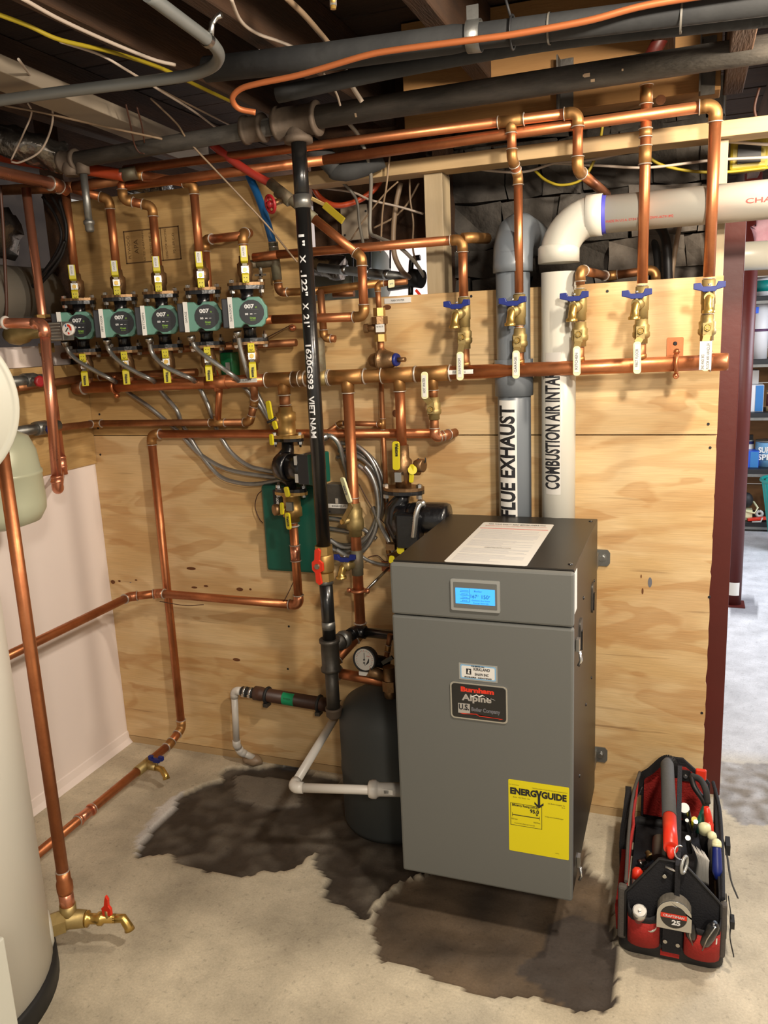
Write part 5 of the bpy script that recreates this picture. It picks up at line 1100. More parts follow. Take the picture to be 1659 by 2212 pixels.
o = MB().box((hwx_+.105,MY-.058,zc), (.045,.080,.095), 'pump_charcoal', rz=-.2).box((hwx_+.139,MY-.067,zc+.002), (.026,.086,.098), 'box_green', rz=-.2).build('head', hp_, 'dark green pump head', bevel=.004)
def big_iso(x_, z_, s, label, levers, bmat='brass_hex', hdir=(-.8,-.6,0)):
    t = thing('isolation_valve', label, 'valve', (x_,MY,z_)); pl2 = [(.060*cos(a), .030*sin(a)) for a in [2*pi*k/16 for k in range(16)]]
    MB().prism(pl2, (x_,MY,z_), (1,0,0), (0,1,0), (0,0,s*.010), bmat).build('flange', t)
    MB().lathe((x_,MY,z_+s*.008), (0,0,s), [(0,.030),(.006,.033),(.008,.030),(.045,.030),(.048,.033),(.075,.033),(.078,.024),(.095,.023)], bmat, 20).build('body', t, 'brass body')
    h = V(hdir).normalized(); q = V((x_,MY,z_+s*.06)); MB().cyl(q, q+h*.050, .017, bmat, 16).cyl(q+h*.050, q+h*.058, .013, 'brass', 12).build('side_port', t)
    for x__ in (-.046, .046): MB().cyl((x_+x__,MY,z_+s*.02), (x_+x__,MY,z_-s*.03), .004, 'steel', 8).flat_cyl((x_+x__,MY,z_+s*.010), (x_+x__,MY,z_+s*.018), .009, 'steel', 6).flat_cyl((x_+x__,MY,z_-s*.012), (x_+x__,MY,z_-s*.021), .009, 'steel', 6).build('bolt', t)
    for nm, a, b_, wd in levers:
        a = P(*a); b_ = P(*b_); ax = (b_-a).normalized(); n_ = V((-.35,-1,0)); sd = n_.cross(ax).normalized(); n_ = ax.cross(sd).normalized()
        MB().prism(rnd(wd, (b_-a).length, wd*.35), (a+b_)/2, sd, ax, n_*-.007, 'yellow_vinyl').build(nm, t, 'yellow vinyl '+nm.replace('_', ' '), bevel=.0015)
    return t
hv1 = big_iso(hwx_, zf_up, 1, 'brass isolation valve with yellow levers above the black hot water pump', [('lever',(577,866,-.17),(584,906,-.17),.020), ('drain_lever',(590,910,-.17),(595,928,-.17),.018), ('purge_lever',(584,938,-.16),(586,962,-.16),.016)])
MB().tube([P(596,902,-.16), P(588,908,-.17), P(577,913,-.175)], .004, 'rubber_black', 8).build('cap_strap', hv1); 
hv2 = big_iso(hwx_, zf_dn, -1, 'brass isolation valve with yellow levers below the black hot water pump', [('purge_lever',(616,1052,-.17),(621,1074,-.17),.020), ('lever',(619,1108,-.17),(623,1144,-.17),.021), ('drain_lever',(607,1086,-.175),(608,1112,-.175),.014)])
MB().box(P(626,1094,-.16), (.022,.012,.028), 'galvanized').build('lever_arm', hv2); MB().lathe(P(604,1100,-.15), (-.6,-.8,0), [(0,.016),(.01,.019),(.02,.019),(.022,.014)], 'bronze', 14).build('drain_cap', hv2)
p_ = P(622,1126,-.178); fit_text('lettering', 'Webstone', .034, .009, 'ink', p_, (.08,0,-1), (1,0,.08), hv2, bold=.0005)
ring(b1, (hwx_,MY,zf_dn-.105), (0,0,1), .017); ring(b1, (hwx_,MY,zf_dn-.118), (0,0,1), .016, 'pvc_white_small', .6, 1.25); ring(b1, (hwx_,MY,zf_up+.108), (0,0,1), .019)
for a, b_ in (((428,1292),0), ((276,1307),1), ((348,1290),1)): pass
# ================================================================== RELAY BOXES
q0, q1, q2 = P(565,1047,-.045), P(668,1048,-.045), P(577,1231,-.045)
gbx = thing('relay_box', 'dark green relay box on the plywood behind the hot water pump', 'control box', ((q0.x+q1.x)/2+.01, -.025, (q0.z+q2.z)/2))
X0_, X1_ = q0.x, q1.x+.045; zt_, zb__ = q0.z, q2.z
MB().box(((X0_+X1_)/2, -.028, (zt_+zb__)/2), (X1_-X0_, .055, zt_-zb__), 'box_green').build('housing', gbx, bevel=.010)
r0, r1 = P(590,1058,-.058), P(612,1100,-.058); MB().box(((r0.x+r1.x)/2,-.058,(r0.z+r1.z)/2), (r1.x-r0.x,.008,r0.z-r1.z), 'rubber_black').build('display', gbx, 'black display window')
fit_text('lettering', 'taco', .030, .012, 'text_white', ((r0.x+r1.x)/2-.002,-.0626,(r0.z+r1.z)/2-.006), (0,0,1), (-1,0,0), gbx, bold=.0008)
mat('led_green', '#30ff50', .4, emis=4.0); MB().sphere(P(604,1062,-.064), .003, 'led_green', 8).build('indicator', gbx, 'lit green indicator')
g0, g1 = P(702,1046,-.05), P(757,1112,-.05)
jb = thing('junction_box', 'grey metal electrical box with white label behind the cream lever', 'electrical box', ((g0.x+g1.x)/2,-.025,(g0.z+g1.z)/2))
MB().box(((g0.x+g1.x)/2,-.025,(g0.z+g1.z)/2), (g1.x-g0.x,.048,g0.z-g1.z), 'galvanized').build('housing', jb, bevel=.004)
MB().box(((g0.x+g1.x)/2,-.050,(g0.z+g1.z)/2), (g1.x-g0.x-.006,.003,g0.z-g1.z-.006), 'iron_grey').build('cover', jb, bevel=.001)
lz = P(725,1093,-.052).z; MB().box(((g0.x+g1.x)/2,-.0525,lz), (g1.x-g0.x-.008,.001,.014), 'label_white').build('label_tape', jb); fit_text('lettering', 'BOILER RELAY', .05, .006, 'ink', ((g0.x+g1.x)/2+.004,-.0535,lz), UX, UZ, jb)
MB().box(P(728,1082,-.054), (.010,.006,.018), 'steel_bright').build('latch', jb); 
for a, b_ in ((712,1105),(745,1050)): MB().sphere(P(a,b_,-.052), .003, 'ink', 6).build('screw', jb)
rb_ = thing('relay_box', 'small bright green relay box under the garage pump', 'control box', P(496,795,-.05)); q = P(496,795,-.03)
MB().box((q.x,-.025,q.z), (.048,.05,.105), 'relay_green').build('housing', rb_, bevel=.005); MB().box((q.x+.006,-.0512,q.z-.008), (.016,.001,.055), 'bezel').build('face_plate', rb_)
MB().box((q.x-.012,-.025,q.z+.062), (.03,.04,.02), 'cast_black').build('terminal_cover', rb_)
for k, (mm, pp) in enumerate((('red_plastic', [(468,800,-.04),(474,815,-.05),(484,826,-.06)]), ('cable_yellow', [(466,772,-.04),(478,790,-.05),(482,812,-.04)]), ('cable_brown', [(500,738,-.05),(485,742,-.05),(484,755,-.05)]))):
    cable('wire', ['red wire beside the small green relay box', 'yellow wire beside the small green relay box', 'brown wire above the small green relay box'][k], 'wire', pp, .0016, mm)
# thin brown wires
for lb, pp in (('thin brown wire draped along the lower copper pipe', [(345,1299,-.10),(400,1308,-.11),(440,1306,-.11)]), ('thin brown wire falling from the green relay box to the copper pipe', [(643,1215,-.06),(640,1240,-.08),(628,1270,-.09),(614,1298,-.11)]), ('thin brown wires looping out of the left side of the green relay box', [(568,1058,-.03),(556,1070,-.02),(551,1095,-.02),(560,1120,-.02),(568,1130,-.03)]), ('thin brown wire sagging from the coil to the boiler corner', [(775,1045,-.05),(800,1090,-.05),(830,1130,-.05),(868,1160,-.10)]), ('thin brown wire looping by the boiler corner', [(795,1204,-.03),(815,1200,-.03),(830,1212,-.03),(842,1212,-.05)])):
    cable('wire', lb, 'wire', pp, .0016, 'cable_brown', 6, 5)
# ================================================================== small pieces on the plywood
bs = thing('strainer', 'tall dull brass cylinder behind the black gas pipe above the manifold', 'pipe fitting', P(688,800,-.10)); q0_, q1_ = P(684,738,-.10), mpt(688)
q0_.x = q1_.x
MB().lathe(q1_+V((0,0,.012)), (0,0,1), [(0,.020),(.012,.026),(.10,.026),(.112,.018),((q0_-q1_).length,.015)], 'patina', 18).build('body', bs)
cu = MB().sphere(P(632,708,-.02), .013, 'copper_bright', 12, (1,1,.8)).tube([P(632,700,-.02), P(610,712,-.03), P(575,730,-.06)], .0016, 'cable_brown', 5).build('sensor_bulb'); tag(cu, 'small shiny pinkish sensor bulb on a thin wire right of the fifth pump', 'sensor')
for k_, (a_, b_, l_, h_) in enumerate(((1268,152,.020,.20),(1280,168,.014,.16),(1262,172,.010,.12),(767,245,.008,.25),(1345,135,.006,.12))):
    cyl_patch('compound_smear', V((P(a_,b_,GY-.03).x,GY,gm)), (1,0,0), (0,-1,-.1-.5*(k_ % 2)), .030, l_*.7, h_*.7, 'cable_tan', main, 4)
# ================================================================== BOILER PUMP
bpx = c3x; zfl = P(875, 1058, MY).z
biv = thing('isolation_valve', 'brass valve with yellow levers and capped hose port above the boiler pump', 'valve', (bpx,MY,zfl))
pl3 = [(.068*cos(a), .045*sin(a)) for a in [2*pi*k/20 for k in range(20)]]
MB().prism(pl3, (bpx,MY,zfl), (1,0,0), (0,1,0), (0,0,.010), 'bronze').build('flange', biv)
MB().lathe((bpx,MY,zfl+.008), (0,0,1), [(0,.026),(.03,.024),(.045,.030),(.085,.030),(.095,.022),(.135,.021)], 'bronze', 16).cyl((bpx,MY,zfl+.06), (bpx+.06,MY-.02,zfl+.065), .014, 'bronze', 14).build('body', biv)
q = P(905,1005,-.13); MB().lathe(q+V((-.012,0,0)), (1,-.3,0), [(0,.016),(.01,.021),(.03,.021),(.032,.017)], 'bronze', 12).torus(q+V((.012,-.005,.018)), (0,1,0), .012, .002, 'rubber_black', 14, 6, -.6, pi+.4, hint=(1,0,0)).build('hose_cap', biv, 'bronze hose cap on a black strap')
def lever(t, nm, a, b_, wd, mm='yellow_vinyl', th=.007):
    a = P(*a); b_ = P(*b_); ax = (b_-a).normalized(); sd = V((0,1,0)).cross(ax).normalized(); n_ = V((0,-1,0))
    return MB().prism(rnd(wd, (b_-a).length, wd*.35), (a+b_)/2, sd, ax, n_*th, mm).build(nm, t, 'yellow vinyl '+nm.replace('_', ' '), bevel=.0015)
lever(biv, 'lever', (856,953,-.165), (857,1015,-.165), .023); fit_text('lettering', 'Webstone', .040, .011, 'ink', P(857,972,-.1735), (0,0,-1), (1,0,0), biv, bold=.0006)
lever(biv, 'purge_lever', (891,1003,-.17), (889,1042,-.17), .014); MB().cyl(P(891,1015,-.165), P(891,1015,-.177), .014, 'yellow_vinyl', 16).build('lever_hub', biv)
MB().box(P(862,1030,-.15), (.022,.02,.03), 'steel').build('lever_arm', biv)
for x__ in (-.055, .055): MB().cyl((bpx+x__,MY-.01,zfl+.022), (bpx+x__,MY-.01,zfl-.04), .0045, 'steel', 8).flat_cyl((bpx+x__,MY-.01,zfl+.010), (bpx+x__,MY-.01,zfl+.020), .010, 'steel', 6).flat_cyl((bpx+x__,MY-.01,zfl-.014), (bpx+x__,MY-.01,zfl-.026), .010, 'steel', 6).build('bolt', biv)
bp_ = thing('circulator_pump', 'large black pump standing behind the left top corner of the boiler', 'pump', (bpx,MY,zfl-.1))
mb = MB(); mb.prism(pl3, (bpx,MY,zfl-.001), (1,0,0), (0,1,0), (0,0,-.011), 'cast_black')
mb.tube([V((bpx,MY,zfl-.01)), V((bpx-.006,MY,zfl-.03)), V((bpx-.03,MY,zfl-.06)), V((bpx-.034,MY,zfl-.10)), V((bpx-.015,MY,zfl-.15)), V((bpx,MY,zfl-.20))], [.024,.025,.032,.036,.032,.024], 'cast_black', 18)
mb.lathe((bpx-.03,MY-.01,zfl-.10), (1,0,0), [(0,.03),(.01,.055),(.045,.060),(.055,.055)], 'cast_black', 22).build('volute', bp_)
MB().lathe((bpx+.02,MY-.015,zfl-.085), (1,0,0), [(0,.045),(.02,.050),(.12,.050),(.13,.046),(.131,.025),(.135,.02)], 'cast_black', 24).build('motor', bp_)
MB().box((bpx+.035,MY-.055,zfl-.115), (.075,.06,.11), 'cast_black').build('terminal_box', bp_, bevel=.006)
armored('bright flexible conduit dropping in front of the boiler pump', [P(912,1088,-.17), P(905,1092,-.19), P(899,1110,-.20), P(896,1135,-.20), P(893,1160,-.19)], r=.0095, m='steel_bright')
lv = thing('isolation_valve', 'yellow lever valve half hidden behind the boiler top, under the boiler pump', 'valve', (bpx-.01,MY,zfl-.26))
MB().lathe((bpx,MY,zfl-.21), (0,0,-1), [(0,.05),(.012,.05),(.013,.026),(.06,.026),(.08,.020)], 'bronze', 16).build('body', lv)
lever(lv, 'lever', (867,1166,-.17), (866,1196,-.17), .024); lever(lv, 'purge_lever', (848,1200,-.15), (846,1216,-.15), .018)
MB().box(P(846,1180,-.13), (.03,.03,.02), 'bronze').build('flange_lug', lv)
# ================================================================== GAUGE AND TRIM LEFT OF THE BOILER
gy_ = -.24; gp = P(787, 1425, gy_-.03)
pg = thing('pressure_gauge', 'round black rimmed pressure gauge with white face left of the boiler', 'gauge', gp)
gn = V((-.12,-1,.12)).normalized()
MB().lathe(gp+gn*-.03, gn, [(0,.030),(.006,.038),(.028,.040),(.032,.040),(.033,.036),(.030,.0345)], 'rubber_black', 32, cap=False).build('rim', pg, 'black rim')
MB().lathe(gp, gn, [(-.028,.02),(-.001,.0348),(0,.0348)], 'paper_white', 32).build('face', pg, 'white face')
x_, y_ = V((1,0,0)), V((0,0,1)); x_ = (x_-gn*x_.dot(gn)).normalized(); y_ = gn.cross(x_)*-1; y_ = (V((0,0,1))-gn*gn.z).normalized()
c = gp+gn*.0008; mb = MB()
for k in range(24):
    a = radians(225-270*k/23); dr_ = x_*cos(a)+y_*sin(a); mb.beam(c+dr_*.026, c+dr_*(.031 if k % 4 else .029), .0009, .0003, 'ink_red' if k % 2 else 'ink', gn)
mb.build('scale', pg); MB().beam(c-y_*.002, c+y_*.022+x_*-.001, .0016, .0008, 'ink', gn).beam(c-y_*.010, c-y_*.019+x_*.004, .0012, .0006, 'ink', gn).cyl(c, c+gn*.002, .003, 'ink', 10).cyl(c-y_*.010, c-y_*.010+gn*.002, .0025, 'ink', 10).build('pointer', pg)
fit_text('lettering', 'PSI', .010, .004, 'ink_red', c+y_*.012+x_*.014, x_, y_, pg)
MB().box(gp-y_*.043+gn*-.01, (.035,.03,.012), 'label_white').cyl(gp+V((.01,.0,-.035)), gp+V((.06,.03,-.065)), .018, 'bronze', 14).cyl(gp-gn*.01, gp+V((.055,.06,-.03)), .020, 'cast_black', 14).build('stem', pg)
rl = thing('drain_valve', 'dull bronze valve and hose spout hanging at the left edge of the boiler', 'valve', P(842,1500,-.25))
MB().cyl(P(840,1440,-.25), P(846,1545,-.25), .020, 'bronze', 14).flat_cyl(P(842,1468,-.25), P(843,1490,-.25), .026, 'bronze', 8).cyl(P(836,1545,-.25), P(843,1562,-.28), .011, 'brass', 12).build('body', rl)
q = P(843,1568,-.30); MB().torus(q, (-.1,-1,-.35), .011, .0035, 'brass', 18, 8).cyl(q+V((0,.005,0)), q+V((0,.03,.01)), .010, 'brass', 12).build('spout', rl); MB().beam(P(826,1432,-.27), P(848,1420,-.27), .012, .008, 'cast_black', (0,-1,0)).build('handle', rl)
pipe('copper_pipe', 'thin dark copper pipe curving down beside the left edge of the boiler', 'pipe', [P(843,1370,-.2), P(838,1400,-.2), P(832,1440,-.22)], .0085, 'copper_dull')
# ================================================================== CONDENSATE PLUMBING
yA = -.50; A_ = P(866, 1706, yA); B_ = PZ(632, 1701, A_.z)
C_ = P(742, 1520, -.075); 
cp = pipe('plastic_drain_pipe', 'white plastic condensate pipe making a V from the boiler back to the neutralizer', 'pipe', [A_+V((.03,0,0)), B_, C_], .0135, 'pvc_white_small', 'pvc_white_small', bend=1.1, rings=False, grow=1.25)
d_ = (A_-B_).normalized(); u0 = P(788,1705,yA-.02); u0 = B_+d_*((A_-B_).length*.70)
MB().lathe(u0, d_, [(0,.015),(.003,.024),(.012,.027),(.024,.027),(.028,.023),(.034,.020),(.10,.020)], 'pvc_white_small', 12).build('union', cp, 'white plastic union')
MB().box(u0+d_*.065+V((0,-.0205,.004)), (.03,.001,.014), 'label_white').build('barcode_label', cp)
mb = MB()
for k in range(7): mb.box(u0+d_*(.055+.003*k)+V((0,-.0213,.004)), (.0012+.0006*(k % 2),.0004,.010), 'ink')
mb.build('barcode', cp)
nl, nr = P(552,1497,-.07), P(738,1528,-.07)
ne = thing('neutralizer', 'rusty brown pipe shaped condensate neutralizer with green tape on the plywood', 'pipe', (nl+nr)/2); nd = (nr-nl).normalized()
MB().cyl(nl, nr, .0245, 'iron_fitting', 20).build('body', ne)
mat('tape_green', '#0c8a5a', .5); mat('brown_plastic', '#4a3024', .45, 0, .4, 12, '#33221a'); 
MB().lathe(nl-nd*.004, nd, [(0,.018),(.002,.026),(.03,.026),(.032,.0245),((nr-nl).length*.97,.0246)], 'brown_plastic', 20).build('sleeve', ne)
for px_, py_ in ((578,1502),(690,1520)):
    q = P(px_,py_,-.07); MB().torus(q, nd, .027, .006, 'rubber_black', 20, 8).box(q+V((.0,-.010,-.030)), (.018,.03,.014), 'iron_grey').build('hanger_clamp', ne)
q = P(626,1509,-.07); cyl_patch('green_tape', q, nd, (0,-1,.2), .0250, .046, 1.1, 'tape_green', ne, 10)['label'] = 'green tape'
fit_cyl('lettering', 'PH MEDIA', .028, .006, 'ink', q, nd, (0,-1,.35), .0252, ne)
rc = thing('rubber_coupler', 'black rubber coupler with steel bands between white elbow and neutralizer', 'pipe fitting', P(538,1495,-.07)); q = P(522,1493,-.07)
MB().lathe(q, nd, [(0,.0165),(.004,.019),(.05,.019),(.054,.016)], 'rubber_black', 18).build('sleeve', rc)
for t in (.012, .036): MB().lathe(q+nd*t, nd, [(0,.0195),(.0,.0205),(.008,.0205),(.008,.0195)], 'steel', 18).box(q+nd*(t+.004)+V((0,-.021,-.004)), (.010,.008,.012), 'steel_bright').build('band', rc)
pipe('plastic_drain_pipe', 'thin white plastic pipe dropping from the rubber coupler to the floor', 'pipe', [P(528,1493,-.07), P(506,1492,-.07), P(511,1608,-.07), P(520,1624,-.055), V((P(548,1640,-.03).x,-.03,.03))], .0125, 'pvc_white_small', 'pvc_white_small', bend=1.3, rings=False, grow=1.22)
q = PZ(548,1638,.02); fo = MB().sphere(V((q.x,q.y-.01,.018)), .035, 'cable_tan', 10, (1.2,.8,.6)).build('foam_blob'); 
for v in fo.data.vertices: v.co += noise.noise_vector(v.co*60)*.008
tag(fo, 'lump of tan sealing foam where the white pipe meets the floor', 'foam')
# grey tank behind
tc_ = P(745,1600,-.20)+V((.165,0,0)); zt0 = P(830,1484,-.2).z; R_ = .165
gt = thing('expansion_tank', 'dark grey steel tank standing on the floor behind the boiler', 'tank', (tc_.x,tc_.y,0))
zs_ = P(760,1545,-.25).z
MB().lathe((tc_.x,tc_.y,0.0), (0,0,1), [(0,R_*.94),(.02,R_),(zs_*.50,R_),(zs_*.51,R_*1.012),(zs_*.56,R_*1.012),(zs_*.57,R_),(zs_,R_),(zs_+(zt0-zs_)*.55,R_*.86),(zs_+(zt0-zs_)*.85,R_*.6),(zt0,R_*.25),(zt0+.004,.01)], 'tank_grey', 40).build('shell', gt)
# ================================================================== WATER HEATER AND SMALL TANKS
hc = V((-1.735,-1.310,0)); HR = .318
wh = thing('water_heater', 'tall white cylindrical water heater with black base ring at the left edge', 'water heater', hc)
MB().lathe(hc+V((0,0,.055)), (0,0,1), [(0,HR*.98),(.004,HR),(1.0,HR),(1.03,HR*.97),(1.06,HR*.8),(1.08,HR*.4),(1.085,.02)], 'tank_white', 64).build('shell', wh)
MB().lathe(hc, (0,0,1), [(0,HR*1.03),(.05,HR*1.03),(.058,HR*1.015),(.058,HR*.98)], 'rubber_black', 64).build('base_ring', wh, 'black base ring')
dt = P(150,1985,-1.03); od = (dt-hc); zdr = dt.z; od.z = 0; od.normalize()
wp = hc+od*HR+V((0,0,zdr))
MB().lathe(wp-od*.008, od, [(0,.050),(.006,.052),(.012,.040),(.013,.02)], 'pvc_white', 24).build('port_trim', wh, 'white plastic port ring')
ht = thing('drain_valve', 'brass tee and drain faucet with red handle low on the white water heater', 'valve', wp)
ax = V((1,.32,.0)).normalized(); tp = V((dt.x,dt.y,zdr))
MB().flat_cyl(wp+od*.002, wp+od*.035, .032, 'brass', 6).build('nut', ht)
MB().tube([wp+od*.03, tp, tp+ax*.045], [.026,.026,.022], 'brass', 18).cyl(tp, tp+V((0,0,.045)), .021, 'brass', 18).build('tee', ht)
f0 = tp+ax*.045
MB().lathe(f0, ax, [(0,.020),(.006,.022),(.010,.014),(.03,.014),(.034,.018),(.045,.018),(.05,.012),(.08,.012)], 'brass_bright', 16).tube([f0+ax*.075, f0+ax*.10, f0+ax*.115+V((0,-.004,-.022)), f0+ax*.118+V((0,-.005,-.032))], [.012,.012,.012,.014], 'brass_bright', 14).build('faucet', ht)
h0 = f0+ax*.062+V((0,-.004,0)); MB().cyl(h0, h0+V((0,0,.028)), .006, 'brass', 8).build('stem', ht)
MB().prism([(-.014,-.020),(.014,-.016),(.016,.002),(.010,.012),(.014,.030),(.008,.042),(.002,.030),(-.004,.012),(-.014,.006)], h0+V((0,.004,.030)), (1,0,.25), (-.1,0,1), (0,-.008,0), 'red_plastic').build('handle', ht, 'red handle', bevel=.001)
hr_ = thing('copper_pipe', 'copper pipe rising from the water heater drain tee up past the round white tank', 'pipe', tp)
MB().cyl(tp+V((0,0,.03)), tp+V((0,0,.085)), .0190, 'copper_bright', 18).build('coupling', hr_); MB().lathe(tp+V((0,0,.08)), (0,0,1), [(0,.0195),(.01,.021),(.03,.021),(.04,.018),(.065,.018)], 'copper', 18).build('reducer', hr_); ring(hr_, tp+V((0,0,.145)), (0,0,1), .0165)
MB().cyl(tp+V((0,0,.13)), tp+V((0,0,1.42)), .0155, 'copper', 18).build('tube', hr_)
dc = P(-182, 878, -1.36); dn = (CAMPOS-dc); dn.z *= .3; dn = dn.normalized()
R2 = (dc-CAMPOS).cross(_ray(45,878).normalized()).length
rt = thing('expansion_tank', 'round white domed tank end with raised rim at the left edge', 'tank', dc)
MB().lathe(dc-dn*.16, dn, [(0,R2*.5),(.03,R2*.85),(.06,R2*.97),(.15,R2),(.165,R2*.985),(.168,R2*.93),(.166,R2*.915),(.170,R2*.90),(.182,R2*.6),(.188,R2*.2),(.189,.005)], 'dish_white', 64).build('shell', rt)
MB().box(dc-dn*.10+V((-.12,0,-.19)), (.04,.04,.3), 'galvanized').build('bracket', rt)
ec = P(-22,1040,-.75); er = V(((ec-CAMPOS).x,(ec-CAMPOS).y,0)).cross(V((_ray(104,1100).x,_ray(104,1100).y,0)).normalized()).length; ez1, ez0 = P(60,925,-.75).z, P(20,1166,-.85).z
et_ = thing('expansion_tank', 'pale green rounded tank hanging left behind the copper pipe', 'tank', (ec.x,ec.y,ez0)); hh = ez1-ez0
MB().lathe((ec.x,ec.y,ez0), (0,0,1), [(0,.02),(.004,er*.5),(.02,er*.86),(.05,er*.985),(.075,er),(hh*.52,er*.985),(hh*.53,er*1.0),(hh*.56,er*1.0),(hh*.57,er*.97),(hh-.07,er*.93),(hh-.03,er*.82),(hh-.005,er*.5),(hh,.02)], 'tank_green', 48).build('shell', et_)
bx = PZ(20,2090,.12); fb = thing('cabinet', 'off white panelled cabinet in the bottom left corner of the picture', 'cabinet', (bx.x-.2,-1.62,0))
e0 = P(22,2100,-1.60)
MB().box((e0.x-.2,-1.78,.30), (.40,.36,.60), 'dish_white').build('side_panel', fb, bevel=.003)
MB().box((e0.x-.2,-1.965,.36+.10), (.396,.012,.48), 'dish_white').build('door', fb, bevel=.003)
# ================================================================== OVERHEAD: CONDUIT, INSULATED LINES, CABLES
IY = -.60
ins = thing('insulated_pipe', 'black foam insulated pipe crossing the upper right under the joists', 'pipe', P(700,130,IY))
za, zb2_ = P(445,150,IY), P(1659,2,IY); d_ = zb2_-za; e_ = zb2_+d_*.3
MB().tube([za, za+d_*.25+V((0,0,-.004)), za+d_*.5, za+d_*.52, za+d_*.75, zb2_, e_], [.029,.030,.029,.026,.027,.026,.026], 'foam_black', 16).build('foam', ins)
st0 = P(1022,78,IY); MB().lathe(st0+V((-.012,0,0)), d_, [(0,.0325),(.030,.0325),(.030,.031),(0,.031)], 'galvanized', 20, cap=False).box(st0+V((.002,-.01,.040)), (.026,.003,.035), 'galvanized').build('strap', ins, 'zinc strap')
st1 = P(1107,70,IY); MB().torus(st1, d_, .032, .003, 'rubber_black', 20, 6).tube([st1+V((0,-.02,.025)), st1+V((-.01,-.02,.06)), st1+V((-.025,-.01,.075))], .003, 'rubber_black', 6).build('zip_tie', ins)
for px_ in (1185, 1470): q = P(px_, 62-(px_-1185)*.09, IY); MB().lathe(q, d_, [(0,.0305),(.004,.0305)], 'cable_grey', 18, cap=False).build('tape_seam', ins)
cable('insulated_pipe', 'thinner black insulated pipe behind the thick one, sloping to the upper right', 'pipe', [P(600,205,-.50), P(850,150,-.50), P(1180,90,-.50), P(1480,55,-.50), P(1900,10,-.50)], .020, 'foam_black', 6, 12)
cable('refrigerant_line', 'bare orange copper line running along under the black insulated pipe', 'pipe', [P(552,243,-.60), P(515,234,-.62), P(502,212,-.645), P(520,192,-.655), P(560,180,-.66), P(634,165,-.66), P(695,148,-.66), P(786,121,-.66), P(854,108,-.66), P(1022,86,-.66), P(1110,74,-.66), P(1268,45,-.66), P(1403,10,-.66), P(1640,-28,-.66)], .0068, 'insul_copper', 8, 10)
cd = thing('metal_conduit', 'grey metal conduit with a long elbow in the upper left', 'conduit', PZ(440,90,2.19))
c_ = spline([PZ(318,-12,2.20), PZ(385,38,2.195), PZ(436,76,2.19), PZ(462,98,2.188), PZ(473,122,2.187), PZ(455,146,2.186), PZ(400,164,2.186), PZ(300,178,2.186), PZ(200,190,2.186), PZ(100,203,2.186), PZ(0,217,2.186), PZ(-80,228,2.186)], 6)
mat('conduit_paint', '#7d7f7c', .45, .4, .4, 8, '#6a6c69')
MB().tube(c_, .0130, 'conduit_paint', 16).build('tube', cd)
q = PZ(446,84,2.19); MB().lathe(q, (PZ(462,98,2.188)-q), [(-.004,.0155),(.010,.0155)], 'steel', 16, cap=False).tube([q+V((.012,0,.006)), q+V((.012,.006,.028)), q+V((.020,.014,.042)), q+V((.032,.014,.044))], .006, 'steel', 8).build('strap', cd, 'steel strap')
bl_ = MB().cyl(PZ(720,20,2.20), PZ(719,-30,2.24), .0055, 'brass_bright', 12).cyl(PZ(720,14,2.205), PZ(719,-60,2.27), .007, 'steel', 10).build('hanger_rod'); tag(bl_, 'short bright rod end poking down at the top edge of the picture', 'rod')
def cab(label, pts, r, m, name='cable', cat='cable', **k): return cable(name, label, cat, pts, r, m, **k)
Z2 = 2.255
cab('long white cable across the upper left joists, topmost', [PZ(45,-5,Z2), PZ(130,42,Z2), PZ(240,92,Z2), PZ(330,128,Z2-.01), PZ(378,140,Z2-.01)], .0045, 'cable_white')
cab('flat yellow cable across the upper left joists', [PZ(-20,25,Z2), PZ(60,55,Z2), PZ(130,86,Z2-.01), PZ(240,112,Z2), PZ(345,146,Z2), PZ(420,182,Z2), PZ(500,220,Z2)], .0052, 'cable_yellow')
cab('tan cable below the flat yellow cable in the upper left', [PZ(130,90,Z2), PZ(215,118,Z2), PZ(275,152,Z2-.02), PZ(350,198,Z2-.02), PZ(415,238,Z2-.02), PZ(475,282,Z2-.03)], .0034, 'cable_white')
cab('grey brown cable just right of the yellow cable end', [PZ(330,185,Z2), PZ(420,232,Z2), PZ(500,272,Z2)], .0030, 'cable_tan')
cab('white cable curving down beside the conduit elbow and the black insulated pipe', [PZ(498,-5,Z2), PZ(520,45,Z2), PZ(555,72,Z2), PZ(600,88,Z2), PZ(640,104,Z2)], .0040, 'cable_white')
cab('wide pale cable coming down from the top between the joists', [PZ(615,-8,Z2), PZ(655,30,Z2), PZ(690,70,Z2), PZ(715,100,Z2)], .0062, 'cable_tan')
cab('wide pale cable between the insulated pipe and the steel main', [P(746,152,-.40), P(760,185,-.38), P(782,220,-.36)], .0062, 'cable_white')
cab('thin pale cable beside the wide one above the steel main', [P(698,158,-.42), P(715,180,-.40), P(728,205,-.38), P(735,228,-.36)], .0030, 'cable_white')
cab('thin tan wire hanging loose from the ceiling to the fifth pump area', [P(325,212,-.35), P(380,265,-.30), P(400,295,-.30), P(430,330,-.28), P(470,372,-.26), P(520,425,-.22), P(580,490,-.18), P(630,552,-.15), P(642,566,-.14)], .0030, 'cable_tan')
cab('short loop of white wire at the far left above the header, outer', [PZ(40,128,2.20), P(85,190,-.55), P(110,225,-.50), P(112,270,-.46), P(88,325,-.44), P(45,350,-.43), P(25,350,-.43)], .0030, 'cable_white')
cab('short loop of tan wire at the far left above the header, inner', [P(60,222,-.5), P(68,245,-.47), P(50,290,-.45), P(24,346,-.43)], .0026, 'cable_white')
cab('tan cable crossing the pale board under the conduit', [P(10,228,-.55), P(100,245,-.5), P(200,268,-.45), P(350,300,-.4)], .0032, 'cable_tan')
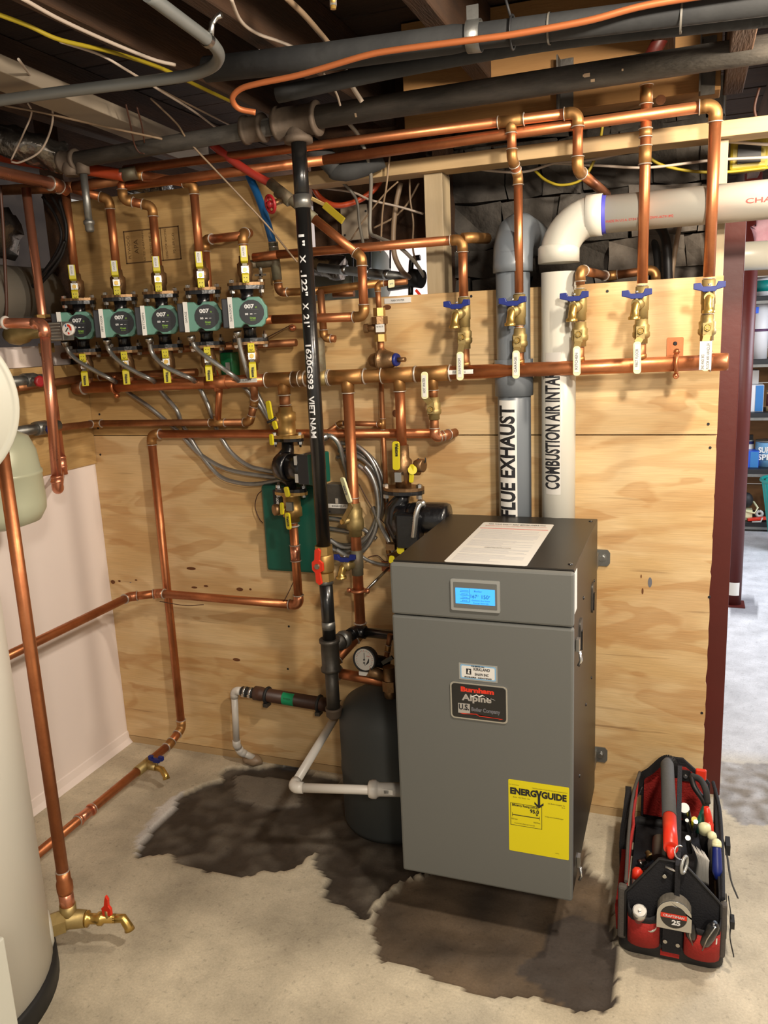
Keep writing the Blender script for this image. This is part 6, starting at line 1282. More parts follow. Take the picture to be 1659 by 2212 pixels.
cab('dark wire dropping over the steel main at the left, hooked end', [P(272,225,-.42), P(282,270,-.38), P(290,310,-.335), P(300,328,-.318), P(312,332,-.315)], .0024, 'cable_brown')
cab('second dark wire dropping beside the hooked one', [P(296,232,-.42), P(306,270,-.38), P(312,308,-.33)], .0024, 'cable_brown')
cab('grey cable falling behind the steel main and curling over the studs', [P(750,262,-.2), P(778,300,-.14), P(800,370,-.08), P(800,440,-.05), P(800,500,-.05), P(815,512,-.07), P(860,532,-.09), P(895,565,-.04), P(915,595,.06)], .0058, 'cable_grey')
cab('violet grey cable bending down left of the switch plate', [P(725,380,.02), P(760,415,.05), P(772,440,.06), P(776,480,.06), P(785,528,.10)], .0048, 'cable_grey')
cab('thin tan cable hanging straight, left of the pine stud', [P(842,335,-.06), P(835,400,-.04), P(826,460,.0), P(822,545,.06)], .0030, 'cable_tan')
cab('white cable slanting across the dark gap to the pine stud', [P(690,405,.10), P(760,415,.10), P(800,432,.08), P(860,446,.09), P(915,462,.11)], .0036, 'cable_white')
cab('white cable hanging close left of the pine stud', [P(885,385,.10), P(886,430,.12), P(893,480,.12), P(893,545,.14), P(915,600,.16)], .0032, 'cable_tan')
cab('thin tan cable slanting up toward the header board', [P(757,520,.10), P(790,470,.08), P(830,420,.06), P(860,392,.05)], .0028, 'cable_tan')
cab('pale cable slanting from the switch plate up to the stud', [P(808,492,.14), P(850,470,.14), P(880,440,.14), P(905,395,.14)], .0034, 'cable_tan')
cab('thick brownish pink tube hanging left of the pine stud', [P(866,395,.14), P(856,440,.14), P(850,500,.14), P(852,550,.14), P(868,585,.16), P(885,600,.2)], .0088, 'cable_tan')
MT['orange'] = MT['pex_orange']
cab('orange plastic tube sagging in a loop under the header board', [P(640,330,.02), P(668,385,.06), P(690,425,.08), P(725,444,.08), P(770,435,.10), P(805,412,.12), P(825,385,.14)], .0095, 'pex_orange', 'plastic_tube', 'pipe')
pxo = cab('thick orange plastic tube at the upper left above the header', [P(-20,332,-.20), P(40,345,-.20), P(130,358,-.20), P(200,368,-.19), P(268,379,-.17)], .0185, 'pex_orange', 'plastic_tube', 'pipe', seg=14)
cb_ = MB().cyl(P(262,378,-.17), P(296,373,-.155), .0205, 'patina', 14).build('crimp_fitting'); tag(cb_, 'dull brass fitting at the end of the thick orange tube', 'pipe fitting')
cab('red plastic tube slanting down from behind the steel main to the gate valve', [P(458,312,-.16), P(500,345,-.15), P(545,375,-.14), P(588,398,-.13)], .0125, 'pex_red', 'plastic_tube', 'pipe', seg=12)
sp = thing('insulated_pipe', 'short bent black insulated pipe behind the gas tee', 'pipe', P(740,380,-.08))
MB().tube(spline([P(668,315,-.12), P(700,338,-.11), P(728,366,-.10)], 4), .030, 'foam_black', 16).build('foam', sp); MB().tube(spline([P(715,370,-.10), P(745,372,-.10), P(785,362,-.08), P(828,345,-.06)], 4), [.020,.024,.024,.024,.026,.026,.026,.026,.026,.026,.024,.024,.022][:13], 'foam_black', 16).build('foam', sp)
sw = thing('cover_plate', 'pale blank cover plate on the dark board behind the pipes', 'electrical box', P(760,480,.30)); a_, b_ = P(736,446,.30), P(796,516,.30)
MB().box(((a_.x+b_.x)/2,.30,(a_.z+b_.z)/2), (b_.x-a_.x,.012,a_.z-b_.z), 'board_pale').build('plate', sw, bevel=.002)
for x_, y_ in ((745,508),(790,456)): MB().sphere(P(x_,y_,.292), .004, 'ink', 6).build('screw', sw)
# dark board wall behind the studs, pale room beyond it
MB().box((-.78,.345,(P(800,540,.33).z+2.3)/2), (1.0,.03,2.3-P(800,540,.33).z), 'old_joist').build('board', ws)
MB().box((P(972,500,.30).x,.24,1.8), (.045,.10,1.0), 'old_joist').build('post', ws)
# things seen through the gap above the plywood, middle
og = thing('oil_tank', 'grey green horizontal tank seen through the gap above the plywood', 'tank', P(750,600,.9)); a_, b_ = P(640,602,.9), P(835,596,.9)
MB().lathe(a_, b_-a_, [(0,.02),(.01,.10),(.04,.13),((b_-a_).length-.04,.13),((b_-a_).length-.01,.10),((b_-a_).length,.02)], 'tank_green', 24).build('shell', og); og.children[0].data.materials[0] = mat('tank_drab', '#6e6f60', .5)
for t_ in (.15,.85): lg = a_.lerp(b_, t_); MB().cyl((lg.x,lg.y,0), (lg.x,lg.y,lg.z), .02, 'cast_black', 10).build('leg', og)
ch = thing('metal_pipe', 'shiny metal pipe with black collar seen through the gap above the plywood', 'pipe', P(790,588,.35))
MB().cyl(P(690,578,.40), P(888,600,.30), .0165, 'galvanized', 16).build('tube', ch); 
for px_ in (740, 790, 832): MB().cyl(P(px_,578+(px_-690)*.11,.40-(px_-690)*.0005), P(px_+10,579+(px_-690)*.11,.395-(px_-690)*.0005), .0185, 'steel', 16).build('band', ch)
MB().cyl(P(888,600,.30), P(912,603,.29), .031, 'rubber_black', 18).build('collar', ch)
cab('black iron pipe hooking down beside the pine stud in the gap', [P(908,556,.30), P(892,560,.30), P(888,575,.30), P(887,640,.30)], .0095, 'black_pipe', 'iron_pipe', 'pipe')
cab('shiny horizontal pipe low in the gap above the plywood', [P(838,622,.30), P(880,616,.30), P(905,612,.30)], .012, 'galvanized', 'metal_pipe', 'pipe')
cp_ = MB().cyl(P(720,636,.10), P(765,634,.10), .0105, 'copper_dull', 12).build('pipe_stub'); tag(cp_, 'open ended copper stub low in the gap above the plywood', 'pipe')
yt_ = MB().prism(rnd(.018,.022,.003), P(846,613,-.11), (1,0,.1), (0,0,1), (0,-.006,0), 'cream_vinyl').build('lever', wf_, 'small cream lever'); fit_text('lettering', 'KITZ', .010, .004, 'blue_plastic', P(846,613,-.1165), (1,0,.1), (0,0,1), wf_)
rt_ = MB().box(P(903,632,.05), (.008,.004,.022), 'red_plastic', rot=Matrix.Rotation(-.7,3,'Y')).build('red_tag'); tag(rt_, 'small red tag left of the pine stud', 'tag')
fd = thing('foil_duct', 'crumpled foil covered duct in the gap left of the pine stud', 'duct', P(700,575,.5)); 
def crumple(pts, r, seg=20, amp=.012, m='foil', nm='cover', par=None):
    mb = MB(); mb.tube(spline(pts, 10), r, m, seg)
    for v in mb.v: v += noise.noise_vector(v*22)*amp+noise.noise_vector(v*60)*amp*.5
    return mb.build(nm, par)
crumple([P(640,560,.55), P(700,572,.55), P(742,580,.55)], .045, par=fd)
for k, (x_, y0, y1) in enumerate(((762,548,640),(800,548,600),(843,548,580),(712,560,600))):
    cab(['thin dark rod in the gap, nearest the shiny pipe end','thin dark rod in the gap above the shiny pipe','thin dark rod in the gap under the pink tube','thin dark rod in front of the foil duct'][k], [P(x_,y0-150,.6), P(x_,y0,.6), P(x_,y1,.6)], .0035, 'cable_black', 'rod', 'rod')
# ---- upper left: ducts and black cables on the left wall
du = thing('round_duct', 'big grey round duct running along the left wall above the plywood strip', 'duct', (-2.24,-.4,PX(75,640,-2.14).z))
dz_ = PX(75,640,-2.14).z; MB().cyl((-2.24,-2.2,dz_), (-2.24,-.01,dz_), .11, 'grey_duct', 28).build('tube', du)
rp = cab('thin reddish conduit under the big round duct', [P(-10,700,-.30), P(60,694,-.25), P(150,688,-.15)], .008, 'cable_brown', 'metal_conduit', 'conduit')
ff = thing('foil_duct', 'crumpled foil duct at the far left above the round duct', 'duct', P(30,510,-.3)); fz_ = PX(35,505,-2.2).z; crumple([V((-2.27,-1.9,fz_)), V((-2.27,-.9,fz_)), V((-2.27,-.12,fz_))], .085, par=ff, amp=.02)
fg = thing('foil_duct', 'crumpled foil duct behind the wire loops at the upper left', 'duct', P(60,315,-.3)); crumple([P(-30,292,-.35), P(60,318,-.30), P(140,345,-.22)], .048, par=fg, amp=.012)
fh_ = thing('foil_duct', 'foil duct scrap above the plywood between the third and fourth risers', 'duct', P(330,405,.02)); crumple([P(270,392,.10), P(320,402,.08), P(362,408,.08)], .030, par=fh_, amp=.012)
for k, pts in enumerate(([(92,425),(122,470),(132,520),(100,580),(50,630),(5,668)], [(110,420),(138,475),(140,525),(105,590),(55,645),(5,680)], [(128,430),(143,490),(138,540),(112,585),(60,640),(15,690)], [(140,520),(120,560),(70,620),(28,690)])):
    cab(['black cable curving to the lower left beside the first riser, outermost left','black cable curving to the lower left, second from the left','black cable curving to the lower left, nearest the first riser','short black cable under the curving bundle'][k], [P(a, b_, -.13-.012*k) for a, b_ in pts], .0058, 'cable_black')
cab('dark brown cable hanging straight at the left edge', [P(0,400,-.3), P(6,480,-.3), P(10,560,-.3), P(14,660,-.3), P(12,690,-.3)], .0055, 'cable_brown')
# ---- right: cables along the stone wall, boxes, insulation, hoses
cab('long cream cable drooping across the stone wall to the far right, upper', [P(985,360,.10), P(1120,372,.12), P(1200,352,.12), P(1270,346,.10), P(1390,322,.09), P(1520,305,.09), P(1659,312,.10)], .0042, 'cable_white')
cab('cream cable along the stone wall, lower', [P(1100,350,.14), P(1180,352,.14), P(1300,358,.14), P(1400,362,.12), P(1540,346,.12), P(1659,340,.12)], .0042, 'cable_white')
cab('yellowish cable sagging left of the white elbow', [P(1155,368,.13), P(1180,390,.12), P(1215,400,.12), P(1260,385,.12), P(1290,330,.12), P(1302,270,.10)], .0042, 'cable_yellow')
cab('yellow cable between first floor riser and the right stud', [P(1385,320,.12), P(1420,352,.12), P(1480,368,.12), P(1560,372,.12), P(1659,362,.12)], .0042, 'cable_yellow')
cab('pale wire hanging beside the right edge of the pine stud', [P(968,378,.10), P(968,430,.12), P(970,478,.12)], .0030, 'cable_white')
cab('black hose behind the plywood right of the first floor riser', [P(1400,470,.25), P(1432,500,.22), P(1442,550,.20), P(1445,640,.20)], .014, 'cable_black', 'hose', 'hose', seg=12)
cab('second black hose bending behind the first floor riser', [P(1395,500,.30), P(1412,520,.28), P(1420,560,.28), P(1422,640,.28)], .011, 'foam_black', 'hose', 'hose', seg=12)
cab('tan tube rising between the black hose and the right riser', [P(1472,470,.2), P(1462,520,.2), P(1452,590,.2), P(1450,640,.2)], .008, 'cable_tan', 'plastic_tube', 'pipe')
for k, (x0_, y0_, x1_, y1_) in enumerate(((1440,482,1560,545),(1632,468,1700,540))):
    bm = bmesh.new(); bmesh.ops.create_grid(bm, x_segments=14, y_segments=8, size=.5); a_, b_ = P(x0_,y0_,.9), P(x1_,y1_,.9); mb = MB()
    vs_ = []
    for v in bm.verts: q = V((a_.x+(b_.x-a_.x)*(v.co.x+.5), .9, b_.z+(a_.z-b_.z)*(v.co.y+.5))); n_ = noise.noise_vector(q*18); vs_.append(q+V((n_.x*.01, n_.y*.05, n_.z*.01)))
    mb.add(vs_, [[v.index for v in f.verts] for f in bm.faces], 'insulation_pink', True); o = mb.build('insulation_batt'); s_ = o.modifiers.new('thickness', 'SOLIDIFY'); s_.thickness = .06; bm.free()
    tag(o, ['pink insulation seen behind the rightmost riser', 'pink insulation seen right of the red steel post'][k], 'insulation')
wp2 = thing('plastic_drain_pipe', 'white plastic pipe with a rounded fitting behind the right risers', 'pipe', P(1500,570,.5)); MB().cyl(P(1475,560,.5), P(1720,548,.5), .045, 'pvc_white', 20).sphere(P(1478,560,.5), .055, 'pvc_white', 14).build('tube', wp2)
cab('thin brown dark cable by the yellow outlet box at the right edge', [P(1640,190,.05), P(1630,240,.05), P(1650,290,.05)], .004, 'cable_brown')
yb = thing('outlet_box', 'dirty yellow electrical box at the right edge above the white pipe', 'electrical box', P(1620,325,.16)); a_, b_ = P(1578,302,.16), P(1659,362,.16)
MB().box(((a_.x+b_.x)/2,.19,(a_.z+b_.z)/2), (b_.x-a_.x,.06,a_.z-b_.z), 'cable_yellow').build('box', yb, bevel=.008); MB().box(((a_.x+b_.x)/2,.157,(a_.z+b_.z)/2), ((b_.x-a_.x)*.6,.01,(a_.z-b_.z)*.6), 'cable_black').build('opening', yb)
kn = P(1427,215,-.03); ko = MB().lathe(V((kn.x,-.024,kn.z)), (0,-1,0), [(0,.013),(.002,.013)], 'knot', 14).build('knot', ce)

# ================================================================== RED STEEL POSTS
ip = thing('steel_post', 'dark red steel post at the right edge of the plywood, nearer of the two', 'post', (.125,.27,0))
H_ = 1.93; x0, x1 = .070, .150
MB().box(((x0+x1)/2,.225,H_/2), (x1-x0,.010,H_), 'red_steel').build('flange', ip, bevel=.002); MB().box(((x0+x1)/2,.335,H_/2), (x1-x0,.010,H_), 'red_steel').build('flange', ip, bevel=.002)
MB().box(((x0+x1)/2,.28,H_/2), (.010,.10,H_), 'red_steel').build('web', ip); MB().box(((x0+x1)/2,.28,H_+.006), (.14,.16,.012), 'red_steel').build('cap_plate', ip)
c0, c1 = P(1622,500,2.3), P(1579,1300,2.3)
rc_ = thing('steel_post', 'round dark red steel column with a white sticker near its foot, farther of the two', 'post', (c1.x,2.3,0))
MB().cyl((c0.x,2.3,0), (c0.x,2.3,2.3), .042, 'red_steel', 24).build('tube', rc_); zs_ = P(1580,1268,2.3).z; cyl_patch('sticker', (c0.x,2.3,zs_), (0,0,1), (-.2,-1,0), .042, .075, .9, 'label_white', rc_)
MB().box((c0.x,2.3,.004), (.12,.12,.008), 'red_steel').build('base_plate', rc_)

# ================================================================== SHELVES BEYOND
SY = 4.1
sh_ = thing('storage_shelf', 'black metal storage shelf loaded with paint cans in the far room', 'shelf', (1.0,SY+.2,0))
lv_ = [P(1625,y,SY).z for y in (395, 640, 777, 892, 1014, 1128)]
for z in lv_: MB().box((1.05,SY+.22,z-.02), (1.45,.44,.04), 'shelf_black').build('shelf_board', sh_, bevel=.003); MB().box((1.05,SY-.004,z-.045), (1.45,.008,.02), 'galvanized').build('lip', sh_)
for x in (.335, 1.765):
    for y in (SY+.01, SY+.43): MB().box((x,y,lv_[0]/2), (.03,.03,lv_[0]), 'shelf_black').build('upright', sh_)
def can(px0, px1, py0, lev, cols, label, box=False, y=SY+.08, txt=None):
    a, b_ = P(px0, py0, y), P(px1, py0, y); z0 = lv_[lev]; z1 = a.z; r = (b_.x-a.x)/2; cx_ = (a.x+b_.x)/2
    t = thing('box' if box else 'paint_can', label, 'box' if box else 'can', (cx_,y+r,z0))
    n = len(cols)
    if box:
        MB().box((cx_,y+.08,(z0+z1)/2), (2*r,.16,z1-z0), cols[0]).build('carton', t, bevel=.003)
        if n > 1: MB().box((cx_+r*.45,y-.001,(z0+z1)/2), (r*1.0,.004,(z1-z0)*.96), cols[1]).build('panel', t)
    else:
        MB().cyl((cx_,y+r,z0), (cx_,y+r,z1), r, cols[0], 24).build('body', t); MB().lathe((cx_,y+r,z1), (0,0,1), [(-.008,r*1.03),(.003,r*1.03),(.003,r*.8)], 'galvanized', 24).build('rim', t)
        if n > 1: MB().cyl((cx_,y+r,z0+(z1-z0)*.25), (cx_,y+r,z0+(z1-z0)*.85), r*1.012, cols[1], 24).build('label_band', t)
    if txt:
        for k, s_ in enumerate(txt): fit_text('lettering', s_, .13, .042, 'label_white', (cx_-.0,y-.004,z0+(z1-z0)*(.66-.28*k)), UX, UZ, t, bold=.002)
    return t
mat('can_blue', '#2f74b0', .4); mat('can_navy', '#20245c', .4); mat('can_royal', '#1f56c8', .4); mat('can_lightblue', '#6d9cc0', .4); mat('can_tan', '#c8a878', .5); mat('plum', '#5a3a58', .5); mat('tape_blue', '#2a5fd0', .5)
can(1636,1674,600,1,['paint_can_white','teal'],'white paint can with teal band on the top visible shelf')
c1_ = can(1627,1665,656,2,['paint_can_white'],'tall white paint can with purple drip rim and blue tape'); q = P(1634,670,SY+.078); MB().box(q, (.03,.004,.045), 'tape_blue').build('tape', c1_); cq = c1_.location; MB().cyl((cq.x,cq.y,P(1640,712,SY+.08).z-.014), (cq.x,cq.y,P(1640,712,SY+.08).z+.004), (P(1665,656,SY+.08).x-P(1627,656,SY+.08).x)/2*1.03, 'plum', 24).build('purple_rim', c1_)
can(1668,1712,655,2,['paint_can_white','plum'],'white paint can with purple label at the right edge')
can(1617,1651,832,3,['paint_can_white','can_blue'],'white and blue carton on the third visible shelf', True)
can(1625,1640,800,3,['label_white'],'narrow pale carton behind the white and blue one', True, y=SY+.22)
can(1658,1694,845,3,['can_tan','red_steel'],'tan can with red band at the right edge of the third shelf')
can(1606,1630,952,4,['can_navy','label_white'],'small navy can behind the bright blue carton', y=SY+.20)
can(1605,1640,975,4,['can_royal','can_blue'],'bright blue carton on the fourth visible shelf', True)
can(1634,1684,954,4,['can_lightblue','can_lightblue'],'light blue paint can with bold white lettering', y=SY+.12, txt=('SUPER','SPEC'))
sb = thing('spray_bottle', 'black nozzle bottle at the back of the fourth visible shelf', 'bottle', P(1617,945,SY+.3)); q = P(1617,958,SY+.32); MB().lathe((q.x,q.y,lv_[4]), (0,0,1), [(0,.03),(.12,.03),(.15,.015),(.19,.015)], 'rubber_black', 14).box((q.x,q.y,lv_[4]+.2), (.06,.03,.04), 'rubber_black').build('body', sb)
lp_ = thing('work_light', 'black and cream work light on the bottom shelf', 'lamp', P(1612,1090,SY+.1)); q = P(1612,1080,SY+.1)
MB().sphere(q+V((0,0,.0)), .05, 'rubber_black', 14, (1,1,1.2)).build('head', lp_); MB().box((q.x+.005,q.y,lv_[5]+.05), (.08,.08,.06), 'cream_vinyl').tube([(q.x-.05,q.y-.03,lv_[5]+.08), (q.x+.06,q.y-.05,lv_[5]+.06), (q.x+.08,q.y-.04,lv_[5]+.1), (q.x+.05,q.y,lv_[5]+.14)], .008, 'cream_vinyl', 8).cyl((q.x,q.y,lv_[5]), (q.x,q.y,lv_[5]+.03), .03, 'cream_vinyl', 14).build('base', lp_)
rl_ = thing('tape_roll', 'small white roll standing on the bottom shelf', 'tape', P(1641,1096,SY+.1)); q = P(1641,1096,SY+.1); MB().torus((q.x,q.y,lv_[5]+.045), (0,1,0), .020, .011, 'paper_white', 18, 8).build('roll', rl_)
og_ = thing('hand_tool', 'orange handled tool lying on the bottom shelf', 'tool', P(1640,1110,SY+.05)); q = P(1643,1112,SY+.03); MB().beam((q.x-.09,q.y,lv_[5]+.012), (q.x+.09,q.y+.02,lv_[5]+.03), .04, .022, 'red_plastic').build('body', og_, bevel=.005); MB().tube([(q.x-.06,q.y-.04,lv_[5]+.004), (q.x,q.y-.045,lv_[5]+.01), (q.x+.01,q.y-.045,lv_[5]+.04)], .006, 'paper_white', 8).build('hook', og_)
# teal laundry basket on the floor in the far room
bk = P(1659,1110,3.55); bsk = thing('plastic_basket', 'teal plastic basket cut by the right edge of the picture', 'basket', (bk.x+.14,3.6,0)); mb = MB(); bx_, by_ = bk.x+.16, 3.6
zt__ = P(1659,1045,3.45).z
mb.lathe((bx_,by_,0), (0,0,1), [(0,.12),(.02,.135)], 'teal', 20)
mb.build('bottom', bsk)
MB().torus((bx_,by_,zt__), (0,0,1), .21, .012, 'teal', 28, 8).build('rim', bsk)
for k in range(20):
    a = 2*pi*k/20; MB().beam((bx_+.13*cos(a),by_+.13*sin(a),.01), (bx_+.205*cos(a),by_+.205*sin(a),zt__), .030, .005, 'teal', (cos(a),sin(a),0)).build('slat', bsk)
# ================================================================== TOOL BAG
bag = thing('tool_bag', 'open red and black tool bag with grey foam handle on the floor', 'bag', (.01,-.33,0))
GX0, GX1, GY0, GY1 = -.120, .132, -.610, -.045
def loft(mb, rings_, m, close=True):
    n = len(rings_[0]); vs = [V(p) for r in rings_ for p in r]; fs = [(j*n+i, j*n+(i+1) % n, (j+1)*n+(i+1) % n, (j+1)*n+i) for j in range(len(rings_)-1) for i in range(n)]
    mb.add(vs, fs, m, True); k = mb.mi(m); b0 = len(mb.v)-len(vs)
    if close: mb.f.append([b0+i for i in range(n)][::-1]); mb.m.append(k); mb.sm.append(False)
    return mb
gcx, gcy, gw, gd = (GX0+GX1)/2, (GY0+GY1)/2, GX1-GX0, GY1-GY0
def rr(w_, d_, z, r=.03, dx=0): return [(gcx+dx+a, gcy+b_, z) for a, b_ in rnd(w_, d_, r, 4)]
loft(MB(), [rr(gw-.01, gd-.01, 0), rr(gw, gd, .006), rr(gw, gd, .040), rr(gw-.012, gd-.012, .048), rr(gw-.012, gd-.012, .012)], 'rubber_black').build('base_tub', bag, 'black moulded base')
MB().box((gcx,gcy,.015), (gw-.03,gd-.03,.012), 'fabric_black').build('floor_panel', bag)
# side walls: left red with grey edge, right black; end panels pentagons
def wall(pts, m, name, label=None, t=.006, par=bag): # quad patch thickened
    a, b_, c, d = [V(p) for p in pts]; n = (b_-a).cross(d-a).normalized(); rows = []
    nu, nv = 10, 5; vs = []
    for i in range(nv+1):
        for j in range(nu+1):
            u, v = j/nu, i/nv; p = (a*(1-u)+b_*u)*(1-v)+(d*(1-u)+c*u)*v; k = noise.noise(p*14)*.005*sin(pi*u)*(.3+v); vs.append(p+n*k)
    mb = MB(); mb.add(vs, [(i*(nu+1)+j, i*(nu+1)+j+1, (i+1)*(nu+1)+j+1, (i+1)*(nu+1)+j) for i in range(nv) for j in range(nu)], m, True); o = mb.build(name, par, label)
    s_ = o.modifiers.new('thickness', 'SOLIDIFY'); s_.thickness = t; s_.offset = 0; return o
LX, RX = -.108, .124
wall([(GX0+.006,GY0+.03,.04),(GX0+.006,GY1-.03,.04),(LX+.006,GY1-.05,.205),(LX+.006,GY0+.02,.195)], 'fabric_red', 'side_panel', 'red inner side panel')
wall([(GX0,GY0+.03,.04),(GX0,GY1-.03,.04),(GX0-.004,GY1-.03,.12),(GX0-.004,GY0+.03,.11)], 'fabric_red', 'side_pocket', 'red outer pocket', .014)
wall([(GX0-.006,GY0+.26,.04),(GX0-.006,GY1-.02,.04),(GX0-.010,GY1-.05,.17),(GX0-.010,GY0+.27,.13)], 'fabric_black', 'side_pocket', 'black outer pocket', .018)
wall([(GX1-.006,GY0+.03,.04),(GX1-.006,GY1-.03,.04),(RX-.004,GY1-.05,.205),(RX-.004,GY0+.02,.195)], 'fabric_black', 'side_panel', 'black side panel', .010)
MB().tube(spline([(LX+.004,GY0+.015,.195),(LX-.002,GY0+.2,.207),(LX-.002,GY0+.4,.210),(LX+.01,GY1-.03,.212)],8), .0048, 'fabric_grey', 8).build('zipper_rim', bag, 'grey zipper edge')
MB().tube(spline([(RX,GY0+.015,.195),(RX+.004,GY0+.2,.202),(RX+.004,GY0+.4,.205),(RX-.01,GY1-.03,.212)],8), .0052, 'fabric_black', 8).build('zipper_rim', bag)
yF = GY0-.002
pent = [(-.104,.045),(.120,.045),(.119,.19),(.110,.20),(.030,.286),(-.026,.286),(-.092,.192),(-.103,.18)]
MB().prism(pent, (0,yF+.012,0), (1,0,0), (0,0,1), (0,-.010,0), 'fabric_black').build('end_panel', bag, 'black pentagonal end panel', bevel=.003)
MB().tube([(-.103,yF,.05),(-.103,yF,.18),(-.092,yF,.193),(-.026,yF,.287),(.030,yF,.287),(.110,yF,.201),(.119,yF,.19),(.120,yF,.05)], .0035, 'rubber_black', 6).build('piping', bag)
yBk = GY1
MB().prism([(a*.90,b_-(0.02 if b_ > .25 else -.004)) for a, b_ in pent], (0.0,yBk,0), (1,0,0), (0,0,1), (0,-.010,0), 'fabric_black').build('end_panel', bag, 'black rear end panel', bevel=.003)
MB().prism([(-.085,.06),(.100,.06),(.100,.19),(.035,.240),(-.03,.240),(-.085,.19)], (0,yBk-.011,0), (1,0,0), (0,0,1), (0,-.004,0), 'fabric_red').build('lining', bag, 'red lining')
MB().box((.035,yBk-.018,.215), (.03,.006,.035), 'rubber_black').cyl((.035,yBk-.020,.215), (.035,yBk-.026,.215), .006, 'steel', 12).build('rivet_plate', bag)
# front pockets
for x0, x1, z0, z1, mm, nm in ((-.098,-.018,.050,.128,'fabric_red','red front pocket'), (.036,.122,.045,.125,'fabric_red','red front pocket')):
    n = 8; A = []; xm = (x0+x1)/2; hw = (x1-x0)/2
    prof = [(xm-hw*cos(pi*k/n), -.030*sin(pi*k/n)**.7) for k in range(n+1)]
    vs = [V((x, yF+dy, z)) for z, s_ in ((z0,1),(z1,1.15)) for x, dy in [(a, b_*s_) for a, b_ in prof]]
    mb = MB(); mb.add(vs, [(i, i+1, n+2+i, n+1+i) for i in range(n)]+[tuple(range(n, -1, -1))], mm, True); o = mb.build('front_pocket', bag, nm); s_ = o.modifiers.new('thickness', 'SOLIDIFY'); s_.thickness = .003
    vs = [V((x, yF+dy*1.16, z)) for z in (z1-.004, z1+.030) for x, dy in prof]; vs = [v if k <= n else V((v.x, yF+(v.y-yF)*1.05, v.z-.018*sin(pi*(k-n-1)/n))) for k, v in enumerate(vs)]
    mb = MB(); mb.add(vs, [(i, i+1, n+2+i, n+1+i) for i in range(n)], 'fabric_black', True); o = mb.build('pocket_band', bag, 'black pocket top'); s_ = o.modifiers.new('thickness', 'SOLIDIFY'); s_.thickness = .003
for x0, x1 in ((-.122,-.100),(.118,.134)):
    MB().box(((x0+x1)/2,yF+.010,.115), (x1-x0,.022,.15), 'fabric_grey').build('corner_panel', bag, 'grey corner panel', bevel=.006)
MB().box((.010,yF-.006,.085), (.045,.008,.10), 'fabric_black').build('centre_strap', bag)
for x, z in ((-.012,.245),(-.006,.066),(.024,.062)): MB().lathe((x,yF-.004 if z > .2 else yF-.010,z), (0,-1,0), [(0,.006),(.003,.005)], 'steel', 12).build('rivet', bag)
MB().box((.006,yF-.002,.026), (.045,.006,.014), 'fabric_red').build('name_patch', bag, 'small red patch')
# handle
ha, hb_ = V((-.018,-.165,.300)), V((0,-.620,.318))
hA = PZ(1441,1652,.315); hB = PZ(1446,1765,.315); hC = PZ(1449,1832,.312)
MB().tube([hA+V((0,.02,0)), hA, hB], [.012,.0185,.0185], 'foam_grey', 20).build('handle_grip', bag, 'grey foam handle grip')
MB().cyl(hB, hC, .0175, 'red_plastic', 20).build('handle_sleeve', bag, 'red handle end')
MB().tube([hC, hC+V((0,-.012,-.010)), V((0.002,GY0+.012,.284))], [.012,.009,.007], 'red_plastic', 10).build('handle_bracket', bag, 'red handle bracket')
MB().tube([hA+V((0,.015,0)), hA+V((0,.05,-.012)), V((-.006,yBk-.01,.25))], .010, 'fabric_black', 10).build('handle_bracket', bag)
MB().box((.018,(hA.y+hC.y)/2,.215), (.012,gd*.86,.16), 'fabric_black').build('divider', bag, 'black centre divider')
# shoulder strap
def strap(pts, wd, nm='strap', up=(0,-1,0)):
    p = spline(pts, 6); mb = MB(); 
    for a, b_ in zip(p, p[1:]): mb.beam(a, b_+(b_-a)*.05, wd, .0025, 'rubber_black', up)
    return mb.build(nm, bag, 'black webbing strap')
strap([P(1377,1715,-.08), P(1385,1680,-.08), P(1405,1665,-.09), P(1435,1640,-.10), P(1453,1645,-.11), P(1458,1680,-.11)], .022, up=(0,-1,.6))
strap([P(1366,1810,-.30), P(1360,1780,-.24), P(1366,1740,-.14), P(1385,1700,-.10)], .03, up=(-1,-.3,0))
strap([(RX+.012,-.30,.17),(RX+.020,-.36,.16),(RX+.028,-.42,.13),(RX+.045,-.45,.10)], .022, up=(1,0,.3))
strap([(RX+.014,GY0+.05,.18),(RX+.022,GY0+.03,.13),(RX+.020,GY0+.02,.09),(RX+.030,GY0+.01,.045)], .012, up=(1,0,.1))
strap([(RX+.010,GY0+.07,.17),(RX+.012,GY0+.05,.12),(RX+.012,GY0+.04,.07)], .016, up=(1,0,.1))
MB().box((RX+.022,-.33,.17), (.012,.045,.03), 'rubber_black').build('buckle', bag); MB().box((RX+.024,GY0+.03,.125), (.010,.03,.02), 'rubber_black').build('buckle', bag)
# ---- tools (things resting in the bag)
tm = thing('tape_measure', 'silver tape measure with black round face clipped on the front of the tool bag', 'tape measure', (.012,yF-.030,.17))
q = V((.012,yF-.014,.168)); R_ = .040
out = [(-.039,-.036),(.041,-.036),(.041,.006)]+[(.001+.040*cos(radians(a)), .003+.040*sin(radians(a))) for a in range(0,181,15)]+[(-.039,.0)]
MB().prism(out, q, (1,0,0), (0,0,1), (0,-.034,0), 'badge_chrome').build('case', tm, 'chrome case', bevel=.004)
MB().prism([(a*.98,b_) for a, b_ in out[3:16]]+[(-.02,.012),(.02,.012)], q+V((0,-.003,.002)), (1,0,0), (0,0,1), (0,-.026,0), 'cable_grey').build('grip_band', tm)
fc = q+V((0,-.034,0)); MB().lathe(fc, (0,-1,0), [(0,.031),(.0015,.030)], 'badge_black', 28).build('face', tm, 'black round face')
MB().box(fc+V((0,-.0018,.003)), (.060,.0006,.012), 'red_plastic').build('red_band', tm)
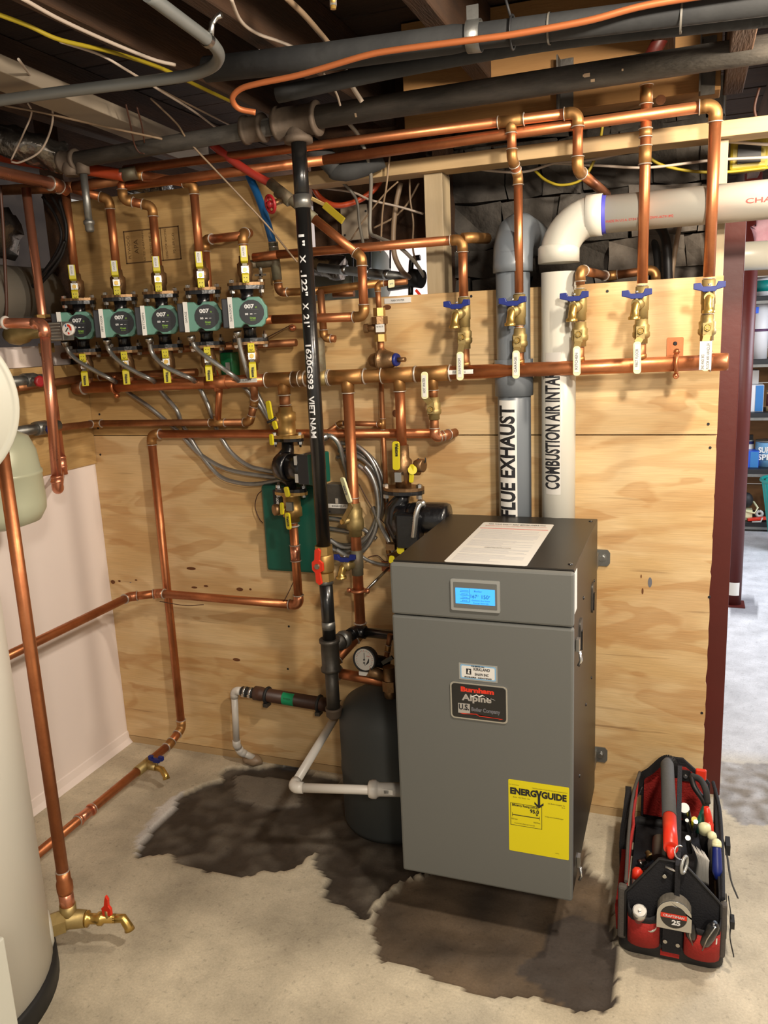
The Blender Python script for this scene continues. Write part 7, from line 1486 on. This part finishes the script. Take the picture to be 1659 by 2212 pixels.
fit_text('lettering', 'CRAFTSMAN', .048, .0065, 'text_white', fc+V((0,-.0024,.003)), UX, UZ, tm, bold=.0002); fit_text('lettering', '25', .020, .013, 'text_white', fc+V((.006,-.0018,-.014)), UX, UZ, tm, bold=.0009)
ss = thing('socket_wrench', 'chrome socket end in the left front pocket of the tool bag', 'tool', (-.068,yF-.02,.14)); ax = V((.05,-.42,.9)).normalized(); q = V((-.070,yF-.012,.105))
MB().lathe(q, ax, [(0,.013),(.035,.014),(.04,.017),(.062,.017)], 'badge_chrome', 20).lathe(q+ax*.062, ax, [(0,.017),(.0,.0145),(-.004,.0145)], 'badge_chrome', 20, cap=False).cyl(q+ax*.055, q+ax*.066, .004, 'steel', 10).cyl(q+ax*.05, q+ax*.0595, .0135, 'cable_grey', 16).build('body', ss)
s2 = thing('wrench', 'chrome curved wrench end beside the socket in the left front pocket', 'tool', (-.042,yF-.02,.11)); MB().torus((-.042,yF-.022,.112), (.2,-1,.4), .012, .005, 'badge_chrome', 18, 8).build('body', s2)
for k, (x0, z0, x1, z1, w_) in enumerate(((.058,.090,.050,.150,.030),(.080,.080,.106,.165,.034))):
    pl_ = thing('pliers', ['short black plier handle in the right front pocket of the tool bag', 'long black plier handle leaning right in the front pocket of the tool bag'][k], 'pliers', (x0,yF-.02,z0))
    a, b_ = V((x0,yF-.020,z0)), V((x1,yF-.034,z1)); dd = (b_-a).normalized(); MB().tube([a, a+dd*.02, (a+b_)/2, b_-dd*.01, b_], [.008,w_*.46,w_*.5,w_*.42,w_*.15], 'cast_black', 16).build('handle', pl_)
    MB().tube([a+V((0,-.014,0)), (a+b_)/2+V((-.004,-w_*.5,0)), b_+V((0,-.012,-.004))], .0018, 'steel', 6).build('edge', pl_)
wt = MB().box((.098,yF-.022,.105), (.03,.012,.02), 'label_white', rz=.2).build('plastic_bag_corner', bevel=.003); tag(wt, 'crumpled white scrap in the right front pocket of the tool bag', 'scrap')
cr = thing('carabiner', 'steel carabiner ring hanging at the front of the tool bag', 'carabiner', (.030,yF-.006,.27))
MB().torus(P(1469,1842,-.60), (.6,-.6,.5), .016, .0022, 'steel_bright', 22, 6, -.8, pi+.9).torus(P(1478,1868,-.63), (1,-.35,0), .020, .0040, 'bezel', 22, 8).tube([P(1437,1872,-.62), P(1455,1880,-.625), P(1482,1884,-.625)], .0032, 'steel_bright', 8).build('ring', cr)
def tool(nm, lab, cat, a, b_, radii, mm, part='handle', extra=None):
    t = thing(nm, lab, cat, a); a = V(a); b_ = V(b_); n = len(radii); MB().tube([a+(b_-a)*k/(n-1) for k in range(n)], radii, mm, 14).build(part, t); return t
def T(px_, py_, z): return PZ(px_, py_, z)
t = tool('pliers', 'pliers with long blue handle and cream tip along the right side of the bag', 'pliers', T(1550,1900,.185), T(1548,1822,.255), [.006,.0125,.0125,.012,.011,.010], 'blue_plastic'); q = T(1548,1822,.255); MB().sphere(q, .0125, 'cream_vinyl', 12).cyl(q, q+(T(1550,1900,.185)-q)*.1, .0122, 'cream_vinyl', 12).build('tip', t)
t = tool('pliers', 'cream tipped plier handle just behind the blue one', 'pliers', T(1540,1880,.16), T(1538,1805,.25), [.010,.011,.011,.012,.008], 'cable_grey'); MB().sphere(T(1538,1806,.248), .0125, 'cream_vinyl', 12).build('tip', t)
t = tool('screwdriver', 'screwdriver with black and cream handle in the right side of the bag', 'screwdriver', T(1526,1845,.16), T(1522,1784,.25), [.008,.012,.016,.016,.015,.008], 'cable_black'); MB().tube([T(1523,1797,.232), T(1522,1784,.252), T(1522,1779,.258)], [.0165,.016,.009], 'cream_vinyl', 14).build('cap', t)
tool('pliers', 'red plier handle in the right rear of the bag', 'pliers', T(1534,1795,.20), T(1526,1743,.265), [.010,.012,.011,.010,.007], 'red_plastic')
tool('pliers', 'second red plier handle below the first in the right rear of the bag', 'pliers', T(1536,1815,.18), T(1530,1768,.235), [.010,.011,.010,.007], 'red_plastic')
pb2 = thing('paper_bundle', 'curled bundle of white receipts sticking out of the right side of the bag', 'papers', T(1510,1870,.2)); random.seed(9)
for k in range(9):
    w0 = .012+.003*k; a = T(1499+k*3.6,1832+k*2.2,.262-.002*k); b_ = T(1503+k*3.0,1898+k,.16); m_ = (a+b_)/2+V((.006-.001*k,-.006,.012)); pts = spline([a, m_, b_], 5)
    mb = MB(); vs = []
    for p in pts: vs += [p+V((-.006-.001*(k%3),.012,.004)), p+V((.005,-.012,-.003))]
    mb.add(vs, [(2*i, 2*i+1, 2*i+3, 2*i+2) for i in range(len(pts)-1)], 'paper_white', True); o = mb.build('sheet', pb2); s_ = o.modifiers.new('thickness', 'SOLIDIFY'); s_.thickness = .0008
sn = thing('tin_snips', 'dark green snips with open black loop handles in the rear right of the bag', 'snips', T(1505,1720,.25)); x_ = [T(1493,1678,.30), T(1500,1700,.285), T(1517,1725,.26), T(1525,1742,.24)]; MB().tube(spline(x_, 5), .008, 'cable_black', 10).tube(spline([T(1493,1676,.30), T(1512,1684,.30), T(1524,1705,.29), T(1528,1735,.25)], 5), .009, 'foam_black', 10).tube([T(1525,1742,.24), T(1512,1775,.20), T(1510,1800,.17)], .010, 'box_green', 10).build('body', sn)
rd = MB().box(T(1514,1673,.29), (.030,.012,.034), 'red_plastic').build('red_tool_end', bevel=.004); tag(rd, 'flat red tool end standing at the back right corner of the bag', 'tool')
for k, (a, b_, c, d, r_, mm, lab) in enumerate(((1483,1765,1478,1745,.014,'steel','round steel socket behind the divider'), (1502,1805,1503,1775,.006,'steel_bright','bright wrench shank between divider and screwdriver'), (1490,1800,1484,1772,.005,'steel','thin wrench shank next to the divider'), (1498,1790,1500,1770,.008,'yellow_vinyl','small yellow handled tool among the wrenches'), (1490,1840,1486,1810,.007,'steel','steel jaw low against the divider'))):
    o = MB().cyl(T(a,b_,.13), T(c,d,.23), r_, mm, 14).build('hand_tool'); tag(o, lab, 'tool')
lt = tool('flashlight', 'grey purple cylinder lying in the dark left side of the bag', 'flashlight', T(1425,1855,.10), T(1426,1812,.12), [.020,.022,.022,.020], 'cable_grey', 'body')
mt = thing('marker', 'red capped marker at the front left corner of the bag', 'marker', T(1375,1885,.19)); a, b_ = V((-.080,GY0+.03,.13)), T(1377,1880,.205); MB().cyl(a, b_, .012, 'cable_grey', 14).build('barrel', mt); MB().tube([b_+(a-b_)*.25, b_, b_+(b_-a)*.08], [.0135,.013,.007], 'red_plastic', 14).build('cap', mt)
fl = thing('pipe_fittings', 'brass and steel fittings in the dark bottom of the tool bag', 'fittings'); fl['kind'] = 'stuff'; COL.objects.unlink(fl); bpy.data.objects.remove(fl)
mb = MB(); random.seed(4)
for k in range(14):
    c = V((random.uniform(-.085,-.01), random.uniform(-.55,-.20), .035+random.uniform(0,.02))); ax = V((random.uniform(-1,1), random.uniform(-1,1), random.uniform(-.3,.3))); mb.lathe(c, ax, [(0,.008),(.012,.008),(.012,.012),(.022,.012)], random.choice(('brass','steel','bronze')), 10)
o = mb.build('loose_fittings'); tag(o, 'loose brass and steel fittings in the dark bottom of the tool bag', 'fittings', kind='stuff')
